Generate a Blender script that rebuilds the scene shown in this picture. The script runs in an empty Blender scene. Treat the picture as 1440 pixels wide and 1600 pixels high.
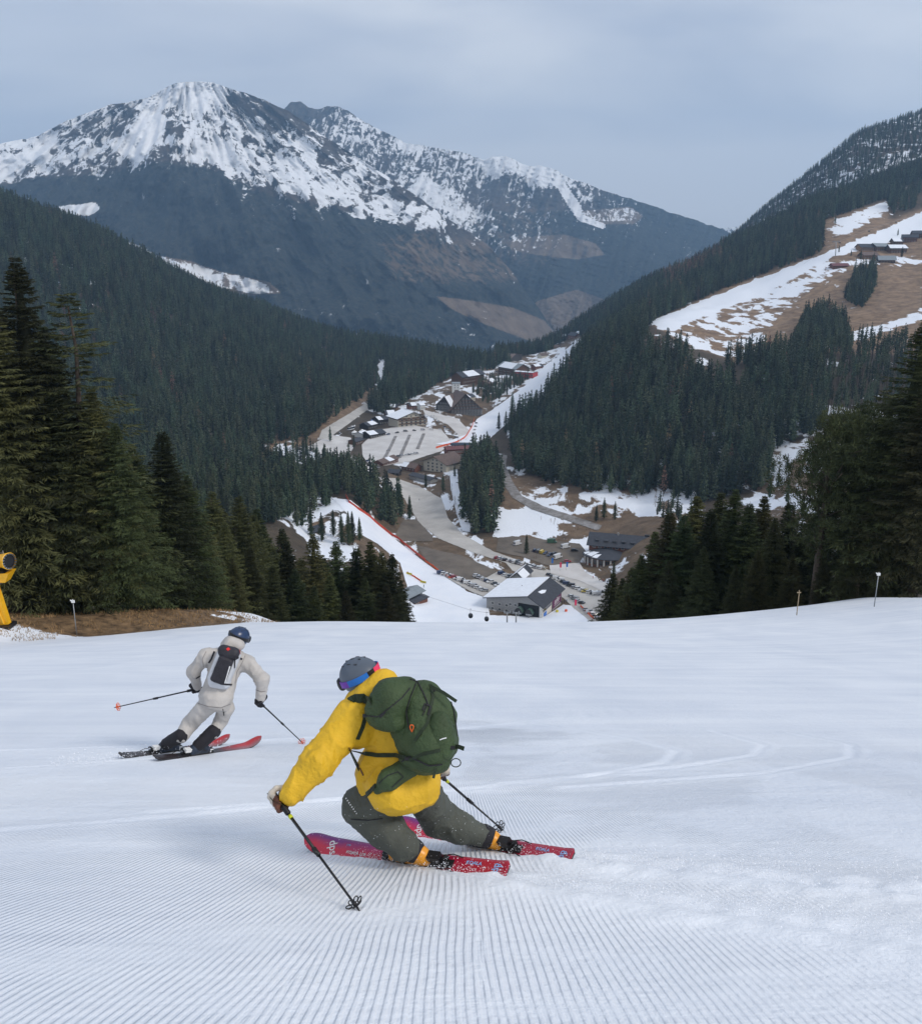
import bpy, bmesh, math, random
import numpy as np
from mathutils import Vector, Matrix, Quaternion
from mathutils.geometry import delaunay_2d_cdt
from mathutils.bvhtree import BVHTree
random.seed(7)
SC = bpy.context.scene
COL = SC.collection
R = math.radians

# ------------------------------------------------------------------ camera, sky, sun, exposure
PITCH = R(15.2)
FP = 1400.0                      # focal length in pixels of a 1440 px wide picture = 35 mm
CP, SP = math.cos(PITCH), math.sin(PITCH)
cam_d = bpy.data.cameras.new('camera'); cam_d.lens = 35.0; cam_d.sensor_width = 36.0
cam_d.sensor_fit = 'HORIZONTAL'; cam_d.clip_start = 0.1; cam_d.clip_end = 60000
cam = bpy.data.objects.new('camera', cam_d); COL.objects.link(cam)
cam.location = (0, 0, 0); cam.rotation_euler = (R(90) - PITCH, 0, 0)
SC.camera = cam

SUN_EL, SUN_AZ = R(42), R(118)   # azimuth clockwise from +Y (view direction)
w = bpy.data.worlds.new('World'); SC.world = w; w.use_nodes = True
nt = w.node_tree; nt.nodes.clear()
N = nt.nodes.new; L = nt.links.new
out = N('ShaderNodeOutputWorld'); bg = N('ShaderNodeBackground'); sky = N('ShaderNodeTexSky')
sky.sky_type = 'NISHITA'; sky.sun_disc = False; sky.sun_elevation = SUN_EL; sky.sun_rotation = SUN_AZ
sky.altitude = 1500; sky.dust_density = 2.0
bg.inputs['Strength'].default_value = 0.15
tc = N('ShaderNodeTexCoord'); mp = N('ShaderNodeMapping'); mp.inputs['Scale'].default_value = (1.0, 0.8, 4.5)
mp.inputs['Rotation'].default_value = (0, R(-9), 0)
n1 = N('ShaderNodeTexNoise'); n1.inputs['Scale'].default_value = 1.6; n1.inputs['Detail'].default_value = 6; n1.inputs['Roughness'].default_value = 0.5
n1.inputs['Distortion'].default_value = 0.35
L(tc.outputs['Generated'], mp.inputs['Vector']); L(mp.outputs[0], n1.inputs['Vector'])
cr = N('ShaderNodeValToRGB')
cr.color_ramp.elements[0].position = 0.38; cr.color_ramp.elements[0].color = (2.75, 3.05, 3.70, 1)
cr.color_ramp.elements[1].position = 0.64; cr.color_ramp.elements[1].color = (4.9, 4.98, 5.15, 1)
L(n1.outputs['Fac'], cr.inputs['Fac'])
# a band of thinner, warmer cloud near the horizon
sx = N('ShaderNodeSeparateXYZ'); L(tc.outputs['Generated'], sx.inputs[0])
mr = N('ShaderNodeMapRange'); mr.inputs['From Min'].default_value = 0.0; mr.inputs['From Max'].default_value = 0.20
mr.inputs['To Min'].default_value = 0.85; mr.inputs['To Max'].default_value = 0.0; mr.interpolation_type = 'SMOOTHSTEP'
L(sx.outputs['Z'], mr.inputs['Value'])
mh = N('ShaderNodeMix'); mh.data_type = 'RGBA'; L(mr.outputs[0], mh.inputs['Factor']); L(cr.outputs[0], mh.inputs['A'])
mh.inputs['B'].default_value = (4.2, 4.35, 4.85, 1)
mx = N('ShaderNodeMix'); mx.data_type = 'RGBA'; mx.inputs['Factor'].default_value = 0.92
L(sky.outputs[0], mx.inputs['A']); L(mh.outputs['Result'], mx.inputs['B'])
L(mx.outputs['Result'], bg.inputs['Color']); L(bg.outputs[0], out.inputs['Surface'])

sun_d = bpy.data.lights.new('sun', 'SUN'); sun_d.energy = 1.5; sun_d.angle = R(14); sun_d.color = (1.0, 0.95, 0.88)
sun = bpy.data.objects.new('sun', sun_d); COL.objects.link(sun)
sdir = Vector((math.sin(SUN_AZ) * math.cos(SUN_EL), math.cos(SUN_AZ) * math.cos(SUN_EL), math.sin(SUN_EL)))
sun.rotation_euler = (-sdir).to_track_quat('-Z', 'Y').to_euler(); sun.location = (0, 0, 60)

SC.view_settings.view_transform = 'Standard'; SC.view_settings.look = 'None'
SC.view_settings.exposure = 0.40; SC.view_settings.gamma = 1.0; SC.view_settings.use_curve_mapping = False
SC.render.engine = 'CYCLES'
SC.cycles.max_bounces = 5; SC.cycles.diffuse_bounces = 2; SC.cycles.glossy_bounces = 2
SC.cycles.transmission_bounces = 2; SC.cycles.transparent_max_bounces = 6; SC.cycles.volume_bounces = 0
SC.cycles.use_denoising = True

# ------------------------------------------------------------------ helpers
def ray(px, py):
    cx = (px - 720.0) / FP; cy = (800.0 - py) / FP
    return cx, CP + cy * SP, -SP + cy * CP
def P(px, py, Y):                # point seen at that direction, Y metres ahead
    a, b, c = ray(px, py); s = Y / b
    return Vector((a * s, Y, c * s))
def C(px, py, d):                # the same with the distance along the lens axis
    a, b, c = ray(px, py)
    return Vector((a * d, b * d, c * d))
def project(X, Y, Z):
    d = Y * CP - Z * SP
    return 720 + FP * X / d, 800 - FP * (Y * SP + Z * CP) / d

def tag(o, label=None, cat=None, group=None, kind=None):
    if label: o['label'] = label
    if cat: o['category'] = cat
    if group: o['group'] = group
    if kind: o['kind'] = kind
    return o
def link(o, parent=None):
    COL.objects.link(o)
    if parent is not None: o.parent = parent
    return o
def empty(name, loc=(0, 0, 0), rz=0.0, **k):
    o = bpy.data.objects.new(name, None); link(o); o.location = loc; o.rotation_euler = (0, 0, rz)
    o.empty_display_size = 0.2
    return tag(o, **k)
def mesh_from(name, V, F, mats=None, smooth=False, mi=None):
    me = bpy.data.meshes.new(name)
    me.from_pydata([tuple(map(float, v)) for v in V], [], [tuple(map(int, f)) for f in F])
    if mats:
        for m in (mats if isinstance(mats, (list, tuple)) else [mats]): me.materials.append(m)
    if mi is not None: me.polygons.foreach_set('material_index', np.array(mi, dtype=np.int32))
    if smooth: me.polygons.foreach_set('use_smooth', np.ones(len(me.polygons), dtype=bool))
    me.update()
    return me
def fast_mesh(name, V, Q, mats=None, smooth=True):
    """V (n,3) array, Q (m,k) array of equal-sided faces"""
    V = np.asarray(V, dtype=np.float32); Q = np.asarray(Q, dtype=np.int32); k = Q.shape[1]
    me = bpy.data.meshes.new(name)
    me.vertices.add(len(V)); me.vertices.foreach_set('co', V.ravel())
    me.loops.add(Q.size); me.loops.foreach_set('vertex_index', Q.ravel())
    me.polygons.add(len(Q)); me.polygons.foreach_set('loop_start', np.arange(0, Q.size, k, dtype=np.int32))
    me.polygons.foreach_set('loop_total', np.full(len(Q), k, dtype=np.int32))
    if smooth: me.polygons.foreach_set('use_smooth', np.ones(len(Q), dtype=bool))
    if mats:
        for m in (mats if isinstance(mats, (list, tuple)) else [mats]): me.materials.append(m)
    me.update(calc_edges=True); me.validate()
    return me
def attr(me, name, vals, typ='FLOAT'):
    a = me.attributes.new(name, typ, 'POINT'); a.data.foreach_set('value' if typ == 'FLOAT' else 'vector', np.asarray(vals, dtype=np.float32).ravel())
def ob(name, me, parent=None, loc=None):
    o = bpy.data.objects.new(name, me); link(o, parent)
    if loc is not None: o.location = loc
    return o

class MB:
    """collects boxes, tubes, loose polygons into one mesh"""
    def __init__(s): s.v = []; s.f = []; s.m = []
    def poly(s, pts, mi=0):
        b = len(s.v); s.v += [tuple(p) for p in pts]; s.f.append(tuple(range(b, b + len(pts)))); s.m.append(mi)
    def hexa(s, c8, mi=0):       # 4 bottom + 4 top, both counter-clockwise from above
        b = len(s.v); s.v += [tuple(p) for p in c8]
        for q in ((3, 2, 1, 0), (4, 5, 6, 7), (0, 1, 5, 4), (1, 2, 6, 5), (2, 3, 7, 6), (3, 0, 4, 7)):
            s.f.append(tuple(b + i for i in q)); s.m.append(mi)
    def box(s, x0, x1, y0, y1, z0, z1, mi=0, M=None):
        c = [(x0, y0, z0), (x1, y0, z0), (x1, y1, z0), (x0, y1, z0), (x0, y0, z1), (x1, y0, z1), (x1, y1, z1), (x0, y1, z1)]
        if M is not None: c = [M @ Vector(p) for p in c]
        s.hexa(c, mi)
    def tube(s, pts, r, n=8, mi=0, cap=True):
        pts = [Vector(p) for p in pts]; rs = r if isinstance(r, (list, tuple)) else [r] * len(pts)
        b = len(s.v); up = None
        for i, p in enumerate(pts):
            t = (pts[min(i + 1, len(pts) - 1)] - pts[max(i - 1, 0)]).normalized()
            if up is None: up = t.orthogonal().normalized()
            up = (up - t * up.dot(t)); up = up.normalized() if up.length > 1e-6 else t.orthogonal().normalized()
            sd = t.cross(up)
            for k in range(n):
                a = 2 * math.pi * k / n
                s.v.append(tuple(p + (up * math.cos(a) + sd * math.sin(a)) * rs[i]))
        for i in range(len(pts) - 1):
            for k in range(n):
                k2 = (k + 1) % n
                s.f.append((b + i * n + k, b + i * n + k2, b + (i + 1) * n + k2, b + (i + 1) * n + k)); s.m.append(mi)
        if cap:
            s.f.append(tuple(b + k for k in range(n))[::-1]); s.m.append(mi)
            s.f.append(tuple(b + (len(pts) - 1) * n + k for k in range(n))); s.m.append(mi)
    def build(s, name, mats, parent=None, smooth=False, loc=None):
        return ob(name, mesh_from(name, s.v, s.f, mats, smooth, s.m), parent, loc)
    def mesh(s, name, mats, smooth=False): return mesh_from(name, s.v, s.f, mats, smooth, s.m)

def ribbon(mb, pts, nrm, width, thick=0.004, mi=0):
    """flat band along pts lying on a surface with normals nrm"""
    pts = [Vector(p) for p in pts]; n = len(pts); rows = []
    for i, p in enumerate(pts):
        t = (pts[min(i + 1, n - 1)] - pts[max(i - 1, 0)]).normalized()
        nn = Vector(nrm[i] if isinstance(nrm, list) else nrm).normalized(); sd = t.cross(nn).normalized() * width * .5
        rows.append((p - sd, p + sd, p + sd + nn * thick, p - sd + nn * thick))
    b = len(mb.v)
    for r_ in rows: mb.v += [tuple(q) for q in r_]
    for i in range(n - 1):
        for k in range(4):
            k2 = (k + 1) % 4
            mb.f.append((b + i * 4 + k, b + i * 4 + k2, b + i * 4 + 4 + k2, b + i * 4 + 4 + k)); mb.m.append(mi)
    mb.f.append((b + 3, b + 2, b + 1, b)); mb.m.append(mi); e = b + (n - 1) * 4
    mb.f.append((e, e + 1, e + 2, e + 3)); mb.m.append(mi)

# ---- noise in numpy
_rs = np.random.RandomState(11); _PT = _rs.rand(256, 256).astype(np.float64); _P3 = _rs.rand(64, 64, 64)
def vnoise(x, y):
    x = np.asarray(x, float); y = np.asarray(y, float)
    xi = np.floor(x).astype(int); yi = np.floor(y).astype(int); fx = x - xi; fy = y - yi
    fx = fx * fx * (3 - 2 * fx); fy = fy * fy * (3 - 2 * fy)
    a = _PT[xi & 255, yi & 255]; b = _PT[(xi + 1) & 255, yi & 255]; c = _PT[xi & 255, (yi + 1) & 255]; d = _PT[(xi + 1) & 255, (yi + 1) & 255]
    return (a * (1 - fx) + b * fx) * (1 - fy) + (c * (1 - fx) + d * fx) * fy
def fbm(x, y, o=4, g=0.5):
    s = 0; a = 1; t = 0
    for i in range(o):
        s = s + a * vnoise(x * 2 ** i + 17.3 * i, y * 2 ** i + 5.1 * i); t += a; a *= g
    return s / t
def ridged(x, y, o=4):
    s = 0; a = 1; t = 0
    for i in range(o):
        s = s + a * (1 - np.abs(2 * vnoise(x * 2 ** i + 9.7 * i, y * 2 ** i + 3.3 * i) - 1)); t += a; a *= .5
    return s / t
def vnoise3(p):
    i = np.floor(p).astype(int); f = p - i; f = f * f * (3 - 2 * f); r_ = 0
    for dx in (0, 1):
        for dy in (0, 1):
            for dz in (0, 1):
                w_ = (f[..., 0] if dx else 1 - f[..., 0]) * (f[..., 1] if dy else 1 - f[..., 1]) * (f[..., 2] if dz else 1 - f[..., 2])
                r_ = r_ + w_ * _P3[(i[..., 0] + dx) & 63, (i[..., 1] + dy) & 63, (i[..., 2] + dz) & 63]
    return r_
def sstep(a, b, x):
    t = np.clip((np.asarray(x, float) - a) / (b - a), 0, 1); return t * t * (3 - 2 * t)
def inpoly(px, py, poly):
    px = np.asarray(px); py = np.asarray(py); r_ = np.zeros(px.shape, bool); n = len(poly); j = n - 1
    for i in range(n):
        xi, yi = poly[i]; xj, yj = poly[j]
        if yi != yj:
            c = ((yi > py) != (yj > py)) & (px < (xj - xi) * (py - yi) / (yj - yi) + xi); r_ ^= c
        j = i
    return r_

# ---- materials
MATS = {}
def nmat(name):
    m = bpy.data.materials.new(name); m.use_nodes = True; t = m.node_tree
    return m, t, t.nodes['Principled BSDF']
def mat(name, col, rough=0.6, var=0.12, scale=8.0, bump=0.0, bscale=40.0, metal=0.0, spec=0.4, rnd=0.0, coat=0.0, crease=0.0):
    """one base colour broken up by noise, optional fine relief, optional per-object tint"""
    if name in MATS: return MATS[name]
    m, t, b = nmat(name); n = t.nodes.new; l = t.links.new
    b.inputs['Roughness'].default_value = rough; b.inputs['Metallic'].default_value = metal
    b.inputs['Specular IOR Level'].default_value = spec; b.inputs['Coat Weight'].default_value = coat
    tc = n('ShaderNodeTexCoord'); nz = n('ShaderNodeTexNoise'); nz.inputs['Scale'].default_value = scale; nz.inputs['Detail'].default_value = 4
    l(tc.outputs['Object'], nz.inputs['Vector'])
    mr_ = n('ShaderNodeMapRange'); mr_.inputs['From Min'].default_value = .3; mr_.inputs['From Max'].default_value = .7
    mr_.inputs['To Min'].default_value = 1 - var; mr_.inputs['To Max'].default_value = 1 + var
    l(nz.outputs['Fac'], mr_.inputs['Value'])
    hs = n('ShaderNodeHueSaturation'); hs.inputs['Color'].default_value = (*col, 1); l(mr_.outputs[0], hs.inputs['Value'])
    src = hs.outputs[0]
    if rnd:
        oi = n('ShaderNodeObjectInfo'); r2 = n('ShaderNodeMapRange'); r2.inputs['To Min'].default_value = 1 - rnd; r2.inputs['To Max'].default_value = 1 + rnd
        l(oi.outputs['Random'], r2.inputs['Value']); h2 = n('ShaderNodeHueSaturation'); l(src, h2.inputs['Color']); l(r2.outputs[0], h2.inputs['Value']); src = h2.outputs[0]
    l(src, b.inputs['Base Color'])
    if bump:
        bn = n('ShaderNodeTexNoise'); bn.inputs['Scale'].default_value = bscale; bn.inputs['Detail'].default_value = 5; l(tc.outputs['Object'], bn.inputs['Vector'])
        bp = n('ShaderNodeBump'); bp.inputs['Strength'].default_value = bump; bp.inputs['Distance'].default_value = 0.02
        l(bn.outputs['Fac'], bp.inputs['Height']); l(bp.outputs[0], b.inputs['Normal'])
        if crease:       # sharp little folds of cloth
            rn = n('ShaderNodeTexNoise'); rn.noise_type = 'RIDGED_MULTIFRACTAL'; rn.inputs['Scale'].default_value = 5.5; rn.inputs['Detail'].default_value = 2.5; rn.inputs['Distortion'].default_value = .5
            mq = n('ShaderNodeMapping'); mq.inputs['Scale'].default_value = (1.2, 1, .65); mq.inputs['Rotation'].default_value = (0, .5, .3); l(tc.outputs['Object'], mq.inputs['Vector']); l(mq.outputs[0], rn.inputs['Vector'])
            b2 = n('ShaderNodeBump'); b2.inputs['Strength'].default_value = 1.0; b2.inputs['Distance'].default_value = crease; l(rn.outputs['Fac'], b2.inputs['Height']); l(bp.outputs[0], b2.inputs['Normal']); l(b2.outputs[0], b.inputs['Normal'])
    MATS[name] = m
    return m
# ------------------------------------------------------------------ organic shapes: distance fields turned into meshes
RX = np.array([1.0, 0, 0]); UV = np.array([0, SP, CP]); FW = np.array([0, CP, -SP])
def cone(a, b, r1, r2): return ('c', np.array(a), np.array(b), r1, r2)
def ell(c, rx, ry, rz, rot=0.0, ax=None):
    a = R(rot)
    if ax is None: ax = (RX * math.cos(a) - UV * math.sin(a), RX * math.sin(a) + UV * math.cos(a), FW)
    return ('e', np.array(c), np.array((rx, ry, rz)), np.stack([np.array(v) for v in ax], 1))
def rbox(c, hx, hy, hz, r_, ax): return ('b', np.array(c), np.array((hx, hy, hz)), np.stack([np.array(v) for v in ax], 1), r_)
def sdf(p, q):
    if q[0] == 'c':
        a, b, r1, r2 = q[1:]; pa = p - a; ba = b - a; h = np.clip((pa @ ba) / (ba @ ba), 0, 1); return np.linalg.norm(pa - h[..., None] * ba, axis=-1) - (r1 + (r2 - r1) * h)
    if q[0] == 'e':
        v = (p - q[1]) @ q[3]; k0 = np.linalg.norm(v / q[2], axis=-1); k1 = np.linalg.norm(v / q[2] ** 2, axis=-1); return k0 * (k0 - 1) / np.maximum(k1, 1e-6)
    v = np.abs((p - q[1]) @ q[3]) - (q[2] - q[4]); return np.linalg.norm(np.maximum(v, 0), axis=-1) + np.minimum(v.max(-1), 0) - q[4]
def smin(a, b, k_):
    h = np.clip(.5 + .5 * (b - a) / k_, 0, 1); return b + (a - b) * h - k_ * h * (1 - h)
CORN = [(0, 0, 0), (1, 0, 0), (0, 1, 0), (1, 1, 0), (0, 0, 1), (1, 0, 1), (0, 1, 1), (1, 1, 1)]
EDG = [(0, 1), (2, 3), (4, 5), (6, 7), (0, 2), (1, 3), (4, 6), (5, 7), (0, 4), (1, 5), (2, 6), (3, 7)]
def surface_nets(f, org, h):
    n = np.array(f.shape) - 1
    def cs(c): return f[c[0]:c[0] + n[0], c[1]:c[1] + n[1], c[2]:c[2] + n[2]]
    cnt = sum((cs(c) < 0).astype(np.int8) for c in CORN); mx = (cnt > 0) & (cnt < 8); idx = np.full(mx.shape, -1, int); idx[mx] = np.arange(mx.sum())
    vals = [cs(c)[mx] for c in CORN]; base = np.stack(np.nonzero(mx), 1).astype(float); acc = np.zeros_like(base); ct = np.zeros(len(base))
    for a, b in EDG:
        fa, fb = vals[a], vals[b]; cr_ = (fa < 0) != (fb < 0); t = np.where(cr_, fa / np.where(cr_, fa - fb, 1), 0); pa = np.array(CORN[a], float); pb = np.array(CORN[b], float)
        acc += np.where(cr_[:, None], pa + t[:, None] * (pb - pa), 0); ct += cr_
    V = (base + acc / ct[:, None]) * h + org; Qs = []; s = f < 0
    for ax in range(3):
        u, v = [(1, 2), (2, 0), (0, 1)][ax]
        sl = [slice(None)] * 3; sl[ax] = slice(0, -1); sl2 = [slice(None)] * 3; sl2[ax] = slice(1, None)
        a = s[tuple(sl)]; b = s[tuple(sl2)]; ch = a != b
        I = np.stack(np.nonzero(ch), 1); I = I[(I[:, u] > 0) & (I[:, v] > 0) & (I[:, u] < n[u]) & (I[:, v] < n[v])]
        du = np.zeros(3, int); du[u] = 1; dv = np.zeros(3, int); dv[v] = 1
        g = lambda J: idx[J[:, 0], J[:, 1], J[:, 2]]
        q = np.stack([g(I - du - dv), g(I - dv), g(I), g(I - du)], 1); fl = a[I[:, 0], I[:, 1], I[:, 2]]; q[~fl] = q[~fl][:, ::-1]; Qs.append(q)
    return V, np.concatenate(Qs)
def grow(name, prims, h, k_, m, disp=None, cut=None, smooth=True, pad=.05, sub=None):
    lo = np.full(3, 1e9); hi = -lo
    for q in prims:
        if q[0] == 'c':
            for c_, r_ in ((q[1], q[3]), (q[2], q[4])): lo = np.minimum(lo, c_ - r_); hi = np.maximum(hi, c_ + r_)
        else:
            r_ = np.abs(q[3]) @ q[2]; lo = np.minimum(lo, q[1] - r_); hi = np.maximum(hi, q[1] + r_)
    lo -= pad; hi += pad; ax = [np.arange(lo[i], hi[i] + h, h) for i in range(3)]; p = np.stack(np.meshgrid(*ax, indexing='ij'), -1)
    f = sdf(p, prims[0])
    for q in prims[1:]: f = smin(f, sdf(p, q), k_)
    if sub:
        for q in sub: f = -smin(-f, sdf(p, q), k_ * .5)
    if disp is not None: f = f + disp(p)
    if cut:
        for o_, n_ in cut: f = np.maximum(f, (p - np.array(o_)) @ np.array(n_))
    V, Q = surface_nets(f, lo, h)
    return fast_mesh(name, V, Q, m, smooth)
def folds(a1, s1, a2, s2, stretch=(1, 1, 1)):
    def g(p):
        q = p * np.array(stretch); w_ = vnoise3(q * 3.1)[..., None] * .35
        r1 = 1 - np.abs(2 * vnoise3((q + w_) * s1) - 1); r2 = 1 - np.abs(2 * vnoise3((q + w_ * .6) * s2 + 7) - 1)
        return a1 * (.55 * (r1 - .6) + .45 * (1 - r1 ** 6) - .2) * .8 + a2 * ((1 - r2 ** 8) - .8) * .8
    return g
def bvh(*objs):
    V = []; F = []
    for o in objs:
        b = len(V); M = o.matrix_world; V += [M @ v.co for v in o.data.vertices]; F += [tuple(i + b for i in p.vertices) for p in o.data.polygons]
    return BVHTree.FromPolygons(V, F)
def hit(tree_, px, py, lift=.003):
    a, b, c = ray(px, py); d = Vector((a, b, c)).normalized(); r_ = tree_.ray_cast(Vector((0, 0, 0)), d)
    if r_[0] is None: return None
    n_ = r_[1] if r_[1].dot(d) < 0 else -r_[1]
    return r_[0] + n_ * lift, n_
def onbody(mb, tree_, pts, width, thick=.004, mi=0, dens=6, lift=.002):
    """a strap laid along a surface through the picture directions pts"""
    PT = []; NN = []
    for i in range(len(pts) - 1):
        n_ = max(2, int(math.hypot(pts[i + 1][0] - pts[i][0], pts[i + 1][1] - pts[i][1]) / dens))
        for q in range(n_ + (i == len(pts) - 2)):
            t = q / n_; r_ = hit(tree_, pts[i][0] + (pts[i + 1][0] - pts[i][0]) * t, pts[i][1] + (pts[i + 1][1] - pts[i][1]) * t, lift)
            if r_: PT.append(r_[0]); NN.append(r_[1])
    if len(PT) > 1:
        NS = [sum((NN[j] for j in range(max(0, i - 2), min(len(NN), i + 3))), Vector()).normalized() for i in range(len(NN))]
        ribbon(mb, PT, NS, width, thick, mi)
def text_mesh(s, size, ext=.0015, shear=0.0):
    cu_ = bpy.data.curves.new('lettering', 'FONT'); cu_.body = s; cu_.size = size; cu_.extrude = ext; cu_.align_x = 'CENTER'; cu_.align_y = 'CENTER'; cu_.shear = shear; cu_.resolution_u = 3
    o = bpy.data.objects.new('lettering', cu_); COL.objects.link(o); dg = bpy.context.evaluated_depsgraph_get(); me = bpy.data.meshes.new_from_object(o.evaluated_get(dg)); bpy.data.objects.remove(o); bpy.data.curves.remove(cu_); me.name = 'lettering'
    return me
def frame(o_, x, y, z):
    M = Matrix.Identity(4)
    for i in range(3): M[i][0] = x[i]; M[i][1] = y[i]; M[i][2] = z[i]; M[i][3] = o_[i]
    return M

YEL = mat('yellow shell fabric', (.70, .415, .020), .62, .10, 5, .45, 45, spec=.35, crease=.034)
GRY = mat('dark grey shell fabric', (.080, .086, .072), .72, .14, 5, .45, 50, spec=.3, crease=.03)
BLK = mat('black plastic', (.012, .012, .014), .42, .2, 20)
BLKF = mat('black fabric', (.018, .017, .022), .8, .2, 20, .4, 80)
GRN = mat('green pack nylon', (.040, .066, .025), .62, .22, 7, .5, 70, spec=.35, crease=.022)
GRND = mat('dark green webbing', (.016, .028, .012), .7, .2, 20, .3, 120)
SLT = mat('slate helmet', (.085, .105, .135), .42, .12, 9, .0, 1, spec=.5)
SKIN = mat('skin', (.55, .34, .25), .55, .1, 14)
HAIRM = mat('brown hair', (.05, .028, .015), .7, .4, 60, .8, 90)
ORG = mat('orange cord', (.75, .13, .02), .5); CRM = mat('cream leather', (.56, .50, .42), .6, .12, 12, .3, 60); BRN = mat('brown leather', (.12, .045, .025), .55, .2, 12, .3, 60)
BLU = mat('blue strap', (.02, .16, .55), .5); RED = mat('red strap', (.75, .04, .12), .5); PUR = mat('purple strap', (.16, .03, .38), .5); WHT = mat('white print', (.75, .75, .74), .5, .05)
BOOTY = mat('orange boot shell', (.75, .30, .015), .35, .08, 6, spec=.5); LENS = mat('goggle lens', (.05, .02, .08), .12, .1, 3, spec=.8, coat=.6)
STEEL = mat('steel', (.32, .33, .34), .35, .1, 10, metal=.9)
# ------------------------------------------------------------------ ground: near slope and valley as one height function
def h_near(X, Y):
    X = np.asarray(X, float); Y = np.asarray(Y, float)
    z = -1.67 - 0.416 * Y + 2.45 * np.clip((Y - 8) / 62, 0, None) ** 2
    z = z - 0.0105 * np.clip(Y - 66, 0, None) ** 2
    far = sstep(15, 60, Y)
    z = z + far * (0.0030 * np.clip(X - 7, 0, 26) ** 2 - 0.0012 * np.clip(-X - 4, 0, 26) ** 2)
    eb = X + 27 - (Y - 59.0) * .93; z = z + 1.5 * sstep(0, -8, eb) * sstep(44, 56, Y) * sstep(-14, -20, X)
    z = z + (0.10 * (fbm(X * .12, Y * .12, 3) - .5) + far * .5 * (fbm(X * .06 + 9, Y * .05, 2) - .5)) * sstep(6, 14, Y)
    return z
ctl = []
def k(px, py, Y): p = P(px, py, Y); ctl.append((p.x / Y, math.log(Y), p.z / Y))
def ku(u, Y, e): ctl.append((u, math.log(Y), -e))
for u in (-.8, -.55, -.4, -.25, -.1, .1, .25, .4, .55, .8):
    for Y in (70, 76): ku(u, Y, -float(h_near(u * Y, Y)) / Y)
for u, es in ((-.8, (.46, .47, .43, .34)), (-.45, (.47, .49, .46, .38)), (-.2, (.48, .51, .50, .45)), (0, (.48, .52, .51, .46)), (.2, (.48, .51, .49, .44)), (.45, (.45, .45, .42, .36)), (.8, (.41, .38, .32, .27))):
    for Y, e in zip((98, 140, 200, 300), es): ku(u, Y, e)
for c in [
    # valley floor
    (815, 966, 446), (640, 968, 432), (720, 930, 480), (900, 945, 470), (700, 900, 512), (800, 890, 530), (950, 900, 515), (760, 860, 565), (680, 830, 612),
    (880, 865, 562), (640, 790, 690), (700, 770, 715), (630, 750, 775), (740, 790, 660), (680, 715, 870), (600, 700, 915), (540, 690, 950), (620, 670, 1010),
    (470, 715, 880), (690, 660, 1060), (740, 650, 1120), (570, 650, 1130), (600, 610, 1330), (600, 575, 1600),
    # piste on the left, coming down to the lift station
    (545, 782, 590), (600, 835, 585), (500, 850, 490), (560, 880, 455), (600, 930, 430), (450, 820, 480), (430, 775, 640), (520, 765, 640), (590, 765, 670),
    # left mountainside
    (300, 760, 620), (100, 780, 520), (-150, 800, 450), (0, 715, 600), (-300, 640, 600), (0, 600, 850), (200, 610, 930), (320, 690, 800), (430, 700, 900), (100, 450, 1200), (300, 520, 1350),
    (450, 620, 1120), (400, 560, 1330), (520, 640, 1080), (0, 318, 1500), (-250, 240, 1500), (150, 372, 1600), (240, 418, 1700), (440, 500, 1900), (600, 540, 2050), (700, 556, 2150), (760, 566, 2200),
    (520, 570, 1600), (660, 590, 1500), (700, 600, 1350), (640, 625, 1200),
    (0, 380, 2100), (150, 440, 2300), (240, 480, 2400), (440, 560, 2600), (600, 600, 2700), (-250, 330, 2100),
    # village ridge and piste ribbon
    (760, 640, 1160), (720, 615, 1220), (830, 592, 1400), (800, 580, 1500), (860, 565, 1650), (890, 543, 1800), (790, 553, 1950), (900, 515, 1950), (800, 600, 2700), (900, 575, 2700), (740, 590, 2600),
    # right: snow patches, wood, brown hillside, upper wood
    (740, 832, 610), (810, 815, 635), (780, 722, 830), (860, 770, 700), (930, 825, 612), (1000, 790, 640), (1100, 785, 610), (1200, 762, 590), (1250, 725, 600), (1400, 700, 590), (1600, 650, 580),
    (1000, 835, 560), (1100, 850, 500), (1250, 830, 440), (1400, 800, 400),
    (820, 680, 960), (900, 640, 920), (850, 622, 1020), (1000, 600, 860), (1000, 545, 950), (1100, 570, 880), (1200, 562, 850), (1440, 555, 820), (1600, 540, 800), (1030, 503, 1150), (1150, 545, 960),
    (1300, 500, 1050), (1100, 482, 1250), (1200, 440, 1350), (1300, 400, 1350), (1440, 450, 1150), (1440, 340, 1550), (1600, 300, 1550), (1440, 390, 1350), (1600, 420, 1150), (1280, 345, 1600), (1100, 425, 1600),
    (1000, 470, 1700), (1140, 388, 1900), (1270, 325, 1950), (1440, 262, 2000), (1600, 210, 2000), (1140, 430, 2350), (1270, 350, 2250), (1440, 262, 2250), (1140, 374, 2800), (1190, 332, 2800), (1250, 285, 2800), (1340, 212, 2800),
    (1440, 178, 2800), (1600, 140, 2800), (1000, 450, 2700), (1340, 300, 3400), (1440, 260, 3400), (1600, 220, 3400), (1140, 430, 3400), (1000, 530, 3400), (700, 640, 3400), (300, 620, 3400), (0, 500, 3400), (-300, 450, 3400),
]: k(*c)
ctl = np.array(ctl); SU = 3.2
cu = ctl[:, 0] * SU; cl = ctl[:, 1]; nC = len(ctl)
def tk(r2): return 0.5 * r2 * np.log(np.maximum(r2, 1e-12))
A_ = np.zeros((nC + 3, nC + 3))
A_[:nC, :nC] = tk((cu[:, None] - cu) ** 2 + (cl[:, None] - cl) ** 2) + np.eye(nC) * 2e-4
A_[:nC, nC:] = np.stack([np.ones(nC), cu, cl], 1); A_[nC:, :nC] = A_[:nC, nC:].T
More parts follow.
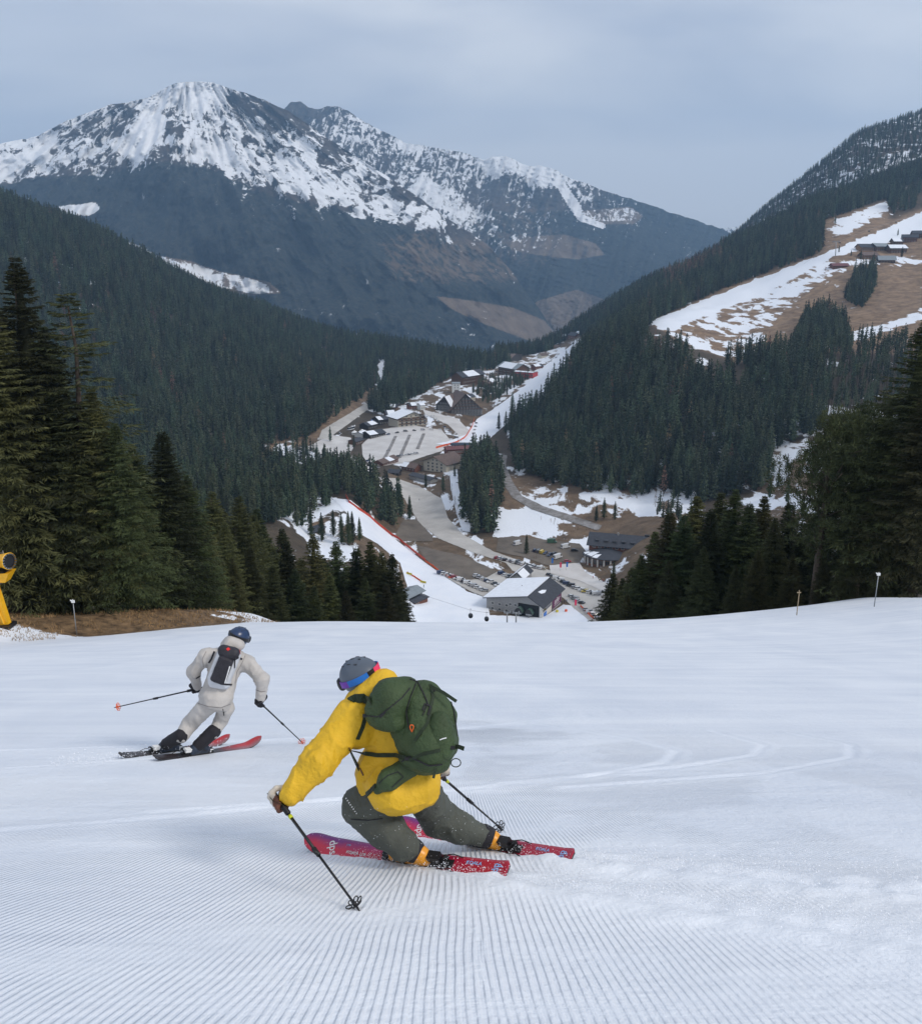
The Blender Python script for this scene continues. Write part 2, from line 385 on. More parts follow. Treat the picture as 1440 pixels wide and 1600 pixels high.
W_ = np.linalg.solve(A_, np.concatenate([ctl[:, 2], np.zeros(3)]))
def h_tps(X, Y):
    u = X / Y * SU; l_ = np.log(Y); r_ = W_[nC] + W_[nC + 1] * u + W_[nC + 2] * l_
    for i in range(nC): r_ = r_ + W_[i] * tk((u - cu[i]) ** 2 + (l_ - cl[i]) ** 2)
    return r_ * Y
NU, NL = 620, 600; U0, U1, LY0, LY1 = -.78, .78, math.log(70.0), math.log(3400.0)
gu = np.linspace(U0, U1, NU); gl = np.linspace(LY0, LY1, NL)
GUU, GLL = np.meshgrid(gu, gl, indexing='ij'); GY = np.exp(GLL); GX = GUU * GY
GZ = h_tps(GX, GY)
wn = sstep(70, 84, GY); GZ = np.where(wn < 1, h_near(GX, GY) * (1 - wn) + GZ * wn, GZ)
rough = sstep(90, 160, GY)
flat = np.zeros_like(GZ)
gpx, gpy = project(GX, GY, GZ)
VALLEY = [(420, 700), (520, 655), (590, 560), (610, 560), (600, 640), (690, 600), (760, 600), (770, 640), (700, 700), (740, 800), (900, 800), (1020, 830), (1020, 985), (620, 985), (560, 870), (540, 775), (620, 740), (560, 725), (430, 720)]
flat = inpoly(gpx, gpy, VALLEY) & (GY > 380)
amp = np.where(flat, 0.0, 1.0)
for _ in range(6):
    amp[1:-1, 1:-1] = (amp[1:-1, 1:-1] + amp[2:, 1:-1] + amp[:-2, 1:-1] + amp[1:-1, 2:] + amp[1:-1, :-2]) / 5
GZ = GZ + rough * amp * ((fbm(GX * .02, GY * .02, 4) - .5) * 7 + (fbm(GX * .006 + 3, GY * .006, 3) - .5) * 14 * sstep(600, 1200, GY))
def H(X, Y):
    X = np.asarray(X, float); Y = np.asarray(Y, float); Ys = np.maximum(Y, 70.0)
    a = np.clip((X / Ys - U0) / (U1 - U0) * (NU - 1), 0, NU - 1.001); b = np.clip((np.log(Ys) - LY0) / (LY1 - LY0) * (NL - 1), 0, NL - 1.001)
    i = a.astype(int); j = b.astype(int); fa = a - i; fb = b - j
    z = (GZ[i, j] * (1 - fa) + GZ[i + 1, j] * fa) * (1 - fb) + (GZ[i, j + 1] * (1 - fa) + GZ[i + 1, j + 1] * fa) * fb
    return np.where(Y < 70, h_near(X, Y), z)
_MY = np.exp(np.linspace(math.log(90.0), math.log(3300.0), 1800))
def G(px, py, ymin=200.0):
    """the ground point seen at that pixel beyond ymin metres"""
    a, b, c = ray(px, py); Y = _MY[_MY >= ymin]; X = a / b * Y; z = c / b * Y
    d = z - H(X, Y); s = np.nonzero((d[:-1] > 0) & (d[1:] <= 0))[0]
    i = s[0] if len(s) else int(np.argmin(np.abs(d)))
    t = d[i] / (d[i] - d[i + 1]) if len(s) else 0.0
    Yh = Y[i] + (Y[min(i + 1, len(Y) - 1)] - Y[i]) * t; Xh = a / b * Yh
    return Vector((Xh, Yh, float(H(Xh, Yh))))
def on_ground(x, y): return Vector((x, y, float(H(x, y))))

# ---- ground materials
def ground_mat():
    m, t, b = nmat('mountain ground'); n = t.nodes.new; l = t.links.new
    b.inputs['Roughness'].default_value = .85; b.inputs['Specular IOR Level'].default_value = .2
    tc = n('ShaderNodeTexCoord')
    def noise(s, d=6, r=.6, dist=0.0, v=None):
        q = n('ShaderNodeTexNoise'); q.inputs['Scale'].default_value = s; q.inputs['Detail'].default_value = d; q.inputs['Roughness'].default_value = r; q.inputs['Distortion'].default_value = dist
        l(v or tc.outputs['Object'], q.inputs['Vector']); return q.outputs['Fac']
    mp = n('ShaderNodeMapping'); mp.inputs['Scale'].default_value = (1, .45, 1.6); mp.inputs['Rotation'].default_value = (0, 0, R(38)); l(tc.outputs['Object'], mp.inputs['Vector'])
    aS = n('ShaderNodeAttribute'); aS.attribute_name = 'snow'; aB = n('ShaderNodeAttribute'); aB.attribute_name = 'grass'
    pn = noise(.045, 9, .62, .3, mp.outputs[0])
    mr_ = n('ShaderNodeMapRange'); mr_.inputs['From Min'].default_value = .3; mr_.inputs['From Max'].default_value = .7; l(pn, mr_.inputs['Value'])
    sub = n('ShaderNodeMath'); sub.operation = 'SUBTRACT'; l(aS.outputs['Fac'], sub.inputs[0]); l(mr_.outputs[0], sub.inputs[1])
    st = n('ShaderNodeMapRange'); st.inputs['From Min'].default_value = -.04; st.inputs['From Max'].default_value = .04; l(sub.outputs[0], st.inputs['Value'])
    c1 = n('ShaderNodeValToRGB'); l(noise(.09, 8, .7), c1.inputs['Fac'])
    e = c1.color_ramp.elements; e[0].position = .3; e[0].color = (.10, .064, .042, 1); e[1].position = .7; e[1].color = (.34, .235, .15, 1)
    c2 = n('ShaderNodeValToRGB'); l(noise(.25, 6, .7), c2.inputs['Fac'])
    e = c2.color_ramp.elements; e[0].position = .3; e[0].color = (.018, .02, .014, 1); e[1].position = .75; e[1].color = (.075, .058, .042, 1)
    mg = n('ShaderNodeMix'); mg.data_type = 'RGBA'; l(aB.outputs['Fac'], mg.inputs['Factor']); l(c2.outputs[0], mg.inputs['A']); l(c1.outputs[0], mg.inputs['B'])
    ms = n('ShaderNodeMix'); ms.data_type = 'RGBA'; l(st.outputs[0], ms.inputs['Factor']); l(mg.outputs['Result'], ms.inputs['A']); ms.inputs['B'].default_value = (.80, .83, .88, 1)
    l(ms.outputs['Result'], b.inputs['Base Color'])
    bp = n('ShaderNodeBump'); bp.inputs['Strength'].default_value = .5; bp.inputs['Distance'].default_value = 1.2; l(noise(.5, 5, .6), bp.inputs['Height']); l(bp.outputs[0], b.inputs['Normal'])
    return m
GROUND = ground_mat()
gpx, gpy = project(GX, GY, GZ)
S = np.zeros_like(GZ) + .20; B = np.zeros_like(GZ) + .16
def paint(arr, poly, val, ymin=90, ymax=3400):
    mk = inpoly(gpx, gpy, poly) & (GY > ymin) & (GY < ymax); arr[mk] = val
# brown alpine meadow with its pistes on the right
MEADOW = [(1015, 505), (1130, 450), (1275, 392), (1290, 343), (1385, 312), (1390, 345), (1440, 325), (1700, 250), (1700, 560), (1440, 555), (1240, 548), (1150, 566), (1060, 532)]
paint(B, MEADOW, 1.0, 800, 1900); paint(S, MEADOW, .10, 800, 1900)
paint(S, [(1015, 505), (1130, 468), (1285, 405), (1330, 415), (1285, 440), (1235, 480), (1200, 515), (1165, 570), (1060, 532)], .47, 800, 1900)
paint(S, [(1015, 503), (1130, 457), (1283, 398), (1395, 352), (1440, 330), (1700, 255), (1700, 330), (1440, 366), (1380, 382), (1290, 404), (1180, 462), (1050, 512)], 1.2, 800, 1900)
paint(S, [(1060, 532), (1130, 500), (1240, 440), (1290, 425), (1200, 490), (1130, 560)], .52, 800, 1900)
paint(S, [(1300, 345), (1385, 314), (1386, 330), (1330, 362), (1300, 372)], .75, 800, 1900)
paint(S, [(1320, 520), (1400, 500), (1440, 482), (1600, 450), (1600, 468), (1440, 500), (1380, 520), (1300, 545), (1215, 556), (1210, 545)], .66, 700, 1900)
paint(S, [(1270, 420), (1330, 405), (1370, 402), (1440, 398), (1440, 412), (1340, 420), (1290, 432)], .55, 800, 1900)
# snow left in gaps of the woods
paint(S, [(795, 700), (1000, 700), (1200, 640), (1440, 600), (1600, 560), (1600, 700), (1300, 700), (1180, 770), (800, 790)], .40, 520, 1000)
paint(S, [(1195, 690), (1290, 690), (1600, 640), (1600, 830), (1290, 830), (1170, 800)], .56, 380, 800); paint(B, [(1195, 690), (1290, 690), (1600, 640), (1600, 830), (1290, 830), (1170, 800)], .55, 380, 800)
paint(S, [(900, 770), (1080, 760), (1090, 800), (960, 812), (900, 800)], .62, 500, 900); paint(B, [(780, 740), (1080, 760), (1090, 800), (1000, 840), (780, 850)], .65, 500, 900)
paint(S, [(772, 790), (880, 790), (905, 822), (880, 850), (765, 842)], .52, 500, 900)
paint(S, [(775, 795), (872, 800), (860, 816), (820, 836), (768, 840), (775, 815)], .95, 500, 900)
paint(S, [(472, 560), (500, 560), (560, 590), (560, 620), (490, 600), (468, 590)], .45, 900, 2000)
paint(S, [(590, 560), (604, 560), (606, 595), (592, 622), (584, 618), (592, 590)], .9, 1000, 2300)
paint(S, [(628, 562), (640, 560), (642, 575), (630, 580)], .55, 1000, 2300); paint(B, [(622, 556), (650, 556), (650, 582), (622, 582)], .9, 1000, 2300)
paint(B, [(420, 685), (520, 640), (580, 600), (600, 610), (540, 660), (490, 690), (480, 706), (420, 706)], .85, 800, 1500)
paint(S, [(430, 700), (492, 694), (480, 706), (520, 716), (545, 735), (500, 722), (430, 708)], .8, 700, 1200)
paint(S, [(415, 768), (480, 775), (545, 778), (560, 800), (560, 850), (480, 845), (415, 800)], .60, 420, 760)
paint(B, [(480, 805), (560, 830), (560, 850), (480, 846)], .9, 380, 700)
paint(S, [(480, 835), (560, 850), (575, 880), (480, 870)], .95, 330, 600)
paint(S, [(600, 740), (640, 740), (700, 730), (730, 800), (735, 840), (1030, 830), (1030, 990), (620, 990), (560, 870), (560, 780)], .36, 380, 900); paint(S, [(600, 640), (760, 560), (860, 560), (800, 640), (740, 700), (600, 740)], .42, 900, 2000); paint(B, [(600, 640), (760, 560), (860, 560), (800, 640), (740, 700), (600, 740)], .5, 900, 2000)
paint(B, [(600, 740), (640, 740), (700, 730), (730, 800), (735, 840), (1030, 830), (1030, 990), (620, 990), (560, 870), (560, 780)], .5, 380, 900)
paint(S, [(310, 468), (360, 480), (362, 496), (310, 484)], .33, 900, 2000)
paint(S, [(1130, 180), (1700, 100), (1700, 250), (1130, 372)], .36, 2100, 3400)
paint(S, [(1400, 168), (1700, 120), (1700, 200), (1400, 192)], .62, 2100, 3400)
paint(S, [(1290, 282), (1440, 228), (1440, 246), (1300, 300)], .55, 1900, 3400)
paint(S, [(1030, 452), (1055, 452), (1055, 470), (1030, 470)], .6, 1300, 2200)
paint(S, [(770, 575), (860, 545), (905, 525), (905, 545), (860, 600), (790, 620)], .5, 1000, 2300); paint(B, [(770, 575), (860, 545), (905, 525), (905, 545), (860, 600), (790, 620)], .6, 1000, 2300)
near_mask = GY < 92; S[near_mask] = 1.2
S[(GX < -21) & (GY < 120)] = .25; S[(GX < -16) & (GY > 78) & (GY < 120)] = .25; S[(GX > 26) & (GY < 120)] = .3
for _ in range(2):
    for arr in (S, B): arr[1:-1, 1:-1] = (arr[1:-1, 1:-1] * 2 + arr[2:, 1:-1] + arr[:-2, 1:-1] + arr[1:-1, 2:] + arr[1:-1, :-2]) / 6
idx = np.arange(NU * NL).reshape(NU, NL)
Q = np.stack([idx[:-1, :-1], idx[1:, :-1], idx[1:, 1:], idx[:-1, 1:]], -1).reshape(-1, 4)
me = fast_mesh('valley_terrain', np.stack([GX, GY, GZ], -1).reshape(-1, 3), Q, GROUND)
attr(me, 'snow', S); attr(me, 'grass', B)
tag(ob('terrain', me), 'forested valley floor and mountainsides with patches of snow and brown grass', kind='structure')

# ---- the groomed piste in front
def piste_mat():
    m, t, b = nmat('groomed snow'); n = t.nodes.new; l = t.links.new
    b.inputs['Roughness'].default_value = .55; b.inputs['Specular IOR Level'].default_value = .35
    b.inputs['Subsurface Weight'].default_value = .0
    tc = n('ShaderNodeTexCoord'); OB = tc.outputs['Object']
    def math_(op, a, c=None, d=None):
        q = n('ShaderNodeMath'); q.operation = op
        for i, v in enumerate((a, c, d)):
            if v is None: continue
            if isinstance(v, (int, float)): q.inputs[i].default_value = v
            else: l(v, q.inputs[i])
        return q.outputs[0]
    def noise(s, dt=4, r=.5, sc=(1, 1, 1), dist=0, rot=0, loc=(0, 0, 0)):
        mp = n('ShaderNodeMapping'); mp.inputs['Scale'].default_value = sc; mp.inputs['Rotation'].default_value = (0, 0, rot); mp.inputs['Location'].default_value = loc; l(OB, mp.inputs['Vector'])
        q = n('ShaderNodeTexNoise'); q.inputs['Scale'].default_value = s; q.inputs['Detail'].default_value = dt; q.inputs['Roughness'].default_value = r; q.inputs['Distortion'].default_value = dist
        l(mp.outputs[0], q.inputs['Vector']); return q.outputs['Fac']
    def mapr(v, a, c, lo=0.0, hi=1.0):
        q = n('ShaderNodeMapRange'); q.interpolation_type = 'SMOOTHSTEP'; q.inputs['From Min'].default_value = a; q.inputs['From Max'].default_value = c
        q.inputs['To Min'].default_value = lo; q.inputs['To Max'].default_value = hi; l(v, q.inputs['Value']); return q.outputs[0]
    sx = n('ShaderNodeSeparateXYZ'); l(OB, sx.inputs[0]); X, Y = sx.outputs['X'], sx.outputs['Y']
    wob = math_('MULTIPLY', math_('SUBTRACT', noise(.5, 2), .5), .16)
    def cord(cx, cy, per):       # grooves of one pass, slowly closing towards a point far down the slope
        u = math_('MULTIPLY', math_('ARCTAN2', math_('SUBTRACT', X, cx), math_('SUBTRACT', cy, Y)), cy - 3.4)
        u = math_('ADD', u, wob)
        return mapr(math_('SINE', math_('MULTIPLY', u, 2 * math.pi / per)), -.75, .95)
    cL, cM, cR = cord(.6, 13.0, .042), cord(.3, 30.0, .042), cord(-.1, 13.0, .042)
    # seams between the passes of the groomer
    sl = math_('ADD', math_('ADD', X, math_('MULTIPLY', Y, -.30)), 1.75)       # >0 right of the left seam
    mL = mapr(math_('ADD', sl, math_('MULTIPLY', math_('SUBTRACT', noise(2.5), .5), .25)), -.04, .04)
    sr = math_('ADD', math_('ADD', X, math_('MULTIPLY', Y, .06)), -.32)
    mR = mapr(math_('ADD', sr, math_('MULTIPLY', math_('SUBTRACT', noise(2.5), .5), .2)), -.04, .04)
    def mixf(f, a, c):
        q = n('ShaderNodeMix'); l(f, q.inputs['Factor']); l(a, q.inputs['A']); l(c, q.inputs['B']); return q.outputs['Result']
    g = mixf(mR, mixf(mL, cL, cM), cR)
    # where skis and wind have rubbed the grooves out
    rub = mapr(noise(.42, 5, .6, (1, .55, 1), .6, R(20)), .38, .50)
    rub2 = mapr(noise(1.2, 4, .6, (.35, 1, 1), .3, R(-25), (4, 2, 0)), .38, .50)
    fade = mapr(Y, 6.0, 16.0, 1.0, 0.0)
    att = n('ShaderNodeAttribute'); att.attribute_name = 'smooth_snow'
    keep = math_('MULTIPLY', math_('MULTIPLY', math_('MULTIPLY', rub, math_('ADD', math_('MULTIPLY', rub2, .65), .35)), fade), math_('SUBTRACT', 1.0, att.outputs['Fac']))
    g = math_('MULTIPLY', g, keep)
    grain = noise(45, 6, .7); lumps = noise(5, 5, .6); wide = noise(.35, 4, .55, (1, .4, 1), .5, R(35))
    streak = noise(1.1, 5, .6, (.12, 1, 1), .6, R(-14))
    h_ = math_('ADD', math_('MULTIPLY', g, .0062), math_('ADD', math_('MULTIPLY', grain, .0042), math_('ADD', math_('MULTIPLY', lumps, .017), math_('ADD', math_('MULTIPLY', noise(16, 5, .65), .010), math_('MULTIPLY', streak, .028)))))
    bp = n('ShaderNodeBump'); bp.inputs['Strength'].default_value = 1.0; bp.inputs['Distance'].default_value = 1.0; l(h_, bp.inputs['Height']); l(bp.outputs[0], b.inputs['Normal'])
    # compacted, icier streaks are a little greyer
    cc = n('ShaderNodeValToRGB'); e = cc.color_ramp.elements; e[0].position = .33; e[0].color = (.66, .70, .77, 1); e[1].position = .62; e[1].color = (.82, .845, .885, 1)
    l(math_('ADD', math_('MULTIPLY', wide, .55), math_('MULTIPLY', streak, .45)), cc.inputs['Fac'])
    br = n('ShaderNodeAttribute'); br.attribute_name = 'grass'
    dn = noise(3.0, 8, .7); sel = mapr(math_('SUBTRACT', br.outputs['Fac'], dn), -.03, .05)
    c1 = n('ShaderNodeValToRGB'); l(noise(1.3, 14, .8), c1.inputs['Fac']); e = c1.color_ramp.elements; e[0].position = .38; e[0].color = (.035, .022, .013, 1); e[1].position = .62; e[1].color = (.26, .165, .085, 1)
    mm = n('ShaderNodeMix'); mm.data_type = 'RGBA'; l(sel, mm.inputs['Factor']); l(cc.outputs[0], mm.inputs['A']); l(c1.outputs[0], mm.inputs['B']); l(mm.outputs['Result'], b.inputs['Base Color'])
    l(mapr(dn, .6, .8, .6, .35), b.inputs['Roughness'])
    return m
xs = np.concatenate([np.linspace(-70, -7, 95)[:-1], np.linspace(-7, 9, 320), np.linspace(9, 70, 95)[1:]])
ys = np.concatenate([np.linspace(-12, 1.5, 24)[:-1], np.linspace(1.5, 14, 260), np.linspace(14, 72, 175)[1:]])
PX, PY = np.meshgrid(xs, ys, indexing='ij'); PZ = h_near(PX, PY)
ppx, ppy = project(PX, np.maximum(PY, .5), PZ)
# carved trail thrown up behind the yellow skier (towards the right) and the track of the skis
def seg(X, Y, a, b):
    ax, ay = a; bx, by = b; t = np.clip(((X - ax) * (bx - ax) + (Y - ay) * (by - ay)) / ((bx - ax) ** 2 + (by - ay) ** 2), 0, 1)
    return np.hypot(X - ax - t * (bx - ax), Y - ay - t * (by - ay)), t
trail = np.zeros_like(PZ)
for a, b, wd, hh in (((.25, 4.72), (3.2, 3.1), .26, .055), ((.72, 5.15), (3.9, 3.85), .30, .075), ((-.9, 5.38), (.3, 4.66), .05, .016), ((-.3, 5.74), (.75, 5.06), .05, .016)):
    d_, t_ = seg(PX, PY, a, b); wv = wd * (.7 + .9 * t_)
    rg = np.exp(-(d_ / wv) ** 2); trail = np.maximum(trail, np.clip(rg * 1.6, 0, 1))
    PZ = PZ + hh * rg * (.35 + 1.1 * fbm(PX * 9, PY * 9, 4)) - hh * .5 * np.exp(-(d_ / (wv * .3)) ** 2)
TR = [[(-2.6, 6.6), (-.5, 7.35), (1.2, 8.2), (2.4, 9.3), (2.75, 10.2), (2.4, 11.4), (1.2, 13.2)], [(.4, 7.9), (2.4, 8.9), (3.6, 9.8), (4.05, 10.7), (3.8, 12.2)], [(1.0, 7.7), (3.2, 8.5), (4.7, 9.6), (5.2, 10.7), (4.9, 12)], [(-7.5, 5.0), (-4.5, 5.6), (-2.2, 6.5), (-.6, 7.4)], [(-6.2, 8.3), (-4.7, 8.9), (-3.6, 9.5)], [(-8, 9.5), (-4, 10.5), (0, 12.5), (3, 15)], [(-12, 14), (-5, 17), (2, 19), (9, 20)], [(4, 4.2), (6, 5.5), (9, 6.2)]]
for pl in TR:
    dm = np.full(PX.shape, 9.0)
    for a, b in zip(pl[:-1], pl[1:]):
        d_, t_ = seg(PX, PY, a, b); dm = np.minimum(dm, d_)
    dm = dm + .05 * (fbm(PX * 2, PY * 2, 2) - .5); PZ = PZ - .010 * np.exp(-(dm / .04) ** 2) + .008 * np.exp(-((dm - .09) / .06) ** 2)
    trail = np.maximum(trail, .9 * np.exp(-(dm / .13) ** 2))
cl_ = fbm(PX * 1.1 + 40, PY * 1.1, 4); crumb = sstep(.56, .7, cl_) * sstep(5.5, 8, PY) * 0 + sstep(.52, .66, fbm(PX * .5 + 7, PY * .5, 3)) * .0
PZ = PZ + trail * 0
gr = np.zeros_like(PZ)
eL = PX + 27 - (PY - 59.0) * .93 + 1.6 * (fbm(PX * .35, PY * .35, 3) - .5)
gr = np.where((PY > 40) & (PX < -9), sstep(.9, -.9, eL - .6) * sstep(58, 61, PY + .0 * PX) * sstep(-16.5, -19.5, PX) * (.62 + .6 * fbm(PX * .7, PY * .7, 3)), 0)
gr = np.maximum(gr, sstep(-36, -44, PX)); gr = np.maximum(gr, sstep(42, 50, PX) * .7) * 1.1
i2 = np.arange(PX.size).reshape(PX.shape)
Q = np.stack([i2[:-1, :-1], i2[1:, :-1], i2[1:, 1:], i2[:-1, 1:]], -1).reshape(-1, 4)
me = fast_mesh('ski_slope', np.stack([PX, PY, PZ], -1).reshape(-1, 3), Q, piste_mat())
attr(me, 'smooth_snow', trail); attr(me, 'grass', gr)
slope = tag(ob('ski_slope', me), 'groomed white piste with corduroy grooves falling away from the viewer', kind='structure')
def hs(x, y): return float(h_near(x, y))

# ---- draped sheets: pistes, roads, car parks
TZ = GZ
def drape(name, poly, m, lift, label, kind='structure', ymin=380, ymax=3300, world=False):
    pts = []
    for i in range(len(poly)):
        a = poly[i]; b = poly[(i + 1) % len(poly)]; n_ = max(1, int(math.hypot(b[0] - a[0], b[1] - a[1]) / 4))
        for q in range(n_):
            t = q / n_; jit = 0.35
            pts.append((a[0] + (b[0] - a[0]) * t + random.uniform(-jit, jit) * (q > 0), a[1] + (b[1] - a[1]) * t + random.uniform(-jit, jit) * (q > 0)))
    bd = [G(x, y, ymin) for x, y in pts]
    bd = [p for i, p in enumerate(bd) if (p - bd[i - 1]).length > .05 and p.y < ymax]
    wp = [(p.x, p.y) for p in bd]
    ins = inpoly(GX, GY, wp)
    X = GX[ins]; Y = GY[ins]
    V2 = [Vector(p) for p in wp] + [Vector((float(a), float(b))) for a, b in zip(X, Y)]
    nb = len(wp)
    vv, ee, ff, *_ = delaunay_2d_cdt(V2, [], [list(range(nb))], 1, 1e-4)
    ax = np.array([v.x for v in vv]); ay = np.array([v.y for v in vv]); az = H(ax, ay) + lift
    me = mesh_from(name, np.stack([ax, ay, az], 1), [f for f in ff], m, True)
    return tag(ob(name, me), label, kind=kind)
def flat_mat(name, c0, c1, scale=.08, bump=.3, rough=.85):
    m, t, b = nmat(name); n = t.nodes.new; l = t.links.new; b.inputs['Roughness'].default_value = rough; b.inputs['Specular IOR Level'].default_value = .25
    tc = n('ShaderNodeTexCoord'); q = n('ShaderNodeTexNoise'); q.inputs['Scale'].default_value = scale; q.inputs['Detail'].default_value = 8; q.inputs['Roughness'].default_value = .65; l(tc.outputs['Object'], q.inputs['Vector'])
    c = n('ShaderNodeValToRGB'); c.color_ramp.elements[0].position = .32; c.color_ramp.elements[1].position = .68
    c.color_ramp.elements[0].color = (*c0, 1); c.color_ramp.elements[1].color = (*c1, 1); l(q.outputs['Fac'], c.inputs['Fac']); l(c.outputs[0], b.inputs['Base Color'])
    bp = n('ShaderNodeBump'); bp.inputs['Strength'].default_value = bump; bp.inputs['Distance'].default_value = .3; q2 = n('ShaderNodeTexNoise'); q2.inputs['Scale'].default_value = scale * 14; l(tc.outputs['Object'], q2.inputs['Vector']); l(q2.outputs['Fac'], bp.inputs['Height']); l(bp.outputs[0], b.inputs['Normal'])
    return m
SNOW = flat_mat('piste snow', (.74, .78, .85), (.84, .86, .90), .05)
ASPH = flat_mat('dusty asphalt', (.38, .36, .335), (.54, .515, .48), .06)
ASPH2 = flat_mat('pale car park asphalt', (.50, .475, .455), (.66, .64, .62), .05)
DIRT = flat_mat('dark gravel', (.11, .092, .075), (.19, .16, .13), .08)
TRACK = flat_mat('dirt track', (.13, .11, .09), (.34, .33, .33), .2)
drape('piste', [(518, 778), (548, 782), (575, 805), (620, 845), (665, 880), (700, 905), (730, 925), (760, 935), (765, 962), (850, 964), (880, 945), (900, 948), (925, 972), (925, 990), (600, 990), (640, 930), (625, 880), (590, 850), (562, 835), (540, 800)], SNOW, .22, 'white piste running down beside the red fence to the lift station')
drape('road', [(590, 745), (620, 748), (655, 760), (690, 780), (700, 810), (722, 835), (770, 862), (850, 889), (905, 905), (950, 925), (990, 945), (990, 975), (930, 978), (895, 950), (880, 935), (850, 916), (800, 892), (790, 880), (740, 864), (685, 842), (655, 818), (638, 790), (622, 765), (597, 755)], ASPH, .24, 'pale dusty access road curving through the valley')
drape('gravel_lot', [(630, 812), (650, 812), (676, 838), (676, 846), (628, 846), (618, 836)], DIRT, .30, 'dark gravel lot beside the road, the upper one')
drape('gravel_field', [(650, 852), (690, 862), (720, 868), (776, 893), (755, 905), (715, 908), (690, 896), (662, 872)], DIRT, .32, 'large dark brown gravel field between road and piste')
drape('parking_lot', [(684, 893), (716, 908), (757, 905), (778, 893), (805, 900), (822, 912), (800, 920), (758, 934), (735, 925), (700, 905)], ASPH, .40, 'grey parking lot below the gravel field')
drape('camper_lot', [(778, 842), (800, 838), (905, 850), (915, 862), (905, 880), (855, 884), (820, 872), (775, 862)], DIRT, .30, 'dark lot for camper vans in front of the hotel')
drape('hotel_forecourt', [(858, 884), (905, 880), (915, 896), (960, 918), (955, 930), (905, 908), (860, 896)], ASPH2, .36, 'pale forecourt in front of the hotel')
drape('car_park', [(565, 695), (590, 672), (640, 664), (690, 672), (705, 690), (690, 705), (655, 716), (640, 722), (600, 728), (575, 725), (566, 712)], ASPH2, .3, 'large pale car park in the village')
drape('village_square', [(478, 700), (500, 688), (520, 680), (548, 684), (552, 700), (545, 712), (560, 722), (580, 730), (590, 742), (560, 738), (530, 715), (495, 708)], ASPH2, .3, 'pale open square at the left edge of the village')
drape('village_road', [(497, 688), (503, 672), (540, 650), (575, 628), (592, 608), (598, 610), (582, 634), (548, 660), (515, 684)], ASPH, .35, 'road leading up the valley between the woods')
drape('village_lane', [(660, 640), (690, 648), (715, 655), (735, 675), (725, 692), (712, 694), (716, 680), (700, 664), (664, 648)], ASPH2, .36, 'lane curving below the large timber hotel')
drape('piste_ribbon', [(680, 694), (700, 690), (730, 678), (745, 655), (770, 640), (800, 618), (830, 595), (850, 572), (885, 545), (905, 530), (915, 532), (905, 548), (885, 575), (868, 600), (850, 625), (815, 650), (785, 668), (760, 690), (740, 700), (715, 698)], SNOW, .45, 'white piste ribbon running up past the village houses', ymin=600)
drape('forest_track', [(775, 710), (792, 712), (790, 728), (800, 752), (815, 775), (850, 792), (900, 808), (940, 822), (934, 830), (880, 812), (830, 796), (800, 778), (785, 755), (778, 732)], TRACK, .34, 'dirt track winding down from the wood to the hotel', ymin=500)
drape('snow_gully', [(702, 725), (714, 722), (716, 760), (724, 790), (735, 812), (734, 832), (722, 830), (712, 800), (704, 765)], SNOW, .34, 'steep strip of snow beside the dark knoll of spruces', ymin=450)

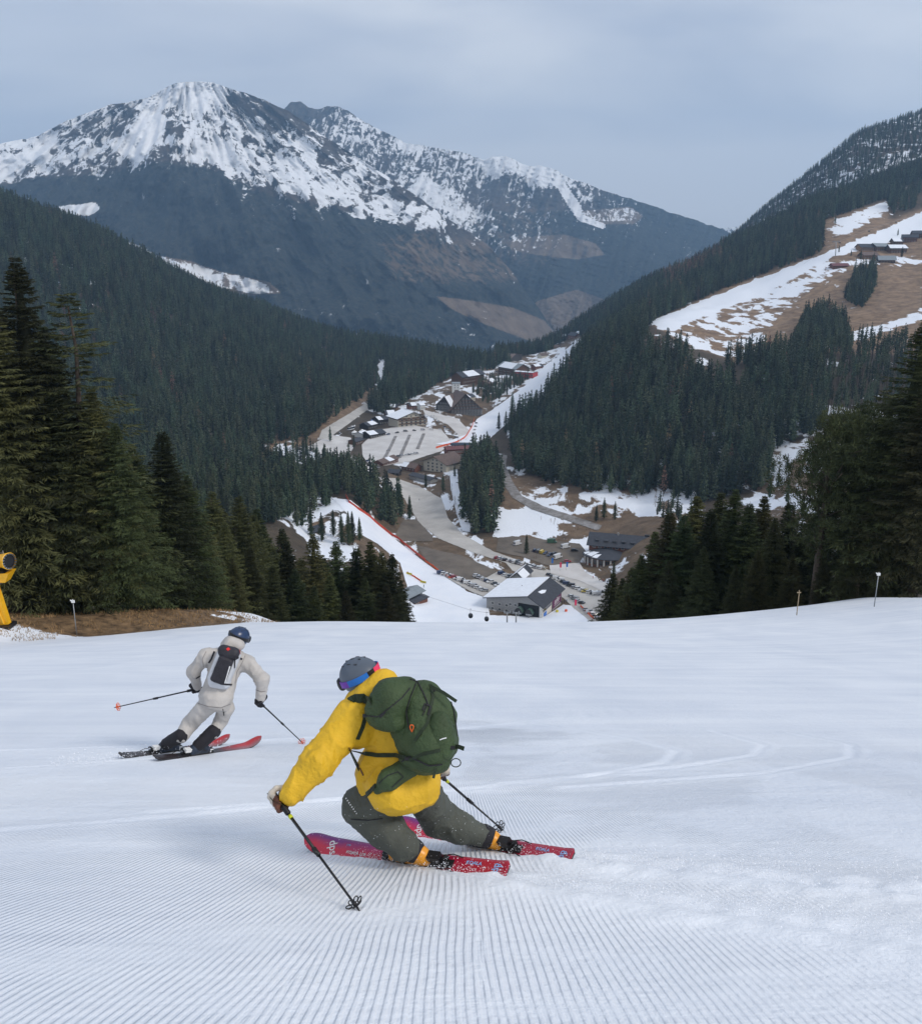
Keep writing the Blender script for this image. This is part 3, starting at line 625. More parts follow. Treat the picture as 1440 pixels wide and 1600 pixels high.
# ------------------------------------------------------------------ far mountains
def mountain_mat():
    m, t, b = nmat('far mountain'); n = t.nodes.new; l = t.links.new; b.inputs['Roughness'].default_value = .9; b.inputs['Specular IOR Level'].default_value = .15
    uv = n('ShaderNodeAttribute'); uv.attribute_name = 'fall'; uv.attribute_type = 'GEOMETRY'
    def noise(s, d, r, v, dist=0.0):
        q = n('ShaderNodeTexNoise'); q.inputs['Scale'].default_value = s; q.inputs['Detail'].default_value = d; q.inputs['Roughness'].default_value = r; q.inputs['Distortion'].default_value = dist; l(v, q.inputs['Vector']); return q.outputs['Fac']
    tc = n('ShaderNodeTexCoord')
    a1 = noise(1.5, 10, .70, uv.outputs['Vector'], .8); a2 = noise(.017, 10, .69, tc.outputs['Object'], .2)
    ad = n('ShaderNodeMath'); ad.operation = 'ADD'; l(a1, ad.inputs[0]); l(a2, ad.inputs[1])
    mr_ = n('ShaderNodeMapRange'); mr_.inputs['From Min'].default_value = .74; mr_.inputs['From Max'].default_value = 1.26; l(ad.outputs[0], mr_.inputs['Value'])
    sn = n('ShaderNodeAttribute'); sn.attribute_name = 'snow'; gr_ = n('ShaderNodeAttribute'); gr_.attribute_name = 'grass'; fo = n('ShaderNodeAttribute'); fo.attribute_name = 'forest'
    sb = n('ShaderNodeMath'); sb.operation = 'SUBTRACT'; l(sn.outputs['Fac'], sb.inputs[0]); l(mr_.outputs[0], sb.inputs[1])
    st = n('ShaderNodeMapRange'); st.inputs['From Min'].default_value = -.035; st.inputs['From Max'].default_value = .045; l(sb.outputs[0], st.inputs['Value'])
    cr_ = n('ShaderNodeValToRGB'); l(noise(.02, 8, .7, tc.outputs['Object']), cr_.inputs['Fac']); e = cr_.color_ramp.elements; e[0].position = .35; e[0].color = (.018, .018, .020, 1); e[1].position = .66; e[1].color = (.11, .088, .072, 1)
    cf = n('ShaderNodeValToRGB'); l(noise(.035, 9, .85, tc.outputs['Object']), cf.inputs['Fac']); e = cf.color_ramp.elements; e[0].position = .44; e[0].color = (.006, .011, .013, 1); e[1].position = .58; e[1].color = (.052, .054, .042, 1)
    cg = n('ShaderNodeValToRGB'); l(noise(.01, 8, .7, tc.outputs['Object']), cg.inputs['Fac']); e = cg.color_ramp.elements; e[0].position = .35; e[0].color = (.12, .085, .06, 1); e[1].position = .7; e[1].color = (.24, .18, .13, 1)
    def edge(at, amt=.25):
        a = n('ShaderNodeMath'); a.operation = 'SUBTRACT'; l(at, a.inputs[0]); l(noise(.02, 8, .7, tc.outputs['Object']), a.inputs[1])
        q = n('ShaderNodeMapRange'); q.inputs['From Min'].default_value = -.06; q.inputs['From Max'].default_value = .06; l(a.outputs[0], q.inputs['Value']); return q.outputs[0]
    def mix(f, a, c):
        q = n('ShaderNodeMix'); q.data_type = 'RGBA'; l(f, q.inputs['Factor']); l(a, q.inputs['A'])
        if isinstance(c, tuple): q.inputs['B'].default_value = c
        else: l(c, q.inputs['B'])
        return q.outputs['Result']
    c = mix(edge(fo.outputs['Fac']), cr_.outputs[0], cf.outputs[0]); c = mix(edge(gr_.outputs['Fac']), c, cg.outputs[0]); c = mix(st.outputs[0], c, (.92, .93, .95, 1))
    l(c, b.inputs['Base Color'])
    bp = n('ShaderNodeBump'); bp.inputs['Strength'].default_value = .6; bp.inputs['Distance'].default_value = 26; l(noise(.03, 8, .65, tc.outputs['Object']), bp.inputs['Height']); l(bp.outputs[0], b.inputs['Normal'])
    return m
MOUNT = mountain_mat()
def idw(px, py, pts, p=3.0, sy=1.4):
    s = 0; wt = 0
    for x, y, v in pts:
        w_ = 1.0 / (((px - x) ** 2 + ((py - y) * sy) ** 2) ** (p / 2) + 20); s = s + w_ * v; wt = wt + w_
    return s / wt
def msheet(name, sky_, base, Yb, Ys, npx, nv, p0, p1, relief, rscale, label, attrs, jag=1.6, fall=None):
    sx_ = np.array(sky_, float); cols = np.linspace(p0, p1, npx); v = np.linspace(0, 1, nv)
    ts = np.interp(cols, sx_[:, 0], sx_[:, 1]); ts = ts + jag * (fbm(cols * .07, cols * 0 + 3, 5, .65) - .5) * 3
    bs = np.interp(cols, [b[0] for b in base], [b[1] for b in base])
    PXc, V_ = np.meshgrid(cols, v, indexing='ij'); PYc = bs[:, None] + (ts - bs)[:, None] * V_
    Yv = Yb + (Ys - Yb) * V_ ** 1.1
    fx, fy = (fall or (lambda x, y: (x * .02, y * .01)))(PXc, PYc)
    rel = (ridged(fx * rscale, fy * rscale * .35, 5) - .5) * relief + (fbm(PXc * .012, PYc * .012, 4) - .5) * relief * 2.2
    Yv = Yv - rel * sstep(0, .12, V_) * (1 - .3 * V_)
    a, b, c = ray(PXc, PYc); s = Yv / b; X = a * s; Z = c * s
    # back side so that the mass has depth
    i_ = np.arange(npx * (nv + 2)).reshape(npx, nv + 2)
    XX = np.concatenate([X, X[:, -1:] * 1.10, X[:, -1:] * 1.35], 1); YY = np.concatenate([Yv, Yv[:, -1:] * 1.10, Yv[:, -1:] * 1.35], 1)
    ZZ = np.concatenate([Z, Z[:, -1:] - 260, Z[:, -1:] * .2 - 900], 1)
    Q = np.stack([i_[:-1, :-1], i_[1:, :-1], i_[1:, 1:], i_[:-1, 1:]], -1).reshape(-1, 4)
    me = fast_mesh(name, np.stack([XX, YY, ZZ], -1).reshape(-1, 3), Q, MOUNT)
    pad = lambda q: np.concatenate([q, q[:, -1:], q[:, -1:]], 1)
    for kx, fn in attrs.items(): attr(me, kx, pad(fn(PXc, PYc)))
    F3 = np.stack([pad(fx), pad(fy), pad(fx) * 0], -1); attr(me, 'fall', F3, 'FLOAT_VECTOR')
    return tag(ob(name, me), label, kind='structure')
skyA = [(-900, 420), (-500, 330), (-200, 262), (0, 224), (60, 212), (100, 190), (150, 171), (170, 164), (200, 159), (235, 151), (258, 137), (275, 129), (300, 127), (330, 129), (365, 139), (400, 151), (450, 172), (500, 207), (560, 247), (620, 285), (660, 312), (700, 342), (760, 380), (800, 425), (840, 480), (880, 540), (1000, 640), (1200, 720)]
SNA = [(240, 185, 1.25), (255, 160, 1.25), (222, 215, 1.2), (205, 235, .95), (275, 140, 1.0), (300, 132, 1.1), (320, 140, .85), (0, 250, .74), (40, 235, .62), (100, 222, .60), (60, 262, .72), (150, 195, .42), (185, 200, .36), (200, 178, .40), (270, 200, .35),
       (262, 175, .35), (330, 180, .62), (400, 200, .48), (380, 160, .28), (430, 180, .22), (470, 195, .30), (350, 240, .80), (300, 225, .70), (450, 260, .72), (500, 290, .74), (520, 240, .40), (560, 310, .62), (600, 332, .74), (600, 290, .45), (650, 345, .70),
       (640, 310, .3), (700, 358, .4), (250, 240, .35), (180, 250, .50), (120, 265, .5), (420, 290, .5), (400, 225, .52), (470, 225, .6), (560, 270, .5), (-300, 300, .6)]
lowA = np.array([(-900, 480), (-200, 300), (0, 288), (60, 276), (180, 268), (250, 250), (330, 262), (400, 298), (480, 318), (560, 334), (640, 354), (740, 384), (800, 400), (1300, 500)], float)
def snowA(x, y):
    d = np.interp(x, lowA[:, 0], lowA[:, 1]) - y + 16 * (fbm(x * .05, y * .05, 4) - .5)
    s = idw(x, y, SNA) * sstep(-8, 10, d) + .16 * sstep(-60, -5, d) * (d < 0) * 1.0
    s = np.where(inpoly(x, y, [(92, 322), (150, 316), (157, 326), (140, 337), (98, 334)]), .95, s)
    s = np.where(inpoly(x, y, [(180, 372), (215, 382), (245, 398), (300, 410), (345, 425), (400, 437), (440, 455), (400, 460), (330, 446), (270, 430), (220, 400)]), .66, s)
    s = np.where(inpoly(x, y, [(0, 300), (40, 305), (90, 330), (160, 365), (180, 380), (150, 380), (60, 330)]), .38, s)
    s = np.where((y > 470) & (x > 400), .12, s)
    return s
def grassA(x, y):
    g = np.zeros_like(x); g = np.where(inpoly(x, y, [(225, 395), (300, 408), (345, 424), (420, 440), (440, 458), (390, 462), (320, 446), (250, 425)]), .9, g)
    g = np.where(inpoly(x, y, [(680, 462), (740, 470), (800, 480), (850, 500), (900, 560), (740, 500), (700, 480)]), .8, g)
    return np.maximum(g, .50 * sstep(480, 640, x) * sstep(330, 380, y) * sstep(470, 430, y))
def forestA(x, y):
    d = np.interp(x, lowA[:, 0], lowA[:, 1]) - y; return sstep(25, -25, d) * 1.0
def fallA(x, y):
    dx = x - 292; dy = (y - 60); return np.arctan2(dx, dy) * 9.0, np.hypot(dx, dy) * .024
msheet('mountain', skyA, [(-900, 640), (400, 640), (1200, 760)], 3500, 5200, 760, 330, -900, 1200, 260, 1.3, 'snow streaked mountain above the valley, dark forest on its lower half', {'snow': snowA, 'grass': grassA, 'forest': forestA}, 1.3, fallA)
skyB = [(-300, 300), (300, 260), (400, 200), (440, 172), (455, 158), (470, 158), (482, 168), (497, 170), (510, 164), (530, 166), (545, 174), (562, 186), (600, 206), (635, 223), (675, 229), (720, 238), (755, 249), (770, 245), (790, 244), (820, 256), (860, 262), (900, 282), (950, 300), (1000, 315), (1060, 335), (1130, 359), (1180, 385), (1250, 420), (1500, 480), (1900, 500)]
SNB = [(480, 175, .10), (530, 180, .42), (560, 210, .52), (500, 200, .42), (600, 230, .40), (640, 250, .44), (600, 260, .40), (680, 245, .50), (720, 260, .40), (660, 290, .75), (690, 305, .8), (720, 330, .72), (750, 345, .55), (640, 280, .5), (700, 280, .45), (760, 370, .25), (770, 300, .22),
       (765, 250, .95), (790, 252, .9), (820, 265, .8), (850, 272, .9), (800, 280, .35), (880, 275, .6), (920, 295, .45), (960, 308, .3), (1000, 318, .15), (1060, 340, .05), (860, 310, .1), (900, 370, .08), (1000, 400, .0), (780, 330, .12), (740, 250, .5), (800, 430, 0), (940, 330, .2), (550, 300, .3), (640, 224, .9), (730, 300, .3)]
def snowB(x, y):
    s = idw(x, y, SNB); s = np.where(y > 400, 0, s)
    s = np.where(inpoly(x, y, [(840, 262), (870, 268), (892, 300), (908, 322), (910, 335), (945, 350), (943, 358), (905, 345), (890, 325), (870, 292), (845, 280)]), 1.2, s)
    s = np.where(inpoly(x, y, [(905, 330), (985, 324), (1003, 336), (985, 345), (930, 345)]), .5, s)
    return s
def grassB(x, y):
    g = .46 * sstep(270, 320, y) * sstep(460, 400, y) * sstep(960, 850, x)
    for pl in ([(790, 378), (830, 370), (880, 366), (930, 380), (945, 398), (900, 405), (840, 398), (800, 390)], [(905, 330), (985, 322), (1005, 338), (990, 350), (925, 350)], [(680, 470), (740, 462), (800, 490), (840, 470), (900, 452), (950, 470), (960, 560), (700, 520)]): g = np.where(inpoly(x, y, pl), .95, g)
    return g
def forestB(x, y): return np.where(y > 330, .75, .35 * sstep(250, 330, y)) + .45 * sstep(900, 1000, x)
def fallB(x, y): return (x + .35 * (y - 170)) * .095, (y - .25 * x) * .030
msheet('mountain_ridge', skyB, [(-300, 640), (1900, 640)], 4700, 7400, 820, 300, -300, 1900, 330, .9, 'farther rocky ridge with snow gullies right of the main peak', {'snow': snowB, 'grass': grassB, 'forest': forestB}, 2.0, fallB)
skyC = [(-900, 480), (600, 430), (800, 372), (1000, 362), (1130, 357), (1160, 352), (1300, 348), (1900, 330)]
msheet('distant_range', skyC, [(-900, 560), (1900, 560)], 8200, 8600, 200, 60, -900, 1900, 200, .5, 'pale distant range closing the valley', {'snow': lambda x, y: x * 0 + .5, 'grass': lambda x, y: x * 0, 'forest': lambda x, y: x * 0 + .5}, 1.0)
# ------------------------------------------------------------------ trees
def foliage_mat(name, dark, light, tipmix=1.0):
    m, t, b = nmat(name); n = t.nodes.new; l = t.links.new
    b.inputs['Roughness'].default_value = .7; b.inputs['Specular IOR Level'].default_value = .25
    tc = n('ShaderNodeTexCoord'); q = n('ShaderNodeTexNoise'); q.inputs['Scale'].default_value = .9; q.inputs['Detail'].default_value = 5; l(tc.outputs['Object'], q.inputs['Vector'])
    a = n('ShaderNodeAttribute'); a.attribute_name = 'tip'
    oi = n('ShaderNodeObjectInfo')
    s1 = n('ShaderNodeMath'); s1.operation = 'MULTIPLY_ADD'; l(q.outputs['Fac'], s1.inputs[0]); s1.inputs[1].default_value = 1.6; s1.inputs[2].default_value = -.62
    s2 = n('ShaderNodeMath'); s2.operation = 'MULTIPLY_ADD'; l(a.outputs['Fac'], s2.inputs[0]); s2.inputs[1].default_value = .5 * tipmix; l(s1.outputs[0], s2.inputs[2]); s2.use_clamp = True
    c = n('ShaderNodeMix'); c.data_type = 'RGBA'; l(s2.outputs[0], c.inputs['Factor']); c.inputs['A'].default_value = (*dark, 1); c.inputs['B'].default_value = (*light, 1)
    hs_ = n('ShaderNodeHueSaturation'); l(c.outputs['Result'], hs_.inputs['Color'])
    r1 = n('ShaderNodeMapRange'); l(oi.outputs['Random'], r1.inputs['Value']); r1.inputs['To Min'].default_value = .42; r1.inputs['To Max'].default_value = 1.85; l(r1.outputs[0], hs_.inputs['Value'])
    f = n('ShaderNodeMath'); f.operation = 'FRACT'; g = n('ShaderNodeMath'); g.operation = 'MULTIPLY'; l(oi.outputs['Random'], g.inputs[0]); g.inputs[1].default_value = 17.3; l(g.outputs[0], f.inputs[0])
    r2 = n('ShaderNodeMapRange'); l(f.outputs[0], r2.inputs['Value']); r2.inputs['To Min'].default_value = .44; r2.inputs['To Max'].default_value = .535; l(r2.outputs[0], hs_.inputs['Hue'])
    l(hs_.outputs[0], b.inputs['Base Color'])
    return m
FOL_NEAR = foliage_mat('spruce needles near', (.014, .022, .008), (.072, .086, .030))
FOL_FAR = foliage_mat('spruce needles', (.014, .026, .016), (.085, .108, .056))  # light tone: pale new growth, raised further to paint lit treetops
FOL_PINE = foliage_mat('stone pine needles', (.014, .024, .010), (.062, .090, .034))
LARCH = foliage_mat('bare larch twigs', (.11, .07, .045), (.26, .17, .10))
BARK = mat('bark', (.085, .065, .05), .9, .4, 6, .8, 12)

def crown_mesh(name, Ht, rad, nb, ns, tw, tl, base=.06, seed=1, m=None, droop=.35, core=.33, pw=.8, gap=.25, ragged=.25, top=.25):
    """branches set round a trunk, each carrying hanging twigs; tw/tl = width/length of a twig"""
    rs = np.random.RandomState(seed); V = []; T = []
    zs = np.sort(rs.uniform(base, .985, nb) ** .80); az0 = rs.rand() * 6
    P0 = []; P1 = []; WD = []; TP = []
    clump = rs.rand(7) * 6.28
    for i, zf in enumerate(zs):
        az = az0 + i * 2.399 + rs.uniform(-.4, .4)
        prof = (1 - zf) ** pw * (.72 + .28 * min(1, (zf - base) / .12 + .25)) + top * .06
        Lb = rad * prof * (1 + rs.uniform(-ragged, ragged) + .12 * math.sin(az * 3 + clump[i % 7]))
        if rs.rand() < gap * .25: Lb *= .6
        up = .55 * zf - .12 + rs.uniform(-.08, .08)
        dx, dy = math.cos(az), math.sin(az); z0 = zf * Ht
        n_ = max(4, int(ns * (.35 + .65 * prof)))
        t = rs.uniform(.12, 1.0, n_) ** .75
        bx = t * Lb; bz = z0 + bx * up - droop * Lb * t ** 2 * .55 + .12 * Lb * t ** 4
        side = np.where(rs.rand(n_) < .5, 1, -1); w_ = Lb * .36 * (1.05 - t) + .12
        off = side * rs.rand(n_) * w_
        cx = dx * bx - dy * off; cy = dy * bx + dx * off; cz = bz - np.abs(off) * .18
        # twig direction: outward + sideways + hanging
        hx = dx * .55 - dy * side * rs.uniform(.1, .9, n_) + rs.uniform(-.6, .6, n_); hy = dy * .55 + dx * side * rs.uniform(.1, .9, n_) + rs.uniform(-.6, .6, n_); hz = -rs.uniform(.15, 1.0, n_) * (1 - .8 * zf)
        nn = np.sqrt(hx ** 2 + hy ** 2 + hz ** 2); ln = tl * rs.uniform(.6, 1.3, n_) * (.22 + .78 * min(1.0, prof * 2.2))
        p0 = np.stack([cx, cy, cz], 1); p1 = p0 + np.stack([hx, hy, hz], 1) / nn[:, None] * ln[:, None]
        P0.append(p0); P1.append(p1); WD.append(tw * rs.uniform(.6, 1.3, n_)); TP.append(.25 + .75 * t * rs.uniform(.6, 1, n_))
    # leader
    n_ = 10; zz = rs.uniform(.93, 1.0, n_) * Ht; a_ = rs.rand(n_) * 6.28
    p0 = np.stack([0 * zz, 0 * zz, zz], 1); p1 = p0 + np.stack([np.cos(a_) * .12 * tl, np.sin(a_) * .12 * tl, .5 * tl + 0 * zz], 1)
    P0.append(p0); P1.append(p1); WD.append(np.full(n_, tw * .6)); TP.append(np.full(n_, .8))
    P0 = np.concatenate(P0); P1 = np.concatenate(P1); WD = np.concatenate(WD); TP = np.concatenate(TP)
    d = P1 - P0; rv = rs.normal(size=d.shape); sd = np.cross(d, rv); sd /= np.linalg.norm(sd, axis=1)[:, None] + 1e-9
    mid = P0 + d * .42
    V = np.stack([P0, mid + sd * WD[:, None] * .5, P1, mid - sd * WD[:, None] * .5], 1).reshape(-1, 3)
    F = np.arange(len(V)).reshape(-1, 4); tip = np.stack([TP * .35, TP * .8, TP, TP * .8], 1).ravel()
    if core:     # opaque filler core, kept at the dark tone to paint inner shade
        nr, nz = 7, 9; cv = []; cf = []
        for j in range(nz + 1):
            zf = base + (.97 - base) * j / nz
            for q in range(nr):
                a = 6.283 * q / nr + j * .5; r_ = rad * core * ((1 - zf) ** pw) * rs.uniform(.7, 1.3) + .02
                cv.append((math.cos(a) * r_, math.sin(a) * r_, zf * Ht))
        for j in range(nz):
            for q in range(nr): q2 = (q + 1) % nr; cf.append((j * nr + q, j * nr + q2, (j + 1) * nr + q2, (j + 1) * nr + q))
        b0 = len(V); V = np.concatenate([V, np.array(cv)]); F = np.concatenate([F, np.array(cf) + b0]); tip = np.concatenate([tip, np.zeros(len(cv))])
    me = fast_mesh(name, V, F, m or FOL_FAR, smooth=False); attr(me, 'tip', tip)
    return me
def trunk_mesh(name, Ht, r, n=8, sides=8, stubs=0, seed=0, lim=.95):
    rs = random.Random(seed); mb = MB(); pts = []; rr = []
    for i in range(n + 1):
        f = i / n * lim; pts.append((rs.uniform(-.01, .01) * Ht * f, rs.uniform(-.01, .01) * Ht * f, f * Ht - (.6 if i == 0 else 0))); rr.append(r * (1 - f) ** .85 * (1.35 if i == 0 else 1) + .015)
    mb.tube(pts, rr, sides)
    for q in range(stubs):
        z = rs.uniform(.06, .6) * Ht; a = rs.uniform(0, 6.28); ln = rs.uniform(.3, 1.6); mb.tube([(0, 0, z), (math.cos(a) * ln, math.sin(a) * ln, z - ln * .25)], [.04, .012], 4)
    return mb.mesh(name, BARK, True)
def pine_mesh(name, Ht, rx, z0, seed, ntuft=1150, nn=24):
    rs = np.random.RandomState(seed); P0 = []; P1 = []; TP = []
    lob = [(rs.uniform(-.45, .45) * rx, rs.uniform(-.45, .45) * rx, z0 + (Ht - z0) * f, rx * rr_) for f, rr_ in ((.12, .62), (.28, .8), (.45, .9), (.60, .85), (.74, .72), (.86, .5), (.35, .75), (.55, .8), (.7, .65))]
    for i in range(ntuft):
        lx, ly, lz, lr = lob[rs.randint(len(lob))]
        d = rs.normal(size=3); d /= np.linalg.norm(d); d[2] = d[2] * .75 + .1; r_ = lr * rs.uniform(.5, 1.08)
        c = np.array([lx, ly, lz]) + d * r_ * np.array([1, 1, .85])
        dn = rs.normal(size=(nn, 3)) * .75 + d * .5 + np.array([0, 0, .7]); dn /= np.linalg.norm(dn, axis=1)[:, None]
        o = rs.normal(size=(nn, 3)) * .13
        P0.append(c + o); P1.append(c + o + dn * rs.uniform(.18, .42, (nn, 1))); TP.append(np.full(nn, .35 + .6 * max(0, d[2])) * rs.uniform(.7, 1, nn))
    P0 = np.concatenate(P0); P1 = np.concatenate(P1); TP = np.concatenate(TP); d = P1 - P0; sd = np.cross(d, rs.normal(size=d.shape)); sd /= np.linalg.norm(sd, axis=1)[:, None]
    mid = P0 + d * .5; w_ = .032
    V = np.stack([P0, mid + sd * w_, P1, mid - sd * w_], 1).reshape(-1, 3)
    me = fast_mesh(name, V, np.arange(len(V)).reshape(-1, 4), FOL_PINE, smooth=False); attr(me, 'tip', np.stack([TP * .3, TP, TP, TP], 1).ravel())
    tb = MB(); tb.tube([(0, 0, -.6), (.05, 0, Ht * .2), (-.05, .05, Ht * .5), (0, 0, Ht * .88)], [.42, .33, .22, .05], 9)
    for lx, ly, lz, lr in lob:
        zb = max(z0 * .7, lz - lr * 1.1); tb.tube([(0, 0, zb), (lx * .5, ly * .5, lz - lr * .3), (lx, ly, lz + lr * .3)], [.12, .08, .03], 5)
        for q in range(4):
            a = rs.rand() * 6.28; tb.tube([(lx * .4, ly * .4, lz - .5 * lr), (lx + math.cos(a) * lr * .8, ly + math.sin(a) * lr * .8, lz - .1)], [.07, .02], 4)
    return me, tb.mesh(name + '_trunk', BARK, True)

# kinds: (crown mesh, trunk mesh, height)
NEARK = []
for s_ in range(4):
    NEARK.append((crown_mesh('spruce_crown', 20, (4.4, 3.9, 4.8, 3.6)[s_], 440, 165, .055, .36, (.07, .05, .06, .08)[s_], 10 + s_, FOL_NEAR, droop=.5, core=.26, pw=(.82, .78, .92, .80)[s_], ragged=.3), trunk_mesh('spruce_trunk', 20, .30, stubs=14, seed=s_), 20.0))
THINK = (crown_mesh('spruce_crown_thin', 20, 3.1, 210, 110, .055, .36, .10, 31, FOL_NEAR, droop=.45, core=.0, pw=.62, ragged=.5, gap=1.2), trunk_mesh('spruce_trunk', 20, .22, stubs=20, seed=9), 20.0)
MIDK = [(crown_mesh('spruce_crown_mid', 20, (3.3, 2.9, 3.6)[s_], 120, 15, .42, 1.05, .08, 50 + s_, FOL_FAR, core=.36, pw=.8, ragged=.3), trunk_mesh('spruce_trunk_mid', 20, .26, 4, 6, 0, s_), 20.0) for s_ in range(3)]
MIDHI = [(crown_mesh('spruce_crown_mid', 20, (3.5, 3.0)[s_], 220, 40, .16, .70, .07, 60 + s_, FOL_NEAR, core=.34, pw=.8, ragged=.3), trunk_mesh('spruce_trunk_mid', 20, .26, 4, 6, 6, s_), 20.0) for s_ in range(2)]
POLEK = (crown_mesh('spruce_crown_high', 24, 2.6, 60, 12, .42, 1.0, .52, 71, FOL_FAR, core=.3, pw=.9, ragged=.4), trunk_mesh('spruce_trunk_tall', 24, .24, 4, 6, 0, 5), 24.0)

ALL_TREES = []
def tree(kind, x, y, h, label, group=None, name='spruce_tree', rz=None, cat='tree', wide=1.0, sink=.15, z=None):
    zz = float(H(x, y)) if z is None else z
    e = empty(name, (x, y, zz - sink), random.uniform(0, 6.28) if rz is None else rz, label=label, cat=cat, group=group)
    s_ = h / kind[2]; e.scale = (s_ * wide, s_ * wide, s_)
    c = ob('crown', kind[0], e); t = ob('trunk', kind[1], e)
    ALL_TREES.append((x, y)); return e
def at_px(px, Y, ytop):
    """tree standing at distance Y in direction px whose top is seen at ytop -> x, height"""
    a, b, c = ray(px, ytop); top = c / b * Y; x = a / b * Y
    return x, top - float(H(x, Y))
ORD = ['first', 'second', 'third', 'fourth', 'fifth', 'sixth', 'seventh', 'eighth', 'ninth', 'tenth', 'eleventh', 'twelfth', 'thirteenth', 'fourteenth', 'fifteenth', 'sixteenth', 'seventeenth', 'eighteenth', 'nineteenth']
TENS = {20: 'twent', 30: 'thirt', 40: 'fort', 50: 'fift', 60: 'sixt', 70: 'sevent', 80: 'eight', 90: 'ninet'}
def ordn(i):
    if i < 19: return ORD[i]
    n_ = i + 1; h_ = n_ // 100; r_ = n_ % 100; pre = '' if not h_ else ('hundred-and-' if h_ == 1 else 'two-hundred-and-')
    if h_ and r_ == 0: return 'hundredth' if h_ == 1 else 'two-hundredth'
    if 0 < r_ < 20: return pre + ORD[r_ - 1]
    t = TENS[r_ // 10 * 10]; return pre + (t + 'ieth' if r_ % 10 == 0 else t + 'y-' + ORD[r_ % 10 - 1])

# left group beside the piste: (px, distance, top py, kind, wide, label)
LG = 'big spruces left of the piste'
for px, Y, yt, kd, wd, lb in [
    (-46, 66, 430, NEARK[0], 1.25, 'broad dark spruce cut off by the picture edge behind the snow cannon'),
    (22, 69, 392, NEARK[2], 1.1, 'tallest broad dark spruce with a ragged top above the yellow snow cannon'),
    (-10, 78, 470, NEARK[1], 1.3, 'dense spruce filling the gap behind the tallest spruce at the picture edge'),
    (62, 80, 500, NEARK[3], 1.25, 'dense spruce half hidden between the tallest spruce and the thin-topped one'),
    (102, 70, 446, THINK, 1.5, 'thin open spruce with sparse branches and a knobbly narrow top'),
    (84, 68, 610, NEARK[1], 1.45, 'bushy spruce whose low boughs hang behind the left marker post'),
    (140, 69, 600, NEARK[3], 1.3, 'bushy green spruce below the thin open spruce, boughs down to the brown grass'),
    (178, 68, 655, NEARK[2], 1.15, 'wide olive green spruce at the right end of the big left group'),
    (205, 74, 690, NEARK[0], 1.3, 'blue green spruce leaning out from behind the wide olive spruce'),
    (-90, 72, 480, NEARK[3], 1.2, 'spruce outside the left edge whose boughs reach into the picture'),
    (252, 76, 668, NEARK[1], 1.25, 'tall pointed spruce standing alone after the gap in the left row'),
    (290, 78, 735, NEARK[0], 1.1, 'pointed spruce just right of the tall pointed one'),
    (318, 84, 800, NEARK[3], 1.2, 'low dense spruce between the pointed pair and the dip'),
    ]:
    Y += 2; x, h_ = at_px(px, Y, yt); tree(kd, x, Y, h_, lb, LG, wide=wd)
CG = 'spruces rising from below the brow, left of the red-fenced piste'
cs = [(350, 96, 812), (372, 104, 770), (396, 110, 800), (420, 118, 835), (447, 112, 842), (330, 112, 762), (470, 124, 868), (488, 118, 830), (505, 128, 866), (524, 122, 842), (540, 130, 880), (556, 120, 852), (578, 118, 842), (596, 116, 858), (612, 114, 862), (626, 118, 905), (400, 130, 790), (440, 134, 822), (345, 128, 790), (515, 112, 895), (570, 110, 900), (460, 108, 885), (390, 98, 850), (425, 100, 880), (603, 108, 910), (540, 106, 920), (490, 104, 912), (363, 90, 868)]
cs.sort()
for i, (px, Y, yt) in enumerate(cs):
    x, h_ = at_px(px, Y, yt); tree(NEARK[i % 4], x, Y, h_, f'{ordn(i)} spruce from the left among those rising below the brow, left of the lift', CG, wide=1.12)
RG = 'dark conifers right of the piste below the marker posts'
rsn = [(958, 112, 892, 0), (973, 108, 900, 1), (988, 104, 884, 0), (1003, 100, 862, 0), (1024, 104, 826, 0), (1047, 100, 796, 0), (1070, 98, 800, 0), (1090, 104, 770, 0), (1112, 96, 792, 0), (1128, 104, 764, 0), (1150, 98, 760, 0), (1172, 96, 782, 0), (1195, 100, 770, 0), (1212, 92, 805, 0), (1235, 96, 780, 0), (1252, 90, 830, 0), (1275, 94, 800, 0), (1100, 88, 850, 0), (1185, 86, 856, 0), (1046, 92, 872, 0), (1240, 84, 862, 0), (980, 98, 925, 0), (1150, 84, 880, 0), (1345, 92, 790, 0)]
rsn.sort()
for i, (px, Y, yt, kd) in enumerate(rsn):
    x, h_ = at_px(px, Y, yt); tree(NEARK[(i * 3) % 4], x, Y, h_, f'{ordn(i)} spruce from the left in the dark row beyond the right brow', RG, wide=1.2)
PN = [pine_mesh('stone_pine_crown', 18, 3.5, 5.0, 3), pine_mesh('stone_pine_crown', 18, 3.8, 4.2, 8)]
for px, Y, yt, kd, lb in [(1306, 76, 622, 0, 'round-topped stone pine with a bare trunk, the left one of the pair'), (1372, 80, 618, 1, 'round-topped stone pine, the right one of the pair with snow showing below it'), (1345, 86, 640, 1, 'stone pine half hidden behind and between the round-topped pair')]:
    x, h_ = at_px(px, Y, yt); c_, t_ = PN[kd]; tree((c_, t_, 18.0), x, Y, h_, lb, 'stone pines right of the piste', 'stone_pine', wide=1.0)
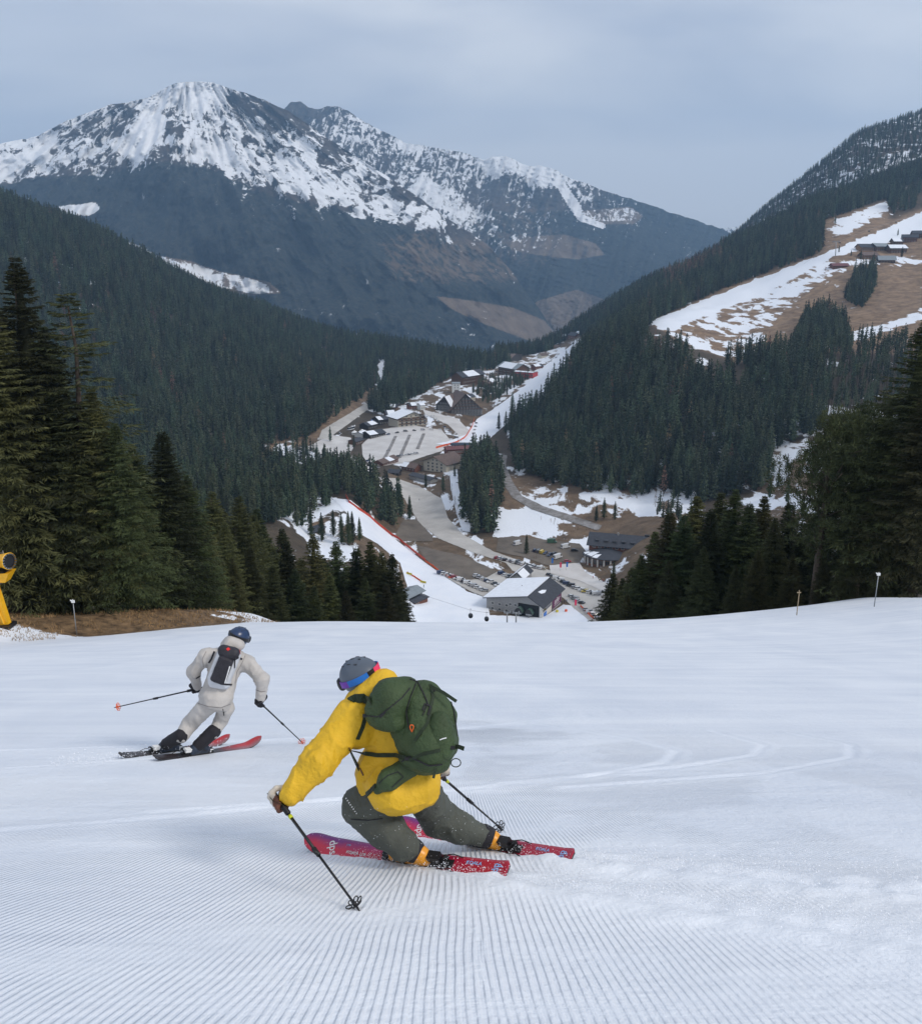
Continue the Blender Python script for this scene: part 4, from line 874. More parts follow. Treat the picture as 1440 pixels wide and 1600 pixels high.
for px, Y, yt, kd, wd, lb in [(1448, 74, 492, NEARK[2], 1.3, 'tall ragged spruce at the right picture edge'), (1412, 84, 640, NEARK[1], 1.2, 'spruce beside the tall ragged one at the right edge'), (1476, 70, 560, NEARK[0], 1.3, 'broad spruce cut off by the right picture edge'), (1385, 92, 600, THINK, 1.1, 'thin spruce top rising behind the stone pines'), (1425, 72, 780, NEARK[3], 1.4, 'low bushy spruce at the foot of the tall one on the right edge'), (1330, 72, 850, NEARK[1], 1.4, 'low bushy spruce under the left stone pine'), (1290, 74, 868, NEARK[0], 1.4, 'low spruce left of the stone pine trunk'), (1385, 70, 860, NEARK[2], 1.3, 'low spruce behind the right marker post')]:
    x, h_ = at_px(px, Y, yt); tree(kd, x, Y, h_, lb, RG, wide=wd)

# individual mid-distance trees that stand clear: (px, py of the foot, height m)
for px, py, h_, lb in [
    (486, 838, 15, 'dark spruce on the snowy knoll, the leftmost of those beside the small roof'), (503, 846, 18, 'slim spruce on the snowy knoll with snow behind it'), (521, 838, 17, 'slim spruce in the middle of the snowy knoll'),
    (534, 850, 19, 'dark spruce left of the close pair on the knoll'), (545, 852, 21, 'dark spruce in the close group beside the piste'), (551, 849, 20, 'twin spruce touching its neighbour beside the piste'), (562, 845, 15, 'small single spruce standing out on the white piste edge'),
    (822, 866, 14, 'single spruce among the parked camper vans'), (665, 762, 13, 'spruce in front of the brown-roofed hotel, left of two'), (692, 768, 15, 'spruce in front of the brown-roofed hotel, right of two'), (710, 745, 11, 'small spruce at the corner of the cream building'),
    (779, 672, 22, 'slim spruce alone on the upper white piste'), (790, 678, 26, 'tall slim spruce on the upper white piste'), (800, 645, 26, 'spruce at the edge of the wood above the white piste'), (640, 662, 14, 'spruce in front of the chalet hotel'),
    (1310, 394, 10, 'small spruce below the ski lift pylon'), (1329, 400, 9, 'small spruce right of the red hut'), (1344, 405, 13, 'spruce in front of the wooden farmhouse'), (1402, 368, 11, 'spruce behind the upper farmhouses on the piste edge'), (1408, 402, 15, 'round dark tree at the end of the grey-roofed barn'),
    (1304, 350, 14, 'spruce alone on the small snow field above the meadow'), (931, 815, 13, 'young spruce on the snow bank above the track, left one'), (943, 810, 16, 'young spruce on the snow bank above the track, middle one'), (960, 812, 14, 'young spruce on the snow bank above the track, right one'),
    (640, 812, 19, 'spruce at the end of the dark wood beside the road'), (608, 815, 23, 'spruce where the wood meets the red fence'), (553, 700, 14, 'spruce beside the blue bus at the village square'), (516, 690, 17, 'spruce at the edge of the village square road'), (958, 905, 12, 'small pointed spruce in front of the hotel terrace')]:
    p = G(px, py, 300); tree(MIDHI[random.randrange(2)] if p.y < 700 else MIDK[random.randrange(3)], p.x, p.y, h_, lb, 'single spruces in the valley', wide=.95)

# ---- woods: scatter on the ground, the largest as individuals, the rest as one mass
ROADS = [[(590, 745), (700, 770), (722, 830), (905, 900), (1000, 950), (1000, 990), (640, 990), (618, 850), (628, 800)], [(675, 700), (745, 650), (830, 590), (885, 540), (915, 525), (915, 545), (850, 625), (800, 665), (745, 702)], [(772, 708), (795, 708), (805, 752), (940, 818), (934, 832), (800, 785)]]
WOODS = [
    ('w1', [(-700, 200), (-300, 215), (0, 316), (150, 370), (240, 416), (440, 498), (600, 540), (760, 566), (780, 562), (800, 570), (760, 580), (700, 592), (655, 618), (600, 650), (575, 640), (600, 606), (603, 570), (590, 562), (588, 600), (560, 628), (500, 668), (480, 690), (430, 690), (415, 705), (-700, 720)], 480, 2400, 8.6, (17, 31), 1.0),
    ('w2', [(-700, 690), (400, 712), (432, 732), (500, 735), (560, 748), (600, 770), (628, 800), (632, 818), (604, 828), (570, 800), (545, 776), (480, 770), (470, 775), (478, 800), (420, 822), (300, 830), (-200, 850), (-700, 880)], 400, 900, 7.4, (17, 26), 1.0),
    ('w3', [(722, 752), (738, 722), (760, 712), (785, 752), (782, 790), (772, 832), (742, 838), (722, 812)], 500, 900, 6.3, (20, 29), 1.0),
    ('w4', [(798, 700), (795, 660), (826, 625), (862, 592), (900, 552), (915, 540), (1000, 542), (1060, 560), (1110, 572), (1210, 560), (1260, 545), (1440, 550), (1700, 550), (1700, 640), (1440, 650), (1300, 670), (1215, 700), (1195, 765), (1100, 788), (1050, 778), (900, 768), (862, 758), (825, 745), (805, 735)], 540, 2000, 7.0, (19, 29), .93),
    ('w5', [(770, 566), (780, 540), (900, 494), (1000, 450), (1140, 380), (1270, 320), (1440, 258), (1700, 170), (1700, 270), (1440, 322), (1392, 336), (1385, 310), (1290, 345), (1282, 396), (1130, 452), (1040, 492), (1018, 503), (1000, 540), (915, 532), (900, 520), (860, 548)], 850, 2300, 8.6, (17, 29), 1.0),
    ('w6', [(1100, 420), (1140, 374), (1190, 330), (1250, 283), (1340, 210), (1440, 176), (1700, 90), (1700, 200), (1440, 244), (1290, 310), (1150, 380)], 1900, 3100, 10.5, (15, 22), .72),
    ('w7', [(1318, 470), (1335, 425), (1365, 420), (1370, 450), (1345, 482)], 850, 1900, 6.5, (15, 22), .95), ('w8', [(1235, 545), (1255, 500), (1285, 485), (1320, 505), (1325, 545)], 700, 1900, 7, (16, 24), .95),
    ('w9', [(735, 612), (760, 598), (790, 595), (830, 590), (770, 632), (745, 628)], 1000, 1700, 8, (10, 18), .6), ('w10', [(420, 705), (480, 698), (560, 738), (560, 750), (470, 738)], 600, 1000, 8, (12, 18), .45),
    ('w11', [(1195, 690), (1290, 690), (1500, 640), (1600, 830), (1290, 830), (1170, 800)], 380, 620, 13, (8, 18), .35), ('w12', [(1000, 790), (1090, 790), (1090, 835), (1020, 830)], 450, 700, 8, (8, 16), .5),
    ('w15', [(412, 772), (470, 778), (522, 784), (505, 806), (478, 822), (420, 832), (400, 800)], 420, 760, 8.0, (14, 22), .85), ('w13', [(722, 836), (770, 850), (850, 878), (862, 890), (800, 880), (740, 862), (700, 800), (706, 760), (716, 800)], 400, 900, 2.6, (2.0, 4.5), .8), ('w14', [(860, 790), (930, 830), (915, 845), (880, 835), (830, 805), (860, 800)], 450, 900, 4, (1.5, 4), .6),
]
rs = np.random.RandomState(5); TX = []
for wn_, poly, y0, y1, sp, hr, dens in WOODS:
    ex = 1.0; xm = y1 * .9; nx = int(2 * xm / sp); ny = int((y1 - y0) / sp)
    gx, gy = np.meshgrid(np.linspace(-xm, xm, nx), np.linspace(y0, y1, ny)); gx = gx.ravel() + rs.uniform(-.48, .48, gx.size) * sp; gy = gy.ravel() + rs.uniform(-.48, .48, gy.size) * sp
    kp = (np.abs(gx / gy) < .62) & (rs.rand(gx.size) < dens); gx, gy = gx[kp], gy[kp]; gz = H(gx, gy); px, py = project(gx, gy, gz)
    kp = inpoly(px, py, poly)
    for rd in ROADS: kp &= ~inpoly(px, py, rd)
    clear = fbm(gx * .012 + 5, gy * .012, 3)
    kp &= clear > (.27 if wn_ not in ('w11', 'w12') else .36)
    gx, gy, gz = gx[kp], gy[kp], gz[kp]
    hh = hr[0] + (hr[1] - hr[0]) * np.clip(rs.normal(.5, .32, gx.size), -.25, 1.25)
    TX.append(np.stack([gx, gy, gz, hh, np.full(gx.size, int(wn_[1:]))], 1))
TX = np.concatenate(TX)
# drop those whose top is hidden behind the ground
vis = np.ones(len(TX), bool)
for f in np.linspace(.04, .97, 70):
    Yq = 70 + (TX[:, 1] - 70) * f; Xq = TX[:, 0] / TX[:, 1] * Yq; zt = (TX[:, 2] + TX[:, 3]) * Yq / TX[:, 1]
    vis &= ~(H(Xq, Yq) > zt + .5)
TX = TX[vis]
tpx, tpy = project(TX[:, 0], TX[:, 1], TX[:, 2] + TX[:, 3]); TPX = tpx; TPY = tpy
size = TX[:, 3] / TX[:, 1]
infr = (tpx > -10) & (tpx < 1450)
wid = TX[:, 4].astype(int)
nind = 300 - len(ALL_TREES) - 2
# the largest stand in front rows of the nearest woods
order = np.argsort(-size * (infr & np.isin(wid, (2, 3, 4, 11, 10, 12)))); ind = order[:nind]
ind = ind[np.argsort(tpx[ind])]
WN = {2: 'wood left of the red fence', 3: 'dark knoll beside the snow gully', 4: 'wood below the brown meadow', 11: 'snowy clearing behind the pines', 10: 'thin wood below the square', 12: 'wood edge behind the hotel'}
cnt = {}
for i in ind:
    g = wid[i]; j = cnt.get(g, 0); cnt[g] = j + 1; x, y, z, h_ = TX[i][:4]
    kd = POLEK if (TPX[i] > 1295 and g == 4) else MIDK[(i * 7) % 3]
    tree(kd, x, y, h_, f'{ordn(j)} near spruce from the left, {WN[g]}', 'spruces in the ' + WN[g], wide=random.uniform(.85, 1.15), z=z)
rest = np.setdiff1d(np.arange(len(TX)), ind)
print('TREES', len(TX), 'individual', len(ALL_TREES))
# small models for the mass of the woods, instanced on points
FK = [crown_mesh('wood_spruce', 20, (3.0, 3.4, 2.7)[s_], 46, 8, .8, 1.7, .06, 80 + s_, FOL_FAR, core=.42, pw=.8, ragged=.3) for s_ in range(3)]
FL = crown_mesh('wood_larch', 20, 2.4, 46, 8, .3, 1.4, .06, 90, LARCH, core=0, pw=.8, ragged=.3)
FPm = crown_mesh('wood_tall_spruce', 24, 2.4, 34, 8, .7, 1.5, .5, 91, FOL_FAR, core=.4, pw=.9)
def with_trunk(me, Ht, r):
    bm = bmesh.new(); bm.from_mesh(me); me.materials.append(BARK)
    vs = [[bm.verts.new((math.cos(a) * rr, math.sin(a) * rr, z)) for a in (0, 1.57, 3.14, 4.71)] for z, rr in ((-1, r), (Ht * .7, r * .5))]
    for q in range(4): f_ = bm.faces.new((vs[0][q], vs[0][(q + 1) % 4], vs[1][(q + 1) % 4], vs[1][q])); f_.material_index = 1
    bm.to_mesh(me); bm.free(); return me
with_trunk(FPm, 24, .35); [with_trunk(m_, 20, .3) for m_ in FK]; with_trunk(FL, 20, .25)
protos = []
for i, (px, py, me_, lb) in enumerate([(452, 610, FK[0], 'spruce beside the snowy scar on the left mountainside'), (1062, 545, FK[1], 'spruce at the lower edge of the brown meadow'), (1150, 558, FK[2], 'spruce tip standing against the snow of the meadow'), (205, 640, FL, 'pale brown larch alone in the dark wood on the left mountainside'), (1390, 560, FPm, 'tall spruce with a long bare trunk below the meadow')]):
    p = G(px, py, 400); o = ob('larch_tree' if me_ is FL else 'spruce_tree', me_, None, (p.x, p.y, p.z)); tag(o, lb, 'tree'); protos.append(o)
rp = TX[rest]; ii = rs.randint(0, 3, len(rp)); rpx = TPX[rest]; rpy = TPY[rest]; rw = wid[rest]
ii[(rs.rand(len(rp)) < .022)] = 3
ii[(rw == 5) & inpoly(rpx, rpy, [(1030, 400), (1120, 370), (1130, 385), (1040, 440)]) & (rs.rand(len(rp)) < .6)] = 3
ii[(rw == 4) & (rpx > 1290) & (rpy < 640)] = 4; ii[(rw == 13) | (rw == 14)] = 3
fm = bpy.data.meshes.new('wood'); fm.vertices.add(len(rp)); fm.vertices.foreach_set('co', (rp[:, :3] - np.array([0, 0, .3])).astype(np.float32).ravel())
attr(fm, 'tsize', rp[:, 3] / np.where(ii == 4, 24, 20)); attr(fm, 'rot', rs.rand(len(rp)) * 6.28); a_ = fm.attributes.new('kindi', 'INT', 'POINT'); a_.data.foreach_set('value', ii.astype(np.int32))
fo = tag(ob('woods', fm), 'dense spruce woods covering the mountainsides', kind='stuff')
gn = bpy.data.node_groups.new('woods', 'GeometryNodeTree'); gn.interface.new_socket('Geometry', in_out='INPUT', socket_type='NodeSocketGeometry'); gn.interface.new_socket('Geometry', in_out='OUTPUT', socket_type='NodeSocketGeometry')
gi = gn.nodes.new('NodeGroupInput'); go = gn.nodes.new('NodeGroupOutput'); ip = gn.nodes.new('GeometryNodeInstanceOnPoints'); jn = gn.nodes.new('GeometryNodeJoinGeometry')
mp_ = gn.nodes.new('GeometryNodeMeshToPoints'); gn.links.new(gi.outputs[0], mp_.inputs[0]); gn.links.new(mp_.outputs[0], ip.inputs['Points'])
for o in protos[::-1]:
    q = gn.nodes.new('GeometryNodeObjectInfo'); q.inputs['Object'].default_value = o; q.inputs['As Instance'].default_value = True; gn.links.new(q.outputs['Geometry'], jn.inputs[0])
gn.links.new(jn.outputs[0], ip.inputs['Instance']); ip.inputs['Pick Instance'].default_value = True
def na(nm, ty):
    q = gn.nodes.new('GeometryNodeInputNamedAttribute'); q.data_type = ty; q.inputs['Name'].default_value = nm; return q.outputs['Attribute']
gn.links.new(na('kindi', 'INT'), ip.inputs['Instance Index'])
cb = gn.nodes.new('ShaderNodeCombineXYZ'); gn.links.new(na('rot', 'FLOAT'), cb.inputs['Z']); gn.links.new(cb.outputs[0], ip.inputs['Rotation'])
gn.links.new(na('tsize', 'FLOAT'), ip.inputs['Scale']); gn.links.new(ip.outputs[0], go.inputs[0])
md = fo.modifiers.new('woods', 'NODES'); md.node_group = gn
# ------------------------------------------------------------------ buildings
W_CREAM = mat('cream render', (.50, .46, .38), .85, .08, 1.5); W_GREY = mat('grey render', (.30, .30, .30), .85, .08, .8); W_WHITE = mat('white render', (.62, .62, .60), .85, .08, 1.5)
W_BROWN = mat('brown timber', (.105, .055, .032), .8, .25, 1.2); W_DARK = mat('dark timber', (.035, .028, .024), .8, .3, 1.2); W_BRICK = mat('brick red timber', (.15, .060, .040), .8, .2, 1.5); W_TAN = mat('tan timber', (.24, .14, .075), .8, .2, 1.5)
R_SLATE = mat('slate roof', (.042, .045, .055), .65, .2, .6, .3, 3); R_BROWN = mat('brown roof', (.13, .09, .075), .7, .25, .5, .3, 3); R_MAR = mat('maroon roof', (.15, .055, .055), .7, .2, .6); R_SNOW = mat('roof snow', (.80, .83, .88), .7, .05, .4, .2, 2); R_GREY = mat('grey metal roof', (.22, .25, .27), .5, .15, .6)
GLASS = mat('window glass', (.022, .028, .035), .12, .2, 2, spec=.7); FRW = mat('white window frame', (.6, .6, .58), .6, .05); REDM = mat('red cladding', (.42, .055, .06), .7, .12, 1); GREENG = mat('green glass hood', (.075, .12, .10), .25, .2, 1, spec=.6)
METAL = mat('galvanised metal', (.28, .29, .30), .45, .1, 2, metal=.6); ORF = mat('orange net', (.72, .10, .02), .7, .2, 1.5); YELB = mat('yellow banner', (.62, .50, .03), .6, .1)
BRT = mat('wood post', (.33, .26, .17), .8, .2, 8)
_wcache = {}
def window_meshes(w, h, frame_m, bars=1):
    k_ = (round(w, 2), round(h, 2), frame_m.name, bars)
    if k_ not in _wcache:
        mb = MB(); t = min(.14, w * .12)
        for a in ((-w / 2, -w / 2 + t, 0, h), (w / 2 - t, w / 2, 0, h)): mb.box(a[0], a[1], -.07, .02, a[2], a[3])
        mb.box(-w / 2 + t, w / 2 - t, -.07, .02, 0, t); mb.box(-w / 2 + t, w / 2 - t, -.07, .02, h - t, h)
        if bars: mb.box(-t / 3, t / 3, -.06, .02, t, h - t)
        f = mb.mesh('window', frame_m); p_ = MB(); p_.box(-w / 2 + t * .9, w / 2 - t * .9, -.035, .01, t * .9, h - t * .9); _wcache[k_] = (f, p_.mesh('pane', GLASS))
    return _wcache[k_]
def put_window(e, x, y, z, rz, w, h, fm=None, pane=True):
    f, p_ = window_meshes(w, h, fm or FRW); o = ob('window', f, e, (x, y, z)); o.rotation_euler = (0, 0, rz)
    ob('pane', p_, o)
def house(label, A, B, dep, hw, hr, roof='x', rf=.5, wall=W_CREAM, roofm=R_SLATE, over=.9, snow=None, wins=(), sidew=(), base=None, name='house', ymin=380, balc=0, cat='building', group=None, z0=None, chim=0, upper=None, hwr=None):
    """A, B: picture directions of the front corners on the ground; dep: depth in metres; hw wall height, hr ridge height"""
    a = G(A[0], A[1], ymin) if not isinstance(A, Vector) else A; b = G(B[0], B[1], ymin) if not isinstance(B, Vector) else B
    rz = math.atan2(b.y - a.y, b.x - a.x); Wd = math.hypot(b.x - a.x, b.y - a.y); z = (min(a.z, b.z) if z0 is None else z0)
    e = empty(name, (a.x, a.y, z), rz, label=label, cat=cat, group=group); hwr = hwr or hw
    mb = MB(); D_ = dep; lo = -4.0
    hL, hR = hw, hwr
    if roof == 'y': F_ = [(0, lo), (Wd, lo), (Wd, hR), (Wd * rf, hr), (0, hL)]
    else: F_ = None
    if F_:
        for y, flip in ((0, False), (D_, True)):
            pts = [(x, y, zz) for x, zz in F_]; mb.poly(pts if not flip else pts[::-1])
        for x, hh in ((0, hL), (Wd, hR)): q = [(x, 0, lo), (x, D_, lo), (x, D_, hh), (x, 0, hh)]; mb.poly(q if x else q[::-1])
    else:
        S_ = [(0, lo), (D_, lo), (D_, hw), (D_ * rf, hr), (0, hw)]
        for x, flip in ((0, True), (Wd, False)):
            pts = [(x, y, zz) for y, zz in S_]; mb.poly(pts[::-1] if flip else pts)
        for y in (0, D_): q = [(0, y, lo), (Wd, y, lo), (Wd, y, hw), (0, y, hw)]; mb.poly(q if y == 0 else q[::-1])
    mb.build('wall', wall, e)
    if upper:
        mb = MB(); z1 = upper[0]; mb.box(-.12, Wd + .12, -.12, D_ + .12, z1, hw - .05); mb.build('timber_storey', upper[1], e)
    def slab(p, q, r_, s_, th, m, nm, up=0.0):
        P_ = [Vector(v) for v in (p, q, r_, s_)]; n_ = (P_[1] - P_[0]).cross(P_[3] - P_[0]).normalized(); n_ = n_ if n_.z > 0 else -n_
        mb2 = MB(); lo_ = [v + n_ * up for v in P_]; hi_ = [v + n_ * (up + th) for v in P_]; mb2.hexa(lo_ + hi_); return mb2.build(nm, m, e)
    if roof == 'y':
        xr = Wd * rf; sl1 = (hr - hL) / max(xr, .1); sl2 = (hr - hR) / max(Wd - xr, .1)
        r1 = slab((-over, -over, hL - over * sl1), (xr, -over, hr), (xr, D_ + over, hr), (-over, D_ + over, hL - over * sl1), .35, roofm, 'roof', .03)
        r2 = slab((xr, -over, hr), (Wd + over, -over, hR - over * sl2), (Wd + over, D_ + over, hR - over * sl2), (xr, D_ + over, hr), .35, roofm, 'roof', .03)
        if snow and 'l' in snow: slab((-over * .9, -over * .9, hL - over * .9 * sl1), (xr - .1, -over * .9, hr - .1 * sl1), (xr - .1, D_ + over * .9, hr - .1 * sl1), (-over * .9, D_ + over * .9, hL - over * .9 * sl1), .3, R_SNOW, 'roof_snow', .39)
        if snow and 'r' in snow: slab((xr + .1, -over * .9, hr - .1 * sl2), (Wd + over * .9, -over * .9, hR - over * .9 * sl2), (Wd + over * .9, D_ * .6, hR - over * .9 * sl2), (xr + .1, D_ * .6, hr - .1 * sl2), .3, R_SNOW, 'roof_snow', .39)
    else:
        yr = D_ * rf; sl = (hr - hw) / yr; s2 = (hr - hw) / (D_ - yr)
        slab((-over, -over, hw - over * sl), (Wd + over, -over, hw - over * sl), (Wd + over, yr, hr), (-over, yr, hr), .35, roofm, 'roof', .03)
        slab((-over, yr, hr), (Wd + over, yr, hr), (Wd + over, D_ + over, hw - over * s2), (-over, D_ + over, hw - over * s2), .35, roofm, 'roof', .03)
        if snow:
            f0, f1 = snow if isinstance(snow, tuple) else (0, 1); X0, X1 = -over * .9 + (Wd + 1.8 * over) * f0, -over * .9 + (Wd + 1.8 * over) * f1
            slab((X0, -over * .9, hw - over * .9 * sl), (X1, -over * .9, hw - over * .9 * sl), (X1 * .92 + .3, yr * .93, hr - yr * .07 * sl), (X0, yr * .93, hr - yr * .07 * sl), .3, R_SNOW, 'roof_snow', .39)
    for nx, nz, w_, h_, x0, x1, z1, z2 in wins:
        for i in range(nx):
            for j in range(nz): put_window(e, x0 + (x1 - x0) * (i + .5) / nx, -.02 - (.12 if upper else 0), z1 + (z2 - z1) * (j / max(nz - 1, 1) if nz > 1 else 0), 0, w_, h_)
    for sd_, nx, nz, w_, h_, z1, z2 in sidew:
        for i in range(nx):
            for j in range(nz): put_window(e, Wd + .02 if sd_ > 0 else -.02, D_ * (i + .5) / nx, z1 + (z2 - z1) * (j / max(nz - 1, 1) if nz > 1 else 0), R(90) * sd_, w_, h_)
    for j in range(balc):
        zz = hw * (j + 1) / (balc + 1) - .1; mb = MB(); mb.box(.4, Wd - .4, -1.4, -.14, zz, zz + .15); mb.box(.4, Wd - .4, -1.45, -1.36, zz + .15, zz + 1.1); mb.build('balcony', W_BROWN, e)
    for q in range(chim): mb = MB(); cx_ = Wd * (.3 + .4 * q); mb.box(cx_ - .5, cx_ + .5, D_ * .5 - .5, D_ * .5 + .5, hr - 1.5, hr + 1.4); mb.build('chimney', W_GREY, e)
    return e, Wd, D_, z

# gondola station just behind the brow
GS_B = G(846, 966, 400); GS_A = GS_B + Vector((-29, 14, 0)); GS_A.z = GS_B.z = float(H(GS_B.x, GS_B.y + 6)) - .3
st, Wd, Dp, zz = house('large gondola station with snow on its roof and a purple banner on the side', GS_A, GS_B, 31, 7.6, 12.2, 'y', .76, W_GREY, R_SLATE, 1.6, 'l', wins=[(3, 2, 1.6, 1.5, 1.5, 14, 1.2, 4.2), (2, 1, 1.5, 1.5, 12.5, 18.5, 5.2, 5.2)], name='gondola_station', hwr=7.8)
mb = MB(); mb.box(Wd * .58, Wd * .95, -.10, .0, .2, 7.6); mb.build('opening_shade', mat('opening shade', (.012, .014, .016), .7), st)  # flat dark panel painting the shade inside the open station front
for i, x in enumerate((Wd * .62, Wd * .80)):
    mb = MB(); pts = []; n_ = 8
    for y in (-3.2, 5.0):
        for q in range(n_ + 1): a = math.pi * q / n_; pts.append((x + 2.0 * math.cos(a) * (1.15 if q in (0, n_) else 1), y, 3.4 + 2.6 * math.sin(a)))
    b0 = len(mb.v); mb.v += pts
    for q in range(n_): mb.f.append((b0 + q, b0 + q + 1, b0 + n_ + 2 + q, b0 + n_ + 1 + q)); mb.m.append(0)
    mb.f.append(tuple(range(b0, b0 + n_ + 1))[::-1]); mb.m.append(1); mb.build('glass_hood', [GREENG, BLK], st)
    mb = MB(); mb.box(x - 1.6, x + 1.6, -3.0, 1.0, 2.4, 3.4); mb.box(x - .2, x + .2, -2.5, -2.1, -1, 2.5); mb.build('drive_beam', METAL, st)
mb = MB(); mb.box(Wd * .965, Wd + .05, -.35, .35, -3, 7.6); mb.build('corner_column', W_WHITE, st)
mb = MB(); mb.box(Wd + .02, Wd + .10, 1.0, Dp * .48, -.5, 6.9); mb.build('white_panel', mat('off white panel', (.60, .56, .50), .7, .06, 1), st)
mb = MB(); mb.box(Wd + .11, Wd + .17, 1.4, Dp * .46, 3.6, 5.1); mb.build('window_band', GLASS, st)
mb = MB(); mb.box(Wd + .11, Wd + .18, 2.4, 7.0, .2, 3.0); mb.build('poster', mat('blue poster', (.05, .16, .48), .6, .7, .7), st)
mb = MB(); mb.box(Wd + .03, Wd + .14, Dp * .50, Dp * .52, -.8, 7.4); mb.build('black_post', BLK, st)
mb = MB(); mb.box(Wd + .02, Wd + .10, Dp * .53, Dp * .98, 5.8, 7.2); mb.build('cream_fascia', mat('off white panel', (.6, .56, .5)), st)
mb = MB(); mb.box(Wd + .02, Wd + .12, Dp * .53, Dp * .98, .3, 5.7); bn = mb.build('banner', mat('purple banner', (.115, .022, .075), .7, .06, 1), st)
tx = text_mesh('adler', 4.2, .02, .3); tx.materials.append(WHT); o = ob('lettering', tx, bn); o.location = (Wd + .15, Dp * .755, 3.5); o.rotation_euler = (R(90), 0, R(90)); o.rotation_euler = (R(90), R(0), R(90))
mb = MB(); [mb.box(Wd + .13, Wd + .16, Dp * .60 + q * .62, Dp * .60 + q * .62 + (.46 if q % 5 else .2), 1.2, 1.55) for q in range(14)]; mb.build('small_print', WHT, bn)
mb = MB(); pl = [(9.5, 0), (14.5, .6), (17.5, 2.0), (13.5, 2.6), (10.2, 1.7)]; sl = (12.2 - 7.8) / (Wd * .24)
for d in (0,): mb.poly([(Wd * .76 + 1.6 + b * 1.0, a, 12.2 - (1.6 + b) * sl + .46) for a, b in pl][::-1])
mb.build('snow_patch', R_SNOW, st)
mb = MB(); [mb.box(x, x + .4, y, y + .4, 9.2, 11.2) for x, y in ((Wd * .42, 17), )]; mb.build('roof_vent', METAL, st)
for i, x in enumerate((786, 800)):
    p = G(x + 5, 972, 380); p = P(x + 6, 966, 418); gz = float(H(p.x, p.y)); mb = MB(); mb.tube([(0, 0, -3), (0, 0, 9.0)], [.42, .34], 10); e = empty('lift_pylon', (p.x, p.y, gz), label='short grey lift pylon in front of the gondola station, ' + ('left' if i == 0 else 'right') + ' of two', cat='pylon', group='pylons in front of the gondola station'); ob('mast', mb.mesh('mast', METAL, True), e); mb = MB(); mb.box(-1.6, 1.6, -.25, .25, 8.6, 9.1); mb.box(-1.6, -1.2, -1.3, 1.3, 9.1, 9.5); mb.box(1.2, 1.6, -1.3, 1.3, 9.1, 9.5); mb.build('sheave_beam', METAL, e)
def cabin_mesh():
    b_ = MB(); n_ = 12; prof = [(0, .55), (.35, .95), (1.0, 1.1), (1.6, 1.02), (2.05, .7), (2.15, .3)]
    for k_ in range(len(prof) - 1):
        for q in range(n_):
            a, a2 = 6.283 * q / n_, 6.283 * (q + 1) / n_; z1, r1 = prof[k_]; z2, r2 = prof[k_ + 1]
            b_.poly([(math.cos(a) * r1, math.sin(a) * r1 * 1.1, z1 - 2.4), (math.cos(a2) * r1, math.sin(a2) * r1 * 1.1, z1 - 2.4), (math.cos(a2) * r2, math.sin(a2) * r2 * 1.1, z2 - 2.4), (math.cos(a) * r2, math.sin(a) * r2 * 1.1, z2 - 2.4)], 1 if k_ in (1, 2, 3) and q % 3 else 0)
    b_.poly([(math.cos(6.283 * q / n_) * .55, math.sin(6.283 * q / n_) * .6, -2.4) for q in range(n_)][::-1]); b_.poly([(math.cos(6.283 * q / n_) * .3, math.sin(6.283 * q / n_) * .33, -.25) for q in range(n_)])
    return b_.mesh('cabin', [mat('dark cabin shell', (.02, .02, .025), .4), GLASS])
CABM = cabin_mesh(); hb = MB(); hb.tube([(0, 0, -.3), (0, .25, .6), (0, .25, 1.5), (0, 0, 1.95)], .07, 6); hb.box(-.1, .1, -.45, .45, 1.85, 2.05); HANG = hb.mesh('hanger', METAL)
for px, py, lb in ((735, 962, 'small round dark gondola cabin, left of the two hanging over the piste'), (760, 967, 'small round dark gondola cabin, right of the two hanging over the piste')):
    p = P(px, py, 385 + (px - 735) * .3); e = empty('gondola_cabin', tuple(p + Vector((0, 0, 1.3))), .4, label=lb, cat='gondola cabin', group='gondola cabins over the piste'); ob('cabin', CABM, e); ob('hanger', HANG, e)
mb = MB(); c0 = P(680, 938, 400) ; pts = [c0, P(735, 953.5, 385), P(760, 957.5, 392.5), P(792, 955, 417), P(812, 948, 440)]; pts[0] = P(655, 928, 405); mb.tube(pts, .06, 5); tag(mb.build('lift_cable', METAL), 'thin dark gondola cable over the piste', 'cable')

house('small grey annex with a snow-covered gable roof behind the gondola station', (799, 911), (816, 915), 16, 4.5, 7.5, 'y', .5, W_GREY, R_SLATE, .9, 'lr', wins=[(2, 1, 1.2, 1.6, .8, 5.2, 1.4, 1.4)])
# lift hut on the left
lh, a_, b_, _z = house('small lift station with a grey folded roof beside the yellow banners', (636, 936), (660, 934), 9, 4.4, 6.0, 'x', .5, W_GREY, R_GREY, 1.4, None, wins=[(3, 1, 1.5, 1.2, .6, 6.6, 2.2, 2.2)], name='lift_hut')
house('low dark hut with a reddish wall in front of the lift station', (648, 945), (668, 941), 6, 3.0, 3.5, 'x', .5, W_BRICK, R_SLATE, .8, wins=[(2, 1, 1.0, 1.1, .5, 4, 1.0, 1.0)], name='hut')
house('small dark roofed shelter on the snowy knoll above the piste', (487, 833), (508, 831), 7, 3.0, 4.2, 'x', .5, W_DARK, R_SLATE, .6, name='hut', wins=[(2, 1, 1, .9, .8, 5.5, .9, .9)])
house('dark flat hut where the wood meets the road', (619, 790), (629, 793), 6, 3.2, 3.6, 'x', .5, W_DARK, R_SLATE, .5, (0, .6), name='hut')
